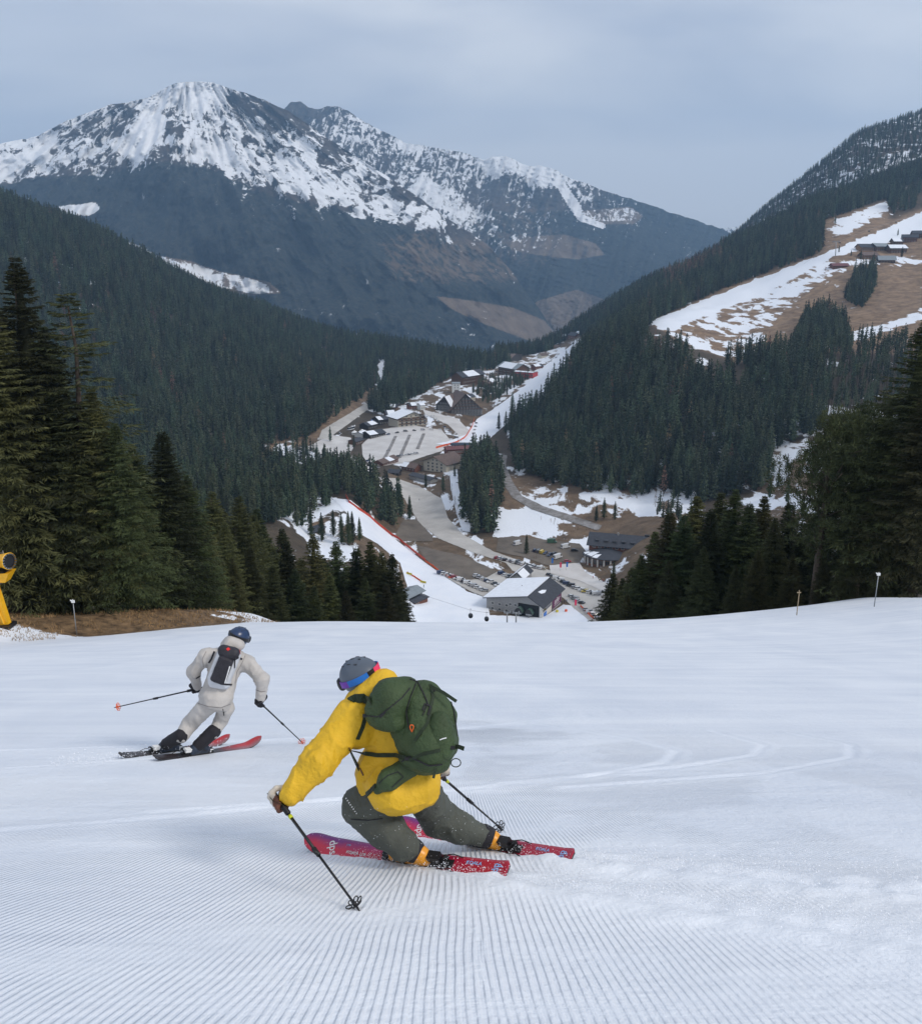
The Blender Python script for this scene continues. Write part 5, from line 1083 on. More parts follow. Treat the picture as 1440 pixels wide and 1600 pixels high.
# hotel on the right with the round dining hall
A_h = G(917, 883, 400); B_h = A_h + Vector((55, -17, 0))
B_h.z = A_h.z
hz_ = A_h.z + 1.0
ho, Wd, Dp, zz = house('long hotel block with slate roof, brick red walls and two rows of white-framed windows', A_h + Vector((2, 9, 0)), B_h + Vector((2, 9, 0)), 17, 10.5, 15.5, 'x', .55, W_BRICK, R_SLATE, 1.5, None, wins=[(15, 2, 1.9, 1.7, 1.5, 56, 5.0, 8.3)], name='hotel', z0=hz_, chim=1)
for i in range(9):
    mb = MB(); x = 5 + i * 5.6; mb.box(x - 1.1, x + 1.1, 1.5, 5.0, 11.2, 12.9); mb.box(x - 1.35, x + 1.35, 1.2, 5.2, 12.9, 13.1); mb.build('dormer', R_SLATE, ho); mb = MB(); mb.box(x - .8, x + .8, 1.44, 1.5, 11.7, 12.7); mb.build('dormer_pane', GLASS, ho)
mb = MB(); mb.box(34, 37, 9, 11, 15, 16.6); mb.build('roof_unit', BLK, ho)
rc = A_h + Vector((13, 4.5, 0)); rc.z = hz_
rh = empty('dining_hall', (rc.x, rc.y, rc.z), R(-17), label='half round dining hall with white columns and a low conical slate roof at the hotel', cat='building')
mb = MB(); n_ = 26; Rr = 14.0; arc = [math.pi * 1.02 + (math.pi * .96) * q / n_ for q in range(n_ + 1)]
for q in range(n_):
    a, a2 = arc[q], arc[q + 1]; mb.poly([(Rr * math.cos(a), Rr * .85 * math.sin(a), -6), (Rr * math.cos(a2), Rr * .85 * math.sin(a2), -6), (Rr * math.cos(a2), Rr * .85 * math.sin(a2), 5.2), (Rr * math.cos(a), Rr * .85 * math.sin(a), 5.2)])
mb.build('wall', W_BRICK, rh)
mb = MB(); Ro = 15.6
for q in range(n_):
    a, a2 = arc[q], arc[q + 1]; mb.poly([(Ro * math.cos(a), Ro * .85 * math.sin(a), 5.2), (Ro * math.cos(a2), Ro * .85 * math.sin(a2), 5.2), (1.5 * math.cos(a2), 2.5, 9.0), (1.5 * math.cos(a), 2.5, 9.0)]); mb.poly([(Ro * math.cos(a), Ro * .85 * math.sin(a), 4.8), (Ro * math.cos(a2), Ro * .85 * math.sin(a2), 4.8), (Ro * math.cos(a2), Ro * .85 * math.sin(a2), 5.2), (Ro * math.cos(a), Ro * .85 * math.sin(a), 5.2)])
mb.build('roof', R_SLATE, rh)
for s0, s1, r0, r1 in ((1.06, 1.16, .55, .95), (1.18, 1.30, .50, .92), (1.32, 1.40, .62, .96)):
    mb = MB(); P4 = []
    for aa, rr_ in ((s0, r1), (s1, r1), (s1 + .02, r0), (s0, r0 + .1)): aa *= math.pi; P4.append((Ro * rr_ * math.cos(aa), Ro * .85 * rr_ * math.sin(aa) + 2.5 * (1 - rr_), 9.0 - 3.8 * rr_ + .12))
    mb.poly(P4); mb.build('roof_snow', R_SNOW, rh)
cm = MB(); cm.box(-.45, .45, -.3, .3, -6, 5.1); cm = cm.mesh('column', W_WHITE)
for q in range(11):
    a = math.pi * (1.04 + .92 * q / 10); c = ob('column', cm, rh, ((Rr + .25) * math.cos(a), (Rr + .25) * .85 * math.sin(a), 0)); c.rotation_euler = (0, 0, a + math.pi / 2)
for q in range(10):
    a = math.pi * (1.04 + .92 * (q + .5) / 10)
    for dz in (.6, ): put_window(rh, (Rr + .05) * math.cos(a), (Rr + .05) * .85 * math.sin(a), dz, a + math.pi / 2, 2.6, 3.4, W_TAN)
te = empty('terrace', (rc.x, rc.y, rc.z), R(-17), label='raised pale terrace in front of the round dining hall', cat='terrace')
mb = MB(); T_ = [(-3, -11.5), (4, -24), (36, -18), (36, -2), (14, -2), (12, -7), (6, -11.2)]; mb.poly([(x, y, -.1) for x, y in T_]); mb.build('deck', ASPH2, te)
mb = MB(); [mb.poly([(T_[i][0], T_[i][1], -6), (T_[i + 1][0], T_[i + 1][1], -6), (T_[i + 1][0], T_[i + 1][1], -.1), (T_[i][0], T_[i][1], -.1)]) for i in (0, 1, 2)]; mb.build('wall', W_GREY, te)
mb = MB(); mb.box(-.05, .05, -.05, .05, 0, 0.01)
for i in (0, 1):
    a, b = Vector((*T_[i], 0)), Vector((*T_[i + 1], 0)); nn_ = 8
    for q in range(nn_ + 1): p = a.lerp(b, q / nn_); mb.box(p.x - .05, p.x + .05, p.y - .05, p.y + .05, -.1, .95)
    mb.tube([a + Vector((0, 0, .95)), b + Vector((0, 0, .95))], .06, 5)
mb.build('railing', METAL, te)
mb = MB(); mb.hexa([(-6, -16, -2.2), (-.5, -20, -2.2), (1.0, -16.5, -1.6), (-4, -13, -1.6), (-6, -16, -1.9), (-.5, -20, -1.9), (1.0, -16.5, -1.3), (-4, -13, -1.3)]); mb.build('porch_roof', R_SNOW, te)

# village
V_ = []
house('cream hotel with a big brown gable roof and pale curved balcony front', (662, 735), (697, 738), 26, 9.5, 15.0, 'y', .5, W_CREAM, R_BROWN, 2.2, None, wins=[(4, 3, 2.2, 2.0, 3, 24, 1.2, 7.2), (2, 1, 1.8, 1.8, 9, 18, 10.6, 10.6)], sidew=[(-1, 5, 3, 1.6, 1.6, 1.5, 7.2)], ymin=500, balc=0)
house('long brick coloured building with maroon roof beside the cream hotel', (698, 716), (741, 713), 12, 8.5, 10.5, 'x', .5, W_BRICK, R_MAR, .8, None, wins=[(14, 2, 1.7, 1.5, 1, 34, 1.8, 5.2)], ymin=500)
e = empty('lift_station', tuple(G(722, 699, 500)), R(-3), label='low dark blue barrel-shaped chairlift station at the foot of the white piste ribbon', cat='lift station')
mb = MB(); rings = []
for i in range(13):
    f = i / 12; s_ = max(.12, math.sqrt(max(0, 1 - (2 * f - 1) ** 6))); mbp = []
    for q in range(9): a = math.pi * q / 8; mbp.append((-14 + 28 * f, 3.6 * s_ * math.cos(a), 2.4 + 3.0 * s_ * math.sin(a)))
    rings.append(mbp)
for i in range(12):
    for q in range(8): mb.poly([rings[i][q], rings[i][q + 1], rings[i + 1][q + 1], rings[i + 1][q]])
mb.build('hood', mat('dark blue hood', (.035, .05, .075), .35, .1, 1), e, True)
mb = MB(); [mb.box(x - .5, x + .5, -.5, .5, -3, 2.6) for x in (-8, 8)]; mb.build('legs', METAL, e); mb = MB(); mb.box(-5, 5, -3.75, -3.60, 2.6, 3.6); mb.build('window_band', GLASS, e)
house('chalet hotel with wooden top floor, cream walls, balconies and snow on its dark roof', (622, 668), (664, 664), 24, 10.5, 16.5, 'y', .55, W_CREAM, R_SLATE, 2.6, 'l', wins=[(6, 3, 2.6, 2.0, 2, 38, 1.0, 7.4), (4, 1, 2.2, 1.8, 8, 32, 11.2, 11.2)], ymin=600, balc=2, upper=(8.2, W_BROWN))
bh, Wd, Dp, zz = house('huge timber-framed hotel with a steep gable front and rust brown roof', (703, 646), (752, 650), 38, 9.5, 29.0, 'y', .48, W_DARK, R_BROWN, 1.4, None, wins=[(11, 3, 2.5, 1.9, 1.5, 43, 1.2, 7.0), (9, 1, 2.1, 1.9, 5, 40, 10.5, 10.5), (7, 1, 2.1, 1.9, 8, 36, 14, 14), (5, 1, 2.1, 1.9, 11, 32, 17.5, 17.5), (3, 1, 2.1, 1.9, 15, 28, 21, 21)], sidew=[(1, 6, 2, 1.8, 1.6, 2, 5.5)], name='hotel', ymin=700)
for q in range(4): mb = MB(); zq = 9.6 + q * 3.5; f = (zq - 9.5) / 19.5; mb.box(Wd * .48 * f + .8, Wd - Wd * .52 * f - .8, -.9, -.06, zq, zq + .55); mb.build('balcony', W_BROWN, bh)
mb = MB(); [mb.box(Wd - .5 + (0), Wd + .15, y, y + 3.2, 1, 8.5) for y in (4, 14, 24)]; mb.build('bay_window', W_WHITE, bh)
house('smaller gabled wing of the huge timber hotel, pale tin patch on its roof', (681, 641), (703, 645), 24, 9, 20, 'y', .62, W_DARK, R_BROWN, 1.2, 'r', wins=[(6, 3, 2.3, 1.8, 1.5, 20, 1.2, 6.8), (4, 1, 2.0, 1.8, 5, 18, 10.5, 10.5)], name='hotel', ymin=700)
house('pale tower-like building behind the timber hotel', (706, 614), (718, 614), 12, 13, 14.2, 'x', .5, W_WHITE, R_GREY, .5, None, wins=[(2, 3, 1.5, 1.5, 2, 10, 3, 10)], ymin=900)
house('brown chalet with slate roof and a strip of snow, arched ground floor', (722, 602), (756, 599), 20, 15, 21, 'x', .5, W_BROWN, R_SLATE, 2.0, (.25, .75), wins=[(7, 3, 1.9, 1.6, 3, 33, 1.5, 10.5)], ymin=900, balc=2)
house('low white snowy-roofed building at the wood edge left of the timber hotel', (657, 641), (664, 640), 9, 6, 8, 'x', .5, W_WHITE, R_GREY, .6, (0, 1), wins=[(2, 1, 1.5, 1.5, 1, 6, 2, 2)], ymin=800)
house('dark brown lodge with two gables and snow on the roof above the white piste', (778, 584), (806, 588), 26, 13, 20, 'x', .5, W_BROWN, R_GREY, 2.2, (.1, .8), wins=[(8, 3, 1.8, 1.7, 2, 36, 1.5, 9.5)], ymin=1000, balc=2)
house('bright red modern block with large windows next to the dark brown lodge', (802, 592), (832, 591), 16, 11.5, 12.2, 'x', .5, REDM, R_GREY, .5, (0, 1), wins=[(6, 2, 2.8, 2.2, 4, 36, 2.0, 6.4)], ymin=1000)
house('grey-roofed house with dark walls behind the dark brown lodge', (794, 566), (815, 562), 18, 10, 17, 'y', .5, W_DARK, R_BROWN, 1.4, None, wins=[(4, 2, 1.6, 1.6, 2, 20, 2, 6)], ymin=1000)
house('small wooden tower house with a red flag on top', (784, 560), (791, 560), 9, 11, 15, 'y', .5, W_WHITE, R_SLATE, .8, None, wins=[(2, 2, 1.3, 1.3, 1, 8, 2, 6)], ymin=1000)
for i, (a, b, d, hw_, hr_, wm_, rm_, sn_, lb) in enumerate([((876, 531), (886, 529), 14, 8, 14, W_BROWN, R_SLATE, (0, .6), 'brown chalet, left one at the top of the village'), ((887, 530), (898, 528), 14, 9, 15, W_BRICK, R_SLATE, None, 'reddish chalet at the top of the village beside the piste'), ((899, 525), (906, 523), 12, 6, 10, W_TAN, R_SLATE, (0, 1), 'small tan chalet, highest in the village'), ((865, 545), (872, 543), 10, 5, 8, W_TAN, R_BROWN, None, 'small tan hut at the bend below the top chalets'), ((826, 548), (833, 547), 9, 6, 9, W_WHITE, R_GREY, (0, 1), 'small pale shelter between wood and lodge'),
    ((575, 672), (590, 668), 12, 5, 8, W_DARK, R_SLATE, (.3, .9), 'dark low house left of the chalet hotel'), ((592, 664), (608, 660), 13, 6, 9, W_DARK, R_SLATE, (0, .4), 'dark house with snowy roof edge behind the tents'), ((604, 655), (617, 652), 12, 6, 10, W_BROWN, R_SLATE, (.2, 1), 'brown house with white snow patches on its roof'), ((578, 686), (602, 680), 14, 4.5, 7.5, W_DARK, R_SLATE, (0, .5), 'dark restaurant roof at the upper edge of the car park'), ((598, 728), (622, 722), 11, 4, 6.5, W_BRICK, R_BROWN, (.4, .7), 'red brown shed with a snow patch at the lower edge of the car park'), ((628, 733), (648, 738), 9, 4, 7, W_BRICK, R_BROWN, (0, .4), 'red brown shed with a small white gable, right of the other shed'),
    ((728, 628), (742, 626), 12, 6, 9, W_CREAM, R_SLATE, (0, .5), 'cream house behind the ridge of the timber hotel'), ((760, 606), (774, 602), 12, 7, 11, W_BROWN, R_BROWN, (.5, 1), 'brown gabled chalet in the trees below the lodge'), ((742, 590), (752, 588), 11, 6, 10, W_CREAM, R_SLATE, (0, 1), 'cream chalet with a white roof behind the brown chalet'),
    ((836, 578), (848, 574), 11, 6, 9, W_BRICK, R_SLATE, (0, .7), 'reddish house at the right end of the red block'), ((846, 560), (856, 556), 11, 6, 10, W_CREAM, R_BROWN, None, 'cream house above the red block'), ((806, 553), (816, 551), 11, 6, 9, W_BROWN, R_SLATE, (.2, 1), 'brown house in the trees above the lodge'), ((610, 642), (620, 640), 10, 5, 8, W_TAN, R_SLATE, (0, .7), 'tan house at the wood edge above the chalet hotel'), ((640, 640), (650, 638), 10, 5, 8, W_BRICK, R_SLATE, (.3, 1), 'reddish house behind the chalet hotel roof'), ((566, 684), (575, 681), 10, 4, 6, W_WHITE, R_SLATE, (0, 1), 'white kiosk between the coach and the restaurant'), ((606, 738), (622, 744), 8, 3, 5, W_DARK, R_SLATE, None, 'dark flat shed between the road and the red brown sheds'),
    ((640, 748), (672, 756), 9, 3.5, 5, W_GREY, R_SLATE, None, 'long low dark roofed hall in front of the cream hotel'), ((556, 696), (568, 692), 10, 4, 6, W_BROWN, R_SLATE, None, 'small brown hut on the edge of the village square'), ((700, 722), (712, 722), 8, 4, 6, W_WHITE, R_SNOW, None, 'low white pavilion below the long brick building')]):
    Wd_ = math.hypot(*(G(b[0], b[1], 500) - G(a[0], a[1], 500)).xy); nw = max(2, int(Wd_ / 3.4)); house(lb, a, b, d, hw_, hr_, 'x', .5, wm_, rm_, 1.0, sn_, wins=[(nw, 2 if hw_ > 6 else 1, 1.3, 1.3, .8, Wd_ - .8, 1.2, 4.6)], ymin=500)
# farm hamlet high on the right
for i, (a, b, d, hw_, hr_, wm_, rm_, sn_, lb) in enumerate([((1301, 421), (1325, 416), 12, 5.5, 8.5, W_BRICK, R_MAR, None, 'red hut with a red roof, lowest on the brown hillside'), ((1349, 405), (1371, 404), 14, 6, 10, W_TAN, R_BROWN, None, 'tan farmhouse with a red brown roof in the hillside hamlet'), ((1344, 393), (1367, 392), 14, 7, 11, W_TAN, R_SLATE, None, 'tan farmhouse with slate roof at the left of the hamlet'), ((1368, 393), (1388, 390), 14, 8, 12, W_BROWN, R_GREY, None, 'brown farmhouse with a curved grey roof'), ((1373, 410), (1398, 411), 14, 5, 10, W_DARK, R_GREY, None, 'dark barn with a pale grey tin roof in front of the hamlet'), ((1390, 396), (1416, 394), 14, 8, 12.5, W_BROWN, R_SLATE, (0, 1), 'brown farmhouse with a snow-covered lower roof'), ((1396, 383), (1410, 382), 12, 6, 10, W_BROWN, R_SLATE, (0, .8), 'small brown farmhouse behind the snowy-roofed one'), ((1408, 379), (1432, 377), 15, 8, 12, W_BRICK, R_SLATE, None, 'red brown farmhouse near the right picture edge'), ((1426, 374), (1450, 371), 15, 9, 13, W_BROWN, R_SLATE, None, 'large brown farmhouse cut by the right picture edge')]):
    Wd_ = math.hypot(*(G(b[0], b[1], 800) - G(a[0], a[1], 800)).xy); nw = max(2, int(Wd_ / 3.6)); house(lb, a, b, d, hw_, hr_, 'x', .5, wm_, rm_, 1.6, sn_, wins=[(nw, 1 if hw_ < 7 else 2, 1.4, 1.3, 1, Wd_ - 1, 1.6, 4.6)], ymin=800, group='farmhouses on the brown hillside', balc=1)
def fabric_obj(name, me, parent): return ob(name, me, parent)

def make_head(root, c, f, up, s, helm, band, hair=True, gogg=True):
    f = Vector(f).normalized(); up = (Vector(up) - f * Vector(up).dot(f)).normalized(); sd = f.cross(up).normalized(); c = Vector(c); ax = (sd, f, up); Pn = lambda x, y, z: np.array(c + (sd * x + f * y + up * z) * s)
    prims = [ell(Pn(0, 0, 0), .075 * s, .095 * s, .11 * s, ax=ax), ell(Pn(0, .035, -.07), .052 * s, .055 * s, .05 * s, ax=ax), cone(Pn(0, .088, .005), Pn(0, .112, -.03), .010 * s, .016 * s), cone(Pn(-.02, .09, -.065), Pn(.02, .09, -.065), .012 * s, .012 * s), cone(Pn(0, .07, -.105), Pn(0, .06, -.105), .022 * s, .022 * s)]
    for q in (-1, 1): prims += [ell(Pn(q * .078, -.005, -.02), .012 * s, .02 * s, .032 * s, ax=ax)]
    hm = grow('helmet', [ell(Pn(0, -.012, .028), .118 * s, .148 * s, .125 * s, ax=ax), cone(Pn(-.088, -.02, -.03), Pn(-.088, -.01, -.075), .032 * s, .026 * s), cone(Pn(.088, -.02, -.03), Pn(.088, -.01, -.075), .032 * s, .026 * s), cone(Pn(0, -.09, -.01), Pn(0, -.10, -.045), .05 * s, .04 * s)], .0085 * s, .03, helm,
              sub=[ell(Pn(0, .10, -.075), .092 * s, .16 * s, .105 * s, ax=ax)])
    ho = ob('helmet', hm, root)
    mb = MB()      # vents, ridge line and goggle clip
    for q in (-.05, 0, .05):
        for yy in (.05, 0, -.05): mb.box(-.004, .004, -.014, .014, -.003, .0015, 0, frame(Vector(Pn(q, yy, .028 + .125 * math.sqrt(max(0, 1 - (q / .118) ** 2 - ((yy + .012) / .148) ** 2)))), sd, f, up))
    mb.box(-.022 * s, .022 * s, -.008, .008, -.018 * s, .018 * s, 0, frame(Vector(Pn(0, -.158, .03)), sd, f, up))
    mb.build('helmet_vents', BLK, ho)
    if gogg:
        mb = MB(); pts = []; nn = []
        for i in range(41):
            a = math.pi * (.5 + .14) + 2 * math.pi * (1 - .14) * i / 40; a = math.pi / 2 + .45 + (2 * math.pi - .9) * i / 40
            x, y = math.cos(a) * .121, math.sin(a) * .151 - .012; z = .036 - .030 * math.sin(a)
            z += .0; k_ = math.sqrt(max(.2, 1 - ((z - .028) / .125) ** 2)); pts.append(Vector(Pn(x * k_, (y + .012) * k_ - .012, z))); nn.append((sd * math.cos(a) + f * math.sin(a)))
        segs = [(0, 8, 3), (8, 16, 0), (16, 19, 2), (19, 25, 1), (25, 33, 0), (33, 40, 3)]
        for a, b, mi in segs: ribbon(mb, pts[a:b + 1], nn[a:b + 1], .042 * s, .005, mi)
        mb.build('goggle_strap', [BLU, RED, BLK, PUR] if band else [BLK] * 4, ho)
        gm = grow('goggles', [rbox(Pn(0, .118, .005), .082 * s, .022 * s, .045 * s, .02 * s, ax), cone(Pn(-.06, .098, .005), Pn(.06, .098, .005), .035 * s, .035 * s)], .009 * s, .02, BLK); go_ = ob('goggles', gm, root)
        lm = grow('lens', [ell(Pn(0, .112, .006), .074 * s, .036 * s, .038 * s, ax=ax)], .008 * s, .01, LENS); ob('lens', lm, go_)
    for q in (-1, 1):
        e = ob('eye', grow('eye', [cone(Pn(q * .032, .082, .005), Pn(q * .032, .083, .005), .013 * s, .013 * s)], .005 * s, .01, WHT), root)
    mo = MB(); mo.tube([Vector(Pn(-.024, .1005, -.064)), Vector(Pn(0, .1045, -.066)), Vector(Pn(.024, .1005, -.064))], .0035 * s, 6); mo.build('mouth', mat('lips', (.35, .12, .10), .5), root)
    if hair:
        rs_ = np.random.RandomState(3); hb = MB()
        for i in range(150):
            q = -1 if rs_.rand() < .6 else 1; a = rs_.uniform(-.07, .05); st_ = Vector(Pn(q * rs_.uniform(.068, .09), a, rs_.uniform(-.10, -.05))) if i % 3 else Vector(Pn(rs_.uniform(-.07, .07), -.085, rs_.uniform(-.11, -.07)))
            d = (sd * q * rs_.uniform(0, .4) - up * .8 - f * rs_.uniform(-.3, .5)); d += Vector(rs_.normal(size=3)) * .35; cur = [st_]
            for j in range(5): d += Vector(rs_.normal(size=3)) * .55; cur.append(cur[-1] + d.normalized() * .0095 * s)
            hb.tube(cur, [.004 * s] * 5 + [.0015 * s], 5)
        hb.build('hair', HAIRM, root)
    return prims
def glove_prims(g, axis, wrist, s=1.0, side=1):
    z = -Vector(axis).normalized(); x = Vector(wrist) - Vector(g); x = (x - z * x.dot(z)).normalized(); y = z.cross(x) * side; g = Vector(g)
    Pn = lambda a, b, c: np.array(g + (x * a + y * b + z * c) * s); pr = [rbox(Pn(.052, .012, 0), .040 * s, .021 * s, .048 * s, .018 * s, (x, y, z))]
    for i, ln in enumerate((.92, 1.0, .96, .82)):
        zz = .036 - .024 * i; pts = [(.034, 50), (.037, 100), (.034, 165), (.030, 225), (.027, 225 + 60 * ln)]; q = [Pn(r_ * math.cos(R(a)), r_ * math.sin(R(a)), zz) for r_, a in pts]
        rr = [.0155, .0150, .0140, .0128, .0115]
        for j in range(4): pr.append(cone(q[j], q[j + 1], rr[j] * s, rr[j + 1] * s))
    q = [Pn(.070, -.004, .030), Pn(.036, -.032, .050), Pn(.002, -.037, .052), Pn(-.024, -.026, .050)]
    for j in range(3): pr.append(cone(q[j], q[j + 1], (.018 - .002 * j) * s, (.016 - .002 * j) * s))
    pr.append(cone(Pn(.075, .008, 0), np.array(Vector(wrist)), .034 * s, .040 * s))
    return pr
def make_pole(p0, axis, ln, label, mats, basket='flake', grp=None, s=1.0, up=.07):
    """p0 = middle of the grip; axis points to the tip"""
    ax = Vector(axis).normalized(); y = ax.orthogonal().normalized(); x = y.cross(ax); M = frame(Vector(p0), x, y, -ax)
    e = empty('ski_pole', label=label, cat='ski pole', group=grp); e.matrix_world = M
    mb = MB(); mb.tube([(0, 0, up + .02), (0, 0, up), (0, 0, .02), (0, 0, -.06), (0, 0, -.12)], [.012, .019, .0155, .016, .012], 10)
    for q in range(7): mb.tube([(0, 0, -.05 - .010 * q), (0, 0, -.055 - .010 * q)], [.018, .018], 10)
    mb.build('grip', mats[0], e, True)
    mb = MB(); mb.tube([(0, 0, -.1), (0, 0, -.5 * ln)], [.0095, .0095], 10, 0); mb.tube([(0, 0, -.5 * ln), (0, 0, -ln + .02), (0, 0, -ln - .0)], [.0075, .0065, .003], 10, 0); mb.build('shaft', mats[1], e, True)
    mb = MB(); mb.tube([(0, 0, -.49 * ln + .03), (0, 0, -.49 * ln - .03)], [.0135, .0135], 10); mb.box(.006, .026, -.008, .008, -.49 * ln - .022, -.49 * ln + .022); mb.build('clamp', BLK, e, True)
    if mats[2]: mb = MB(); mb.tube([(0, 0, -.135), (0, 0, -.160)], [.0125, .0125], 10); mb.build('band', mats[2], e, True)
    mb = MB(); zb = -ln + .055; mb.tube([(0, 0, zb + .025), (0, 0, zb - .01)], [.010, .014], 8); n_ = 7 if basket == 'flake' else 6
    for q in range(n_):
        a = 6.283 * q / n_; r1, r2 = .016, .052; pts = []
        for j in range(9): b = 6.283 * j / 8; pts.append((math.cos(a) * (.036 + .016 * math.cos(b)) - math.sin(a) * .0145 * math.sin(b), math.sin(a) * (.036 + .016 * math.cos(b)) + math.cos(a) * .0145 * math.sin(b), zb + .006 * math.cos(b)))
        mb.tube(pts, .0036, 5)
    mb.build('basket', mats[3], e, True)
    mb = MB(); pts = [(.014, 0, up - .01), (.03, .02, up + .01), (.045, .015, -.0), (.04, -.01, -.05), (.018, -.012, -.06)]; ribbon(mb, pts, (0, 1, 0), .016, .002); mb.build('wrist_strap', GRND if mats[2] else BLKF, e)
    return e
def make_ski(tail, tip, nrm, label, top, base, wT, wW, wt, grp, rise=.07, bootpos=.44, deco=None, bind=None, bend=.03):
    tail = Vector(tail); tip = Vector(tip); Ln = (tip - tail).length; T = (tip - tail).normalized(); n_ = Vector(nrm); n_ = (n_ - T * n_.dot(T)).normalized(); sd = T.cross(n_); M = frame(tail, T, sd * -1, n_)  # local x to the tip, z up
    e = empty('ski', label=label, cat='ski', group=grp); e.matrix_world = M
    NX, NS = 70, 9; V = []; F = []; mi = []; zc = lambda t: -bend * math.sin(math.pi * t) + rise * max(0, (t - .86) / .14) ** 1.8 + .018 * max(0, (.07 - t) / .07) ** 1.6
    def wd(t):
        w_ = wt + (wW - wt) * sstep(0, .45, t) if t < .45 else wW + (wT - wW) * sstep(.45, .88, t)
        w_ = float(w_)
        if t > .92: w_ *= math.sqrt(max(0.0, 1 - ((t - .92) / .08) ** 2.3))
        if t < .03: w_ *= math.sqrt(max(0.05, 1 - ((.03 - t) / .03) ** 4 * .75))
        return max(w_, .004)
    for i in range(NX):
        t = i / (NX - 1); t = min(t, .9995)
        for z_ in (.013, 0):
            for j in range(NS):
                u = (j / (NS - 1) - .5) * 2; V.append((t * Ln, u * wd(t) * .5 * (1 if z_ else .985), zc(t) + (z_ - .003 * (abs(u) > .9)) * (1 if z_ else 1)))
    st = 2 * NS
    for i in range(NX - 1):
        for j in range(NS - 1):
            a = i * st + j; F.append((a, a + st, a + st + 1, a + 1)); mi.append(0); b = a + NS; F.append((b, b + 1, b + st + 1, b + st)); mi.append(1)
        a = i * st; F.append((a, a + NS, a + NS + st, a + st)); mi.append(1); a = i * st + NS - 1; F.append((a, a + st, a + NS + st, a + NS)); mi.append(1)
    F.append(tuple(range(NS)) + tuple(range(2 * NS - 1, NS - 1, -1))); mi.append(1); o_ = (NX - 1) * st; F.append(tuple(o_ + j for j in range(NS))[::-1] + tuple(o_ + NS + j for j in range(NS))); mi.append(1)
    bo = ob('ski_body', mesh_from('ski_body', V, F, [top, base], True, mi), e)
    xb = bootpos * Ln; zb = zc(bootpos) + .0135
    for nm, xa, xc in (('toe_piece', xb + .135, xb + .215), ('heel_piece', xb - .26, xb - .14)):
        mb = MB(); hx = (xa + xc) / 2
        mb.box(xa, xc, -.036, .036, zb, zb + .022); mb.box(hx - .03, hx + .03, -.028, .028, zb + .02, zb + .05)
        if nm == 'heel_piece': mb.box(hx - .035, hx + .05, -.03, .03, zb + .045, zb + .085, 1); mb.tube([(hx - .04, 0, zb + .05), (hx - .085, 0, zb + .085), (hx - .11, 0, zb + .08)], [.012, .010, .008], 6, 0); mb.box(xa - .05, xa, -.03, .03, zb, zb + .012)
        else: mb.tube([(hx + .02, -.03, zb + .045), (hx - .05, -.035, zb + .05)], .007, 6, 1); mb.tube([(hx + .02, .03, zb + .045), (hx - .05, .035, zb + .05)], .007, 6, 1); mb.box(xa, xa + .03, -.04, .04, zb + .01, zb + .036, 1)
        ob(nm, mb.mesh(nm, [BLK, bind or BLK]), e)
    mb = MB()
    for q in (-1, 1): mb.tube([(hx, q * .05, zb + .01), (xb - .30, q * .055, zb + .035), (xb - .36, q * .06, zb + .005)], .004, 5)
    ob('ski_brake', mb.mesh('ski_brake', BLK, True), e)
    for d in (deco or []):
        txt, t, y, size, ang, m_ = d; me_ = text_mesh(txt, size); me_.materials.clear(); me_.materials.append(m_); lo_ = ob('lettering', me_, e)
        sl = (zc(t + .01) - zc(t - .01)) / (.02 * Ln); lo_.location = (t * Ln, y, zc(t) + .0150); lo_.rotation_euler = (0, -math.atan(sl), R(ang)); lo_.rotation_mode = 'XYZ'
        lo_.matrix_local = Matrix.Translation(lo_.location) @ Matrix.Rotation(-math.atan(sl), 4, 'Y') @ Matrix.Rotation(R(ang), 4, 'Z')
    return e, M, xb, zb, Ln
def make_boot(root, M, xb, zb, knee, shell, trim, s=1.0, cl=.17):
    """boot standing on the ski plane; local x to the tip"""
    Pn = lambda x, y, z: np.array(M @ Vector((xb + x, y, zb + z))); ax = [Vector((M[0][i], M[1][i], M[2][i])) for i in range(3)]
    ank = Vector(Pn(-.065, 0, .085)); sdv = (Vector(knee) - ank).normalized()
    pr = [rbox(Pn(.0, 0, .028), .155 * s, .045 * s, .026 * s, .018, ax), cone(Pn(-.10, 0, .06), Pn(.085, 0, .055), .055 * s, .045 * s), cone(Pn(.085, 0, .055), Pn(.118, 0, .045), .045, .036), cone(ank, ank + sdv * cl * .6, .062 * s, .060 * s), cone(ank + sdv * cl * .6, ank + sdv * cl, .060 * s, .056 * s)]
    o = ob('boot', grow('boot', pr, .0085, .025, shell), root)
    mb = MB(); tr = bvh(o)
    for k_ in range(4):
        pts = []; nn = []
        for i in range(15):
            a = 6.283 * i / 14; u_ = sdv.orthogonal().normalized(); v_ = sdv.cross(u_); d = u_ * math.cos(a) + v_ * math.sin(a); o0 = ank + sdv * cl * (.15 + .27 * k_); r_ = tr.ray_cast(o0 + d * .25, -d)
            if r_[0] is not None: pts.append(r_[0] + d * .003); nn.append(d)
        if len(pts) > 2: ribbon(mb, pts, nn, .018, .006)
        mb.box(-.02, .02, -.008, .012, -.008, .008, 0, frame(o0 - ax[1] * .062 * s, ax[0], ax[1], ax[2]))
    mb.box(-.155, .155, -.047, .047, .000, .016, 0, frame(Vector(Pn(0, 0, 0)), *ax)); mb.build('boot_buckle', trim, o)
    return ank + sdv * .035, o

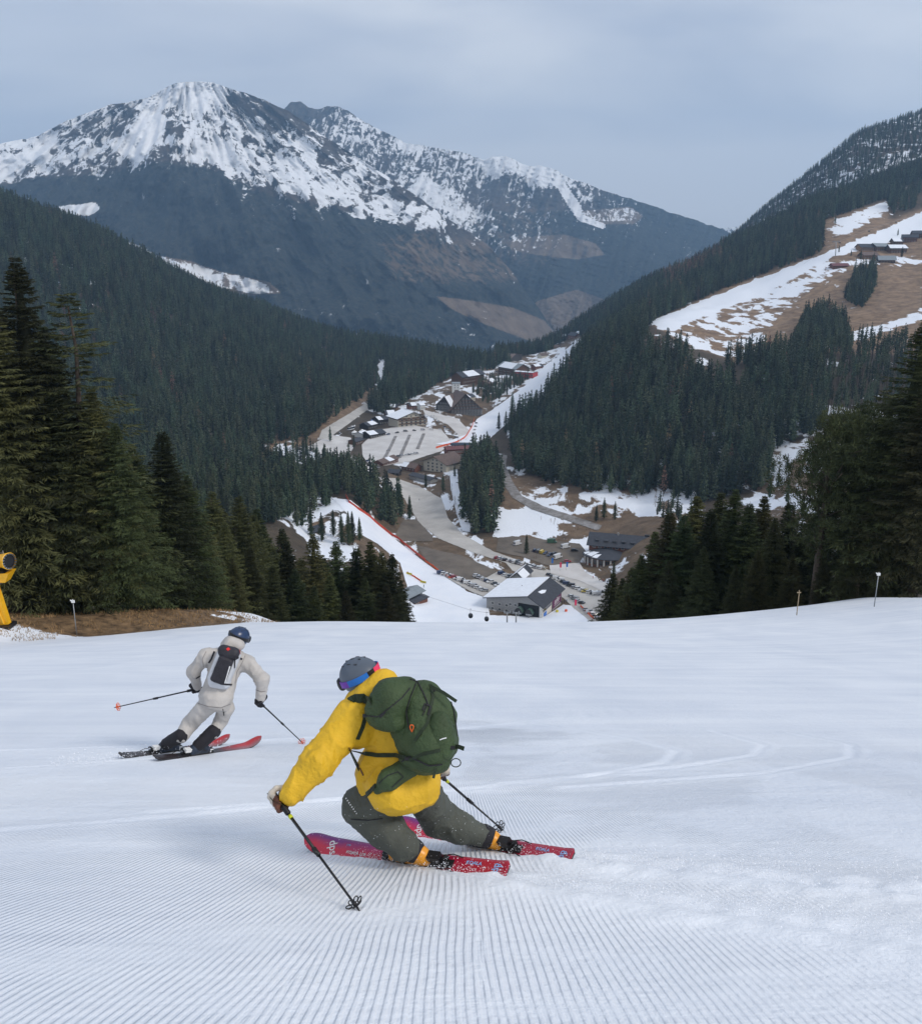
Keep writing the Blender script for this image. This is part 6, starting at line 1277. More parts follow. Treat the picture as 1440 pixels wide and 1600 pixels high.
# ================================================================== yellow skier
def gp(px, py): # ground point on the near slope along that direction
    a, b, c = ray(px, py); Y = 3.0
    for _ in range(60):
        z = hs(a / b * Y, Y); Y += (c / b * Y - z) / (-(c / b) - .40) * -1 * -1 if False else 0
        f0 = c / b * Y - hs(a / b * Y, Y); f1 = c / b * (Y + .01) - hs(a / b * (Y + .01), Y + .01); Y -= f0 / ((f1 - f0) / .01)
    return Vector((a / b * Y, Y, c / b * Y))
SN = Vector((0, .384, .923))
def ski_top(name, c_edge, c_mid, c_tail, Ln, wd_, xr=(.2, .8)):
    m, t, b = nmat(name); n = t.nodes.new; l = t.links.new; b.inputs['Roughness'].default_value = .32; b.inputs['Coat Weight'].default_value = .25
    tc = n('ShaderNodeTexCoord'); sx_ = n('ShaderNodeSeparateXYZ'); l(tc.outputs['Object'], sx_.inputs[0])
    y_ = n('ShaderNodeMapRange'); y_.inputs['From Min'].default_value = -wd_ / 2; y_.inputs['From Max'].default_value = wd_ / 2; l(sx_.outputs['Y'], y_.inputs['Value'])
    x_ = n('ShaderNodeMapRange'); x_.inputs['From Min'].default_value = xr[0] * Ln; x_.inputs['From Max'].default_value = xr[1] * Ln; l(sx_.outputs['X'], x_.inputs['Value'])
    nz = n('ShaderNodeTexNoise'); nz.inputs['Scale'].default_value = 9; nz.inputs['Detail'].default_value = 6; l(tc.outputs['Object'], nz.inputs['Vector'])
    a = n('ShaderNodeMath'); a.operation = 'MULTIPLY_ADD'; l(nz.outputs['Fac'], a.inputs[0]); a.inputs[1].default_value = .5; l(y_.outputs[0], a.inputs[2])
    r_ = n('ShaderNodeValToRGB'); l(a.outputs[0], r_.inputs['Fac']); e = r_.color_ramp.elements; e[0].position = .35; e[0].color = (*c_mid, 1); e[1].position = .85; e[1].color = (*c_edge, 1)
    mxx = n('ShaderNodeMix'); mxx.data_type = 'RGBA'; l(x_.outputs[0], mxx.inputs['Factor']); mxx.inputs['A'].default_value = (*c_tail, 1); l(r_.outputs[0], mxx.inputs['B'])
    # snow dust lying on the ski
    nd = n('ShaderNodeTexNoise'); nd.inputs['Scale'].default_value = 120; nd.inputs['Detail'].default_value = 3; l(tc.outputs['Object'], nd.inputs['Vector']); d2 = n('ShaderNodeMapRange'); d2.inputs['From Min'].default_value = .69; d2.inputs['From Max'].default_value = .72; l(nd.outputs['Fac'], d2.inputs['Value'])
    m3 = n('ShaderNodeMix'); m3.data_type = 'RGBA'; l(d2.outputs[0], m3.inputs['Factor']); l(mxx.outputs['Result'], m3.inputs['A']); m3.inputs['B'].default_value = (.8, .82, .86, 1); l(m3.outputs['Result'], b.inputs['Base Color'])
    return m
TOPY = ski_top('red purple ski top', (.55, .008, .045), (.16, .012, .16), (.38, .008, .035), 1.7, .13)
SKYB = mat('light blue print', (.25, .45, .75), .5, .05)
nY = (SN * .74 + Vector((-.50, -.80, .33)).normalized() * .68).normalized()
TL = gp(800, 1372); TP_ = gp(487, 1326); TL2 = gp(900, 1352); TP2 = gp(628, 1298)
dY = (TP_ - TL).normalized(); LnY = (TP_ - TL).length
dec = [('dps', .86, .005, .085, 118, WHT), ('KOALA 119', .735, .022, .030, 180, WHT), ('119', .79, -.03, .022, 180, SKYB), ('KOALA', .165, -.028, .034, 180, SKYB), ('dps', .055, .0, .070, 100, SKYB), ('d', .045, -.03, .05, 90, SKYB), ('8', .07, .035, .05, 95, SKYB)]
sunk = lambda v, z: v + nY * z
skiL, ML, xbL, zbL, _ = make_ski(sunk(TL, .052), sunk(TP_, .055), nY, 'red and purple ski nearer to the viewer under the yellow skier\'s bent left leg', TOPY, BLK, .152, .128, .144, 'red skis of the skier in yellow', deco=dec, rise=.06, bootpos=.455, bend=.02)
skiR, MR, xbR, zbR, _ = make_ski(sunk(TL2, .055), sunk(TP2, .058), nY, 'red ski farther from the viewer under the yellow skier\'s stretched right leg', TOPY, BLK, .152, .128, .144, 'red skis of the skier in yellow', deco=dec, rise=.06, bootpos=.465, bend=.02)
man = empty('person', tuple(C(650, 1340, 5.8)), label='crouching skier in a yellow hooded jacket, grey trousers and slate helmet', cat='person')
def mk(name, me, parent=man):
    o = bpy.data.objects.new(name, me); COL.objects.link(o); o.parent = parent; o.matrix_parent_inverse = parent.matrix_world.inverted() if parent.type != 'EMPTY' or True else None; return o
bpy.context.view_layer.update()
root_ = empty('person_parts'); bpy.data.objects.remove(root_)
man.location = (0, 0, 0)
cuffL, bL = make_boot(man, ML, xbL, zbL, C(600, 1300, 5.80), BOOTY, BLK)
cuffR, bR = make_boot(man, MR, xbR, zbR, C(712, 1296, 6.16), BOOTY, BLK)
hipL = C(632, 1228, 5.70); hipR = C(656, 1232, 5.88); kneeL = C(567, 1260, 5.86); kneeR = C(684, 1278, 6.18)
shL = C(552, 1122, 5.68); elL = C(497, 1190, 5.56); wrL = C(455, 1241, 5.52); grL = C(436, 1252, 5.53)
shR = C(652, 1100, 5.98); elR = C(688, 1150, 6.26); wrR = C(684, 1196, 6.36); grR = C(680, 1205, 6.42)
pel = C(640, 1222, 5.74); chest = C(612, 1130, 5.84); neck = C(582, 1082, 5.84); headc = C(563, 1062, 5.84)
hp = make_head(man, headc, (-.82, .50, -.28), (-.12, -.10, 1), 1.0, SLT, True)
bodyp = hp + [cone(headc, neck, .055, .06), cone(neck, chest, .07, .12), cone(chest, pel, .13, .13), cone(chest, shL, .08, .06), cone(chest, shR, .08, .06), cone(shL, elL, .055, .04), cone(elL, wrL, .04, .026), cone(shR, elR, .055, .04), cone(elR, wrR, .04, .026),
              cone(hipL, kneeL, .085, .06), cone(kneeL, cuffL, .055, .045), cone(hipR, kneeR, .085, .06), cone(kneeR, cuffR, .055, .045), cone(pel, hipL, .12, .09), cone(pel, hipR, .12, .09)]
ob('body', grow('body', bodyp, .0125, .02, SKIN), man)
tdisp = folds(.026, 6.5, .014, 14, (1, 1, .7))
tro = [cone(hipL, kneeL, .125, .136), cone(kneeL, C(600, 1292, 5.80), .136, .132), cone(C(600, 1292, 5.80), C(628, 1320, 5.77), .130, .100), cone(C(628, 1320, 5.77), cuffL, .098, .078),
       cone(hipR, kneeR, .125, .130), cone(kneeR, C(718, 1294, 6.16), .128, .110), cone(C(718, 1294, 6.16), cuffR, .106, .078), cone(pel + Vector(FW) * .05, hipL, .12, .12), cone(pel + Vector(FW) * .05, hipR, .12, .12)]
trousers = ob('trousers', grow('trousers', tro, .0105, .035, GRY, tdisp), man)
for cf, kn in ((cuffL, C(628, 1320, 5.77)), (cuffR, C(718, 1294, 6.16))):
    ob('snow_cuff', grow('snow_cuff', [cone(cf, cf + (cf - kn).normalized() * .018, .080, .077)], .009, .01, BLKF), man)
jd_ = folds(.030, 5.0, .015, 11, (1.1, 1, .7))
def jdisp(p):
    base_ = jd_(p)
    for j, rr_ in ((elL, .16), (shL, .17), (wrL, .12)):     # fabric bunched at the joints
        d = np.linalg.norm(p - np.array(j), axis=-1); w_ = np.clip(1 - d / rr_, 0, 1); ax_ = np.array((wrL - shL).normalized()); base_ = base_ + w_ * .006 * np.sin((p @ ax_) * 70 + vnoise3(p * 9) * 7)
    return base_
jk = [cone(pel, chest, .185, .195), ell(C(588, 1200, 5.80), .13, .165, .13, 14), ell(C(655, 1224, 5.72), .140, .155, .15, 0), ell(C(574, 1222, 5.80), .075, .105, .10, 0), cone(chest, neck, .19, .11), cone(C(590, 1112, 5.78), shL, .15, .118), cone(C(620, 1110, 5.9), shR, .15, .12),
      cone(shL, elL, .126, .112), cone(elL, wrL, .110, .078), cone(shR, elR, .11, .09), cone(elR, wrR, .09, .07), ell(C(616, 1236, 5.66), .19, .15, .17, 15), ell(C(562, 1140, 5.72), .10, .13, .11, 30)]
axs = (Vector(pel) - Vector(chest)).normalized(); hemo = Vector(C(622, 1277, 5.60)); hn = (axs + Vector((-.05, -.35, 0))).normalized(); wd0 = (Vector(wrL) - Vector(elL)).normalized()
jacket = ob('jacket', grow('jacket', jk, .0105, .05, YEL, jdisp, cut=[(hemo, hn)]), man)
hoodp = [ell(C(582, 1078, 5.74), .165, .080, .14, -26), ell(C(596, 1064, 5.76), .095, .075, .12, -10), ell(C(555, 1095, 5.80), .085, .065, .12, -46)]
hood = ob('hood', grow('hood', hoodp, .0095, .05, YEL, folds(.012, 8, .006, 19), sub=[ell(headc + Vector((-.03, .03, .05)), .12, .15, .13, ax=(RX, (0, 1, 0), (0, 0, 1)))]), jacket)
for nm, gpt, wpt, ax_, sde in (('glove', grL, wrL, None, 1), ('glove', grR, wrR, None, -1)):
    tipc = gp(562, 1424) if gpt is grL else gp(784, 1297); ax_ = (Vector(tipc) - Vector(gpt)).normalized()
    me = grow('glove', glove_prims(gpt, ax_, wpt, 1.12, sde), .0068, .008, [CRM, BRN])
    ctr = np.zeros(len(me.polygons) * 3); me.polygons.foreach_get('center', ctr); ctr = ctr.reshape(-1, 3); mi = (np.linalg.norm(ctr - np.array(Vector(gpt) + (Vector(wpt) - Vector(gpt)) * .15 + Vector((0, -.03, .01))), axis=1) < .048) | (((ctr - np.array(gpt)) @ np.array(ax_)) > .030)
    me.polygons.foreach_set('material_index', mi.astype(np.int32)); ob(nm, me, man)
tL = Vector(gp(562, 1424)); aL = (tL - Vector(grL)); make_pole(grL, aL, aL.length, 'black ski pole with a yellow band in the yellow skier\'s near hand', [BLK, BLK, mat('lime band', (.55, .6, .02), .5), BLK], grp='ski poles of the skier in yellow')
tR = Vector(gp(786, 1298)); aR = (tR - Vector(grR)); make_pole(grR, aR, aR.length, 'black ski pole on the far side of the yellow skier, over ridged snow', [BLK, BLK, mat('lime band', (.55, .6, .02), .5), BLK], grp='ski poles of the skier in yellow')
tb = bvh(jacket)
mb = MB(); onbody(mb, tb, [(545, 1168), (552, 1178), (560, 1195), (568, 1212)], .010, .003); mb.build('pocket_zip', BRN, jacket)
mb = MB(); onbody(mb, tb, [(556, 1240), (550, 1214), (545, 1190)], .005, .002); mb.build('seam', mat('yellow seam', (.42, .22, .012), .7), jacket)
tt = bvh(trousers); o_ = [hit(tt, 541 + q * 2.3, 1248 + q * 3.3, .002) for q in range(8)]
if all(o_):
    mb = MB()
    for q, (p_, n_) in enumerate(o_): t_ = (o_[7][0] - o_[0][0]).normalized(); mb.box(-.0035, .0035, -.005, .005, 0, .001, 0, frame(p_, t_, n_.cross(t_), n_)) if q % 1 == 0 else None
    mb.build('leg_print', WHT, trousers)
mb = MB(); onbody(mb, tt, [(566, 1232), (580, 1252), (600, 1262)], .006, .002); onbody(mb, tt, [(548, 1280), (575, 1282), (598, 1279)], .006, .002); onbody(mb, tt, [(634, 1282), (650, 1300), (657, 1318)], .005, .002); mb.build('trouser_zip', BLKF, trousers)

# ---- green backpack, a thing of its own
pk = empty('backpack', label='olive green ski touring backpack on the yellow skier\'s back', cat='backpack')
pdisp = folds(.016, 8, .008, 20)
mainp = [cone(C(652, 1095, 5.58), C(672, 1160, 5.52), .120, .165), cone(C(672, 1160, 5.52), C(668, 1178, 5.52), .165, .128), cone(C(630, 1140, 5.56), C(650, 1185, 5.55), .085, .09), cone(C(668, 1085, 5.60), C(690, 1120, 5.56), .085, .10)]
main = ob('pack_body', grow('pack_body', mainp, .0095, .05, GRN, pdisp), pk)
lid = ob('pack_lid', grow('pack_lid', [cone(C(597, 1112, 5.53), C(612, 1092, 5.53), .112, .125), cone(C(612, 1092, 5.53), C(634, 1078, 5.55), .12, .085), ell(C(612, 1125, 5.52), .12, .07, .09, 20)], .009, .05, GRN, folds(.012, 9, .007, 20)), pk)
ob('side_pocket', grow('side_pocket', [ell(C(655, 1190, 5.50), .135, .062, .10, 14), ell(C(682, 1188, 5.50), .09, .075, .09, 20)], .009, .04, GRN, folds(.010, 10, .005, 22)), pk)
ob('side_panel', grow('side_panel', [ell(C(690, 1150, 5.44), .085, .155, .09, -8)], .009, .04, GRN, folds(.010, 10, .006, 20)), pk)
fin = ob('hip_fin', grow('hip_fin', [cone(C(640, 1198, 5.52), C(608, 1218, 5.50), .068, .068), cone(C(608, 1218, 5.50), C(590, 1234, 5.52), .062, .030)], .008, .03, GRN, folds(.008, 10, .004, 22)), pk)
allp = bvh(main, lid, fin, jacket, hood, *[o for o in pk.children if o.name.startswith('side')])
mb = MB()
onbody(mb, allp, [(548, 1096), (556, 1092), (568, 1090), (580, 1096)], .055, .014); onbody(mb, allp, [(571, 1118), (566, 1136), (558, 1155)], .026, .006); onbody(mb, allp, [(545, 1172), (560, 1176), (590, 1180), (618, 1180), (636, 1186)], .026, .006)
onbody(mb, allp, [(548, 1174), (556, 1190), (561, 1202)], .022, .006); onbody(mb, allp, [(587, 1228), (580, 1236), (573, 1242)], .030, .006); onbody(mb, allp, [(640, 1188), (660, 1178), (688, 1172)], .02, .004)
onbody(mb, allp, [(672, 1070), (676, 1090), (672, 1110), (668, 1130), (648, 1158)], .018, .005); mb.build('strap', GRND, pk)
mb = MB()
for a, b, w_ in ((C(672, 1072, 5.5), C(713, 1096, 5.45), .020), (C(706, 1167, 5.44), C(725, 1170, 5.40), .026), (C(682, 1196, 5.42), C(677, 1216, 5.40), .016)): ribbon(mb, [a, (Vector(a) + Vector(b)) / 2 + Vector((0, 0, .008)), b], -Vector(FW), w_, .004)
mb.build('loose_strap', GRND, pk)
mb = MB(); onbody(mb, allp, [(571, 1118), (590, 1120), (606, 1108), (628, 1090), (640, 1075)], .006, .004); onbody(mb, allp, [(594, 1121), (602, 1112)], .012, .005); onbody(mb, allp, [(640, 1062), (652, 1066), (662, 1085), (668, 1100), (660, 1118)], .006, .005)
onbody(mb, allp, [(650, 1066), (640, 1090), (634, 1112), (640, 1140)], .006, .004); onbody(mb, allp, [(660, 1110), (664, 1100), (672, 1104), (668, 1118)], .010, .006); onbody(mb, allp, [(628, 1190), (640, 1182), (670, 1196), (690, 1194)], .008, .005); onbody(mb, allp, [(592, 1224), (606, 1212), (622, 1206), (630, 1214), (612, 1230)], .005, .003)
onbody(mb, allp, [(696, 1072), (708, 1110), (714, 1150)], .007, .004); mb.build('piping', BLKF, pk)
mb = MB(); q = Vector(hit(allp, 645, 1138, .012)[0]) if hit(allp, 645, 1138) else C(645, 1138, 5.4); mb.tube([q + Vector((.004 * math.sin(a * 2) + .009 * math.sin(a), -.004, .024 * math.cos(a))) for a in [6.283 * i / 12 for i in range(13)]], .0035, 6); mb.build('pull_loop', ORG, pk, True)
mb = MB(); onbody(mb, allp, [(687, 1156), (692, 1154), (697, 1153)], .006, .002, lift=.003); mb.build('maker_print', WHT, pk)
mb = MB()
for cx_, cy_, rx_, ry_ in ((712, 1192, .030, .026), (706, 1137, .013, .018)):
    q = C(cx_, cy_, 5.47); mb.tube([q + Vector(RX) * rx_ * math.cos(a) + Vector(UV) * ry_ * math.sin(a) for a in [6.283 * i / 14 for i in range(15)]], .0035, 5)
mb.build('gear_loop', GRND, pk, True)
mb = MB()
for px_, py_ in ((676, 1078), (706, 1168), (636, 1186), (583, 1233), (571, 1118), (562, 1096)):
    h2 = hit(allp, px_, py_, .004)
    if h2: mb.box(-.014, .014, -.010, .010, -.004, .007, 0, frame(h2[0], Vector(RX), Vector(UV), -Vector(FW)))
mb.build('buckle', BLK, pk)

# ================================================================== light grey skier
LGT = mat('light grey shell fabric', (.47, .44, .41), .7, .10, 5, .3, 50, crease=.04); SBK = mat('black pack fabric', (.022, .021, .028), .55, .3, 9, .4, 50); SWH = mat('pale pack side', (.55, .56, .58), .6, .1, 9)
BLH = mat('blue helmet', (.010, .030, .085), .3, .15, 6, spec=.6)
TOPR = ski_top('black red ski top', (.42, .010, .016), (.22, .10, .11), (.025, .018, .020), 1.7, .12, (.58, .80))
D = 10.75
nG = (SN * .86 + Vector((.80, -.42, .2)).normalized() * .42).normalized()
tA, pA = gp(238, 1190), gp(402, 1166); tB, pB = gp(184, 1186), gp(353, 1163)
dc2 = [('PRO', .12, 0, .05, 0, mat('red print', (.6, .03, .02), .5)), ('NO.9', .72, 0, .05, 0, WHT)]
skA, MA, xa, za, _ = make_ski(tA + nG * .04, pA + nG * .04, nG, 'black and red ski with a pale forebody, nearer one of the light grey skier', TOPR, BLK, .13, .085, .115, 'skis of the skier in light grey', rise=.10, bootpos=.40, deco=[], bind=WHT)
skB, MBm, xb_, zb_, _ = make_ski(tB + nG * .04, pB + nG * .04, nG, 'black and red ski, farther one of the light grey skier, its red tip showing', TOPR, BLK, .13, .085, .115, 'skis of the skier in light grey', rise=.10, bootpos=.42, deco=[], bind=WHT)
wm = empty('person', label='skier in light grey jacket and trousers with a blue helmet, turning ahead', cat='person')
NAVY = mat('navy boot', (.02, .03, .05), .35, .2, 5)
cA, b1 = make_boot(wm, MA, xa, za, C(340, 1130, 11.0), NAVY, BLK, cl=.20); cB, b2 = make_boot(wm, MBm, xb_, zb_, C(292, 1138, 10.9), NAVY, BLK, cl=.20)
hL2, hR2 = C(319, 1107, 10.85), C(353, 1106, 10.95); kL2, kR2 = C(297, 1131, 10.95), C(345, 1126, 11.05)
pel2, ch2, nk2 = C(337, 1096, 10.85), C(352, 1040, 10.95), C(364, 1010, 10.98); hd2 = C(373, 998, 11.0)
sL2, eL2, wL2, gL2 = C(322, 1026, 10.85), C(302, 1049, 10.9), C(308, 1072, 11.15), C(306, 1077, 11.2)
sR2, eR2, wR2, gR2 = C(386, 1036, 11.0), C(410, 1062, 10.9), C(407, 1090, 10.95), C(406, 1098, 10.98)
hp2 = make_head(wm, hd2, (.45, .85, -.25), (.3, .0, 1), 1.0, BLH, False, hair=False)
bp2 = hp2 + [cone(hd2, nk2, .055, .06), cone(nk2, ch2, .07, .12), cone(ch2, pel2 + Vector((0, 0, .06)), .12, .08), cone(ch2, sL2, .07, .05), cone(ch2, sR2, .07, .05), cone(sL2, eL2, .05, .04), cone(eL2, wL2, .035, .025), cone(sR2, eR2, .05, .04), cone(eR2, wR2, .035, .025), cone(pel2, hL2, .08, .06), cone(pel2, hR2, .08, .06), cone(hL2, kL2, .065, .055), cone(hR2, kR2, .065, .055), cone(kL2, cB, .05, .04), cone(kR2, cA, .05, .04)]
ob('body', grow('body', bp2, .015, .02, SKIN), wm)
tr2 = ob('trousers', grow('trousers', [cone(pel2, hL2, .11, .11), cone(pel2, hR2, .10, .10), cone(hL2, kL2, .112, .102), cone(kL2, C(284, 1150, 10.85), .100, .088), cone(hR2, kR2, .104, .088), cone(kR2, C(333, 1146, 10.95), .088, .076)], .013, .018, LGT, folds(.016, 7, .008, 16)), wm)
for kk, cc_ in ((C(284, 1149, 10.85), cB), (C(334, 1143, 10.96), cA)): ob('gaiter', grow('gaiter', [cone(kk, cc_, .090, .076)], .012, .02, BLKF, folds(.01, 8, .005, 18)), wm)
jk2 = [cone(pel2, ch2, .19, .19), cone(ch2, nk2, .18, .10), cone(C(340, 1028, 10.9), sL2, .13, .10), cone(C(370, 1032, 10.95), sR2, .13, .10), cone(sL2, eL2, .092, .082), cone(eL2, wL2, .08, .062), cone(sR2, eR2, .095, .085), cone(eR2, wR2, .082, .066), ell(C(337, 1088, 10.83), .20, .14, .17, 8)]
ja2 = ob('jacket', grow('jacket', jk2, .014, .05, LGT, folds(.028, 5.5, .014, 11), cut=[(C(334, 1109, 10.7), (Vector(pel2) - Vector(ch2)).normalized())]), wm)
ob('hood', grow('hood', [ell(C(366, 1005, 10.88), .135, .085, .12, 22), ell(C(357, 1009, 10.86), .10, .07, .10, 10)], .012, .04, LGT, folds(.01, 8, .005, 17), sub=[ell(hd2 + Vector((.03, .06, .05)), .12, .14, .12, ax=(RX, (0, 1, 0), (0, 0, 1)))]), ja2)
for g_, w_, sde, tp_ in ((gL2, wL2, -1, C(180, 1106, 11.3)), (gR2, wR2, 1, gp(474, 1164))):
    a_ = (Vector(tp_) - Vector(g_)).normalized(); ob('glove', grow('glove', glove_prims(g_, a_, w_, 1.15, sde), .008, .008, BLKF), wm)
a_ = Vector(C(178, 1106, 11.35)) - Vector(gL2); make_pole(gL2, a_, a_.length, 'black ski pole swung out level to the left of the light grey skier', [BLK, BLK, None, mat('orange basket', (.7, .12, .03), .5)], grp='ski poles of the skier in light grey')
a_ = Vector(gp(474, 1162)) - Vector(gR2); make_pole(gR2, a_, a_.length, 'black ski pole with orange basket touching the snow right of the grey skier', [BLK, BLK, None, mat('orange basket', (.7, .12, .03), .5)], grp='ski poles of the skier in light grey')
p2 = empty('backpack', label='black and pale grey backpack with a small red badge on the light grey skier', cat='backpack')
pa, pb = C(358, 1018, 10.72), C(343, 1064, 10.68); _u = (Vector(UV) * .93 + Vector(RX) * .37).normalized(); PAX = (_u.cross(Vector(FW)) * -1, _u, Vector(FW)); PAX = (Vector(FW).cross(_u) * -1, _u, Vector(FW))
sideb = ob('pack_body', grow('pack_body', [rbox((pa + pb) / 2, .135, .225, .085, .05, PAX), cone(C(334, 1066, 10.70), C(352, 1070, 10.70), .07, .06)], .011, .03, SWH, folds(.008, 8, .004, 17)), p2)
fr = ob('front_panel', grow('front_panel', [rbox(C(347, 1047, 10.61), .092, .165, .05, .035, PAX)], .010, .03, SBK, folds(.008, 8, .004, 17)), p2)
ldd = ob('pack_lid', grow('pack_lid', [cone(C(349, 1016, 10.66), C(366, 1020, 10.66), .068, .066), ell(C(357, 1024, 10.64), .12, .07, .06, 14)], .010, .03, SBK, folds(.008, 8, .004, 17)), p2)
t2 = bvh(sideb, fr, ldd, ja2)
mb = MB(); onbody(mb, t2, [(355, 1013), (358, 1016)], .035, .003, dens=2); onbody(mb, t2, [(373, 1012), (375, 1022)], .016, .003, dens=3); mb.build('badge', mat('red badge', (.65, .02, .02), .5), p2)
mb = MB(); onbody(mb, t2, [(359, 1041), (355, 1054), (350, 1070)], .014, .003, dens=3); mb.build('print_strip', WHT, p2)
mb = MB(); onbody(mb, t2, [(335, 1018), (330, 1030), (326, 1036)], .02, .005, dens=3); onbody(mb, t2, [(366, 1026), (378, 1030)], .022, .006, dens=3); onbody(mb, t2, [(306, 1060), (316, 1054)], .022, .006, dens=3); onbody(mb, t2, [(348, 1069), (362, 1070)], .02, .005, dens=3); onbody(mb, t2, [(367, 1030), (366, 1044)], .014, .004, dens=3); mb.build('strap', BLKF, p2)
t3 = bvh(tr2, ja2); mb = MB(); onbody(mb, t3, [(348, 1108), (349, 1112), (350, 1118)], .010, .003, dens=2); mb.build('zip', BLKF, tr2)
LSE = mat('grey seam and hem shade', (.22, .20, .19), .8); mb = MB(); onbody(mb, t3, [(306, 1098), (325, 1104), (345, 1106), (360, 1100)], .007, .002, dens=3); onbody(mb, t3, [(400, 1078), (408, 1081), (415, 1080)], .008, .002, dens=2); onbody(mb, t3, [(384, 1022), (378, 1036), (370, 1050), (367, 1068)], .006, .002, dens=3); onbody(mb, t3, [(322, 1018), (316, 1030), (318, 1042)], .006, .002, dens=3); mb.build('seam', LSE, ja2)  # first line paints the hem's shadow and drawcord; the rest are seams

# ---- withered grass on the bank
rs = np.random.RandomState(8); V = []; F = []
for i in range(9000):
    x = rs.uniform(-36, -16); y = rs.uniform(56, 74); e_ = x + 27 - (y - 59) * .93
    if e_ > -.6 or fbm(x * .4, y * .4, 3) < .42: continue
    z = hs(x, y); h_ = rs.uniform(.08, .30); a = rs.rand() * 6.28; b0 = len(V); lx, ly = rs.normal(size=2) * .08; V += [(x - .03 * math.cos(a), y - .03 * math.sin(a), z - .02), (x + .03 * math.cos(a), y + .03 * math.sin(a), z - .02), (x + lx, y + ly, z + h_)]; F.append((b0, b0 + 1, b0 + 2))
tag(ob('grass', mesh_from('grass', V, F, mat('withered grass', (.30, .19, .09), .9, .4, .6))), 'withered brown grass on the bank under the left spruces', kind='stuff')
# ---- loose snow thrown up by the skis
rs = np.random.RandomState(4); V = []; F = []
def flake(p, r_):
    b = len(V)
    for _ in range(4): d = rs.normal(size=3); V.append(tuple(p + d / np.linalg.norm(d) * r_))
    F.extend([(b, b + 1, b + 2), (b, b + 2, b + 3), (b, b + 3, b + 1), (b + 1, b + 3, b + 2)])
def spray(a, b, wdt, hgt, n_, r0, bias=1.0):
    for i in range(n_):
        t = rs.rand() ** bias; x = a[0] + (b[0] - a[0]) * t + rs.normal() * wdt * (.3 + t); y = a[1] + (b[1] - a[1]) * t + rs.normal() * wdt * (.3 + t)
        z = hs(x, y) + abs(rs.normal()) * hgt * (.5 + .8 * t); flake(np.array((x, y, z)), r0 * rs.uniform(.4, 1.5))
spray((-.75, 5.28), (.35, 4.60), .05, .045, 2000, .0036); spray((-.35, 5.73), (.85, 5.06), .05, .045, 2000, .0036); spray((.35, 4.66), (2.4, 3.75), .12, .09, 7500, .0034, 1.2); spray((.8, 5.10), (3.4, 4.30), .16, .11, 9000, .0036, 1.2)
spray((-4.1, 9.6), (-3.3, 10.5), .06, .07, 500, .006); spray((-3.6, 9.35), (-2.9, 10.6), .05, .05, 500, .006); spray((-4.6, 9.0), (-3.7, 9.5), .12, .08, 600, .006)
for i in range(420):
    p = np.array(C(rs.uniform(520, 820), rs.uniform(1255, 1375), rs.uniform(5.2, 6.1)))
    if p[2] > hs(p[0], p[1]): flake(p, rs.uniform(.0015, .0035))
mv, mt, mbs = nmat('powder mist'); mt.nodes.remove(mbs); pv_ = mt.nodes.new('ShaderNodeVolumePrincipled'); pv_.inputs['Density'].default_value = .28; pv_.inputs['Color'].default_value = (.98, .99, 1, 1); pv_.inputs['Density Attribute'].default_value = ''; mt.links.new(pv_.outputs[0], mt.nodes['Material Output'].inputs['Volume'])
mp2 = []
for (a, b, n_, r0, r1) in (((.45, 4.75), (3.4, 3.55), 9, .07, .22), ((.85, 5.15), (4.2, 4.25), 9, .08, .26), ((-.6, 5.30), (.5, 4.75), 5, .04, .06)):
    for i in range(n_):
        t = i / (n_ - 1); x = a[0] + (b[0] - a[0]) * t; y = a[1] + (b[1] - a[1]) * t; r_ = r0 + (r1 - r0) * t; mp2.append(ell((x, y, hs(x, y) + .02), r_ * 2.4, r_ * 1.6, r_ * .62, ax=((1, 0, 0), (0, 1, -.416), (0, .384, .923))))
tag(ob('powder_mist', grow('powder_mist', mp2, .035, .12, mv, lambda p: .05 * (vnoise3(p * 4) - .5) + .03 * (vnoise3(p * 11) - .5))), 'fine powder mist drifting behind the carving skis', kind='stuff')
tag(ob('snow_spray', mesh_from('snow_spray', V, F, mat('loose snow', (.85, .87, .91), .8, .03))), 'powder snow thrown up by the carving skis', kind='stuff')
# ------------------------------------------------------------------ vehicles
def extr(mb, prof, w0, w1, mi=0, inset=None):
    """side profile (x,z) extruded across y from -w to w, upper edge pulled in"""
    n = len(prof); zs = [z for _, z in prof]; lo, hi = min(zs), max(zs); L_ = []; R_ = []
    for x, z in prof: w_ = w0 + (w1 - w0) * ((z - lo) / (hi - lo)) ** 1.5; L_.append((x, -w_, z)); R_.append((x, w_, z))
    mb.poly(L_, mi); mb.poly(R_[::-1], mi)
    for i in range(n): j = (i + 1) % n; mb.poly([L_[j], L_[i], R_[i], R_[j]], mi)
TYRE = mat('tyre', (.012, .012, .012), .8)
def wheel_mesh():
    mb = MB(); mb.tube([(0, -.11, 0), (0, .11, 0)], [.33, .33], 14); mb.tube([(0, -.118, 0), (0, .118, 0)], [.19, .19], 10, 1); return mb.mesh('wheel', [TYRE, METAL])
WHL = wheel_mesh(); LAMP = mat('lamp glass', (.5, .5, .48), .2); LAMPR = mat('red lamp', (.4, .01, .01), .3)
PAINT = {'white': (.62, .63, .64), 'silver': (.33, .34, .36), 'grey': (.12, .125, .13), 'black': (.015, .015, .018), 'dark blue': (.02, .035, .09), 'red': (.35, .015, .02), 'blue': (.04, .12, .32), 'yellow': (.55, .42, .08), 'beige': (.42, .38, .30), 'green': (.05, .12, .07)}
def pm(c): return mat('car paint ' + c, PAINT[c], .28, .04, 2, spec=.5, coat=.5)
CARS = {}
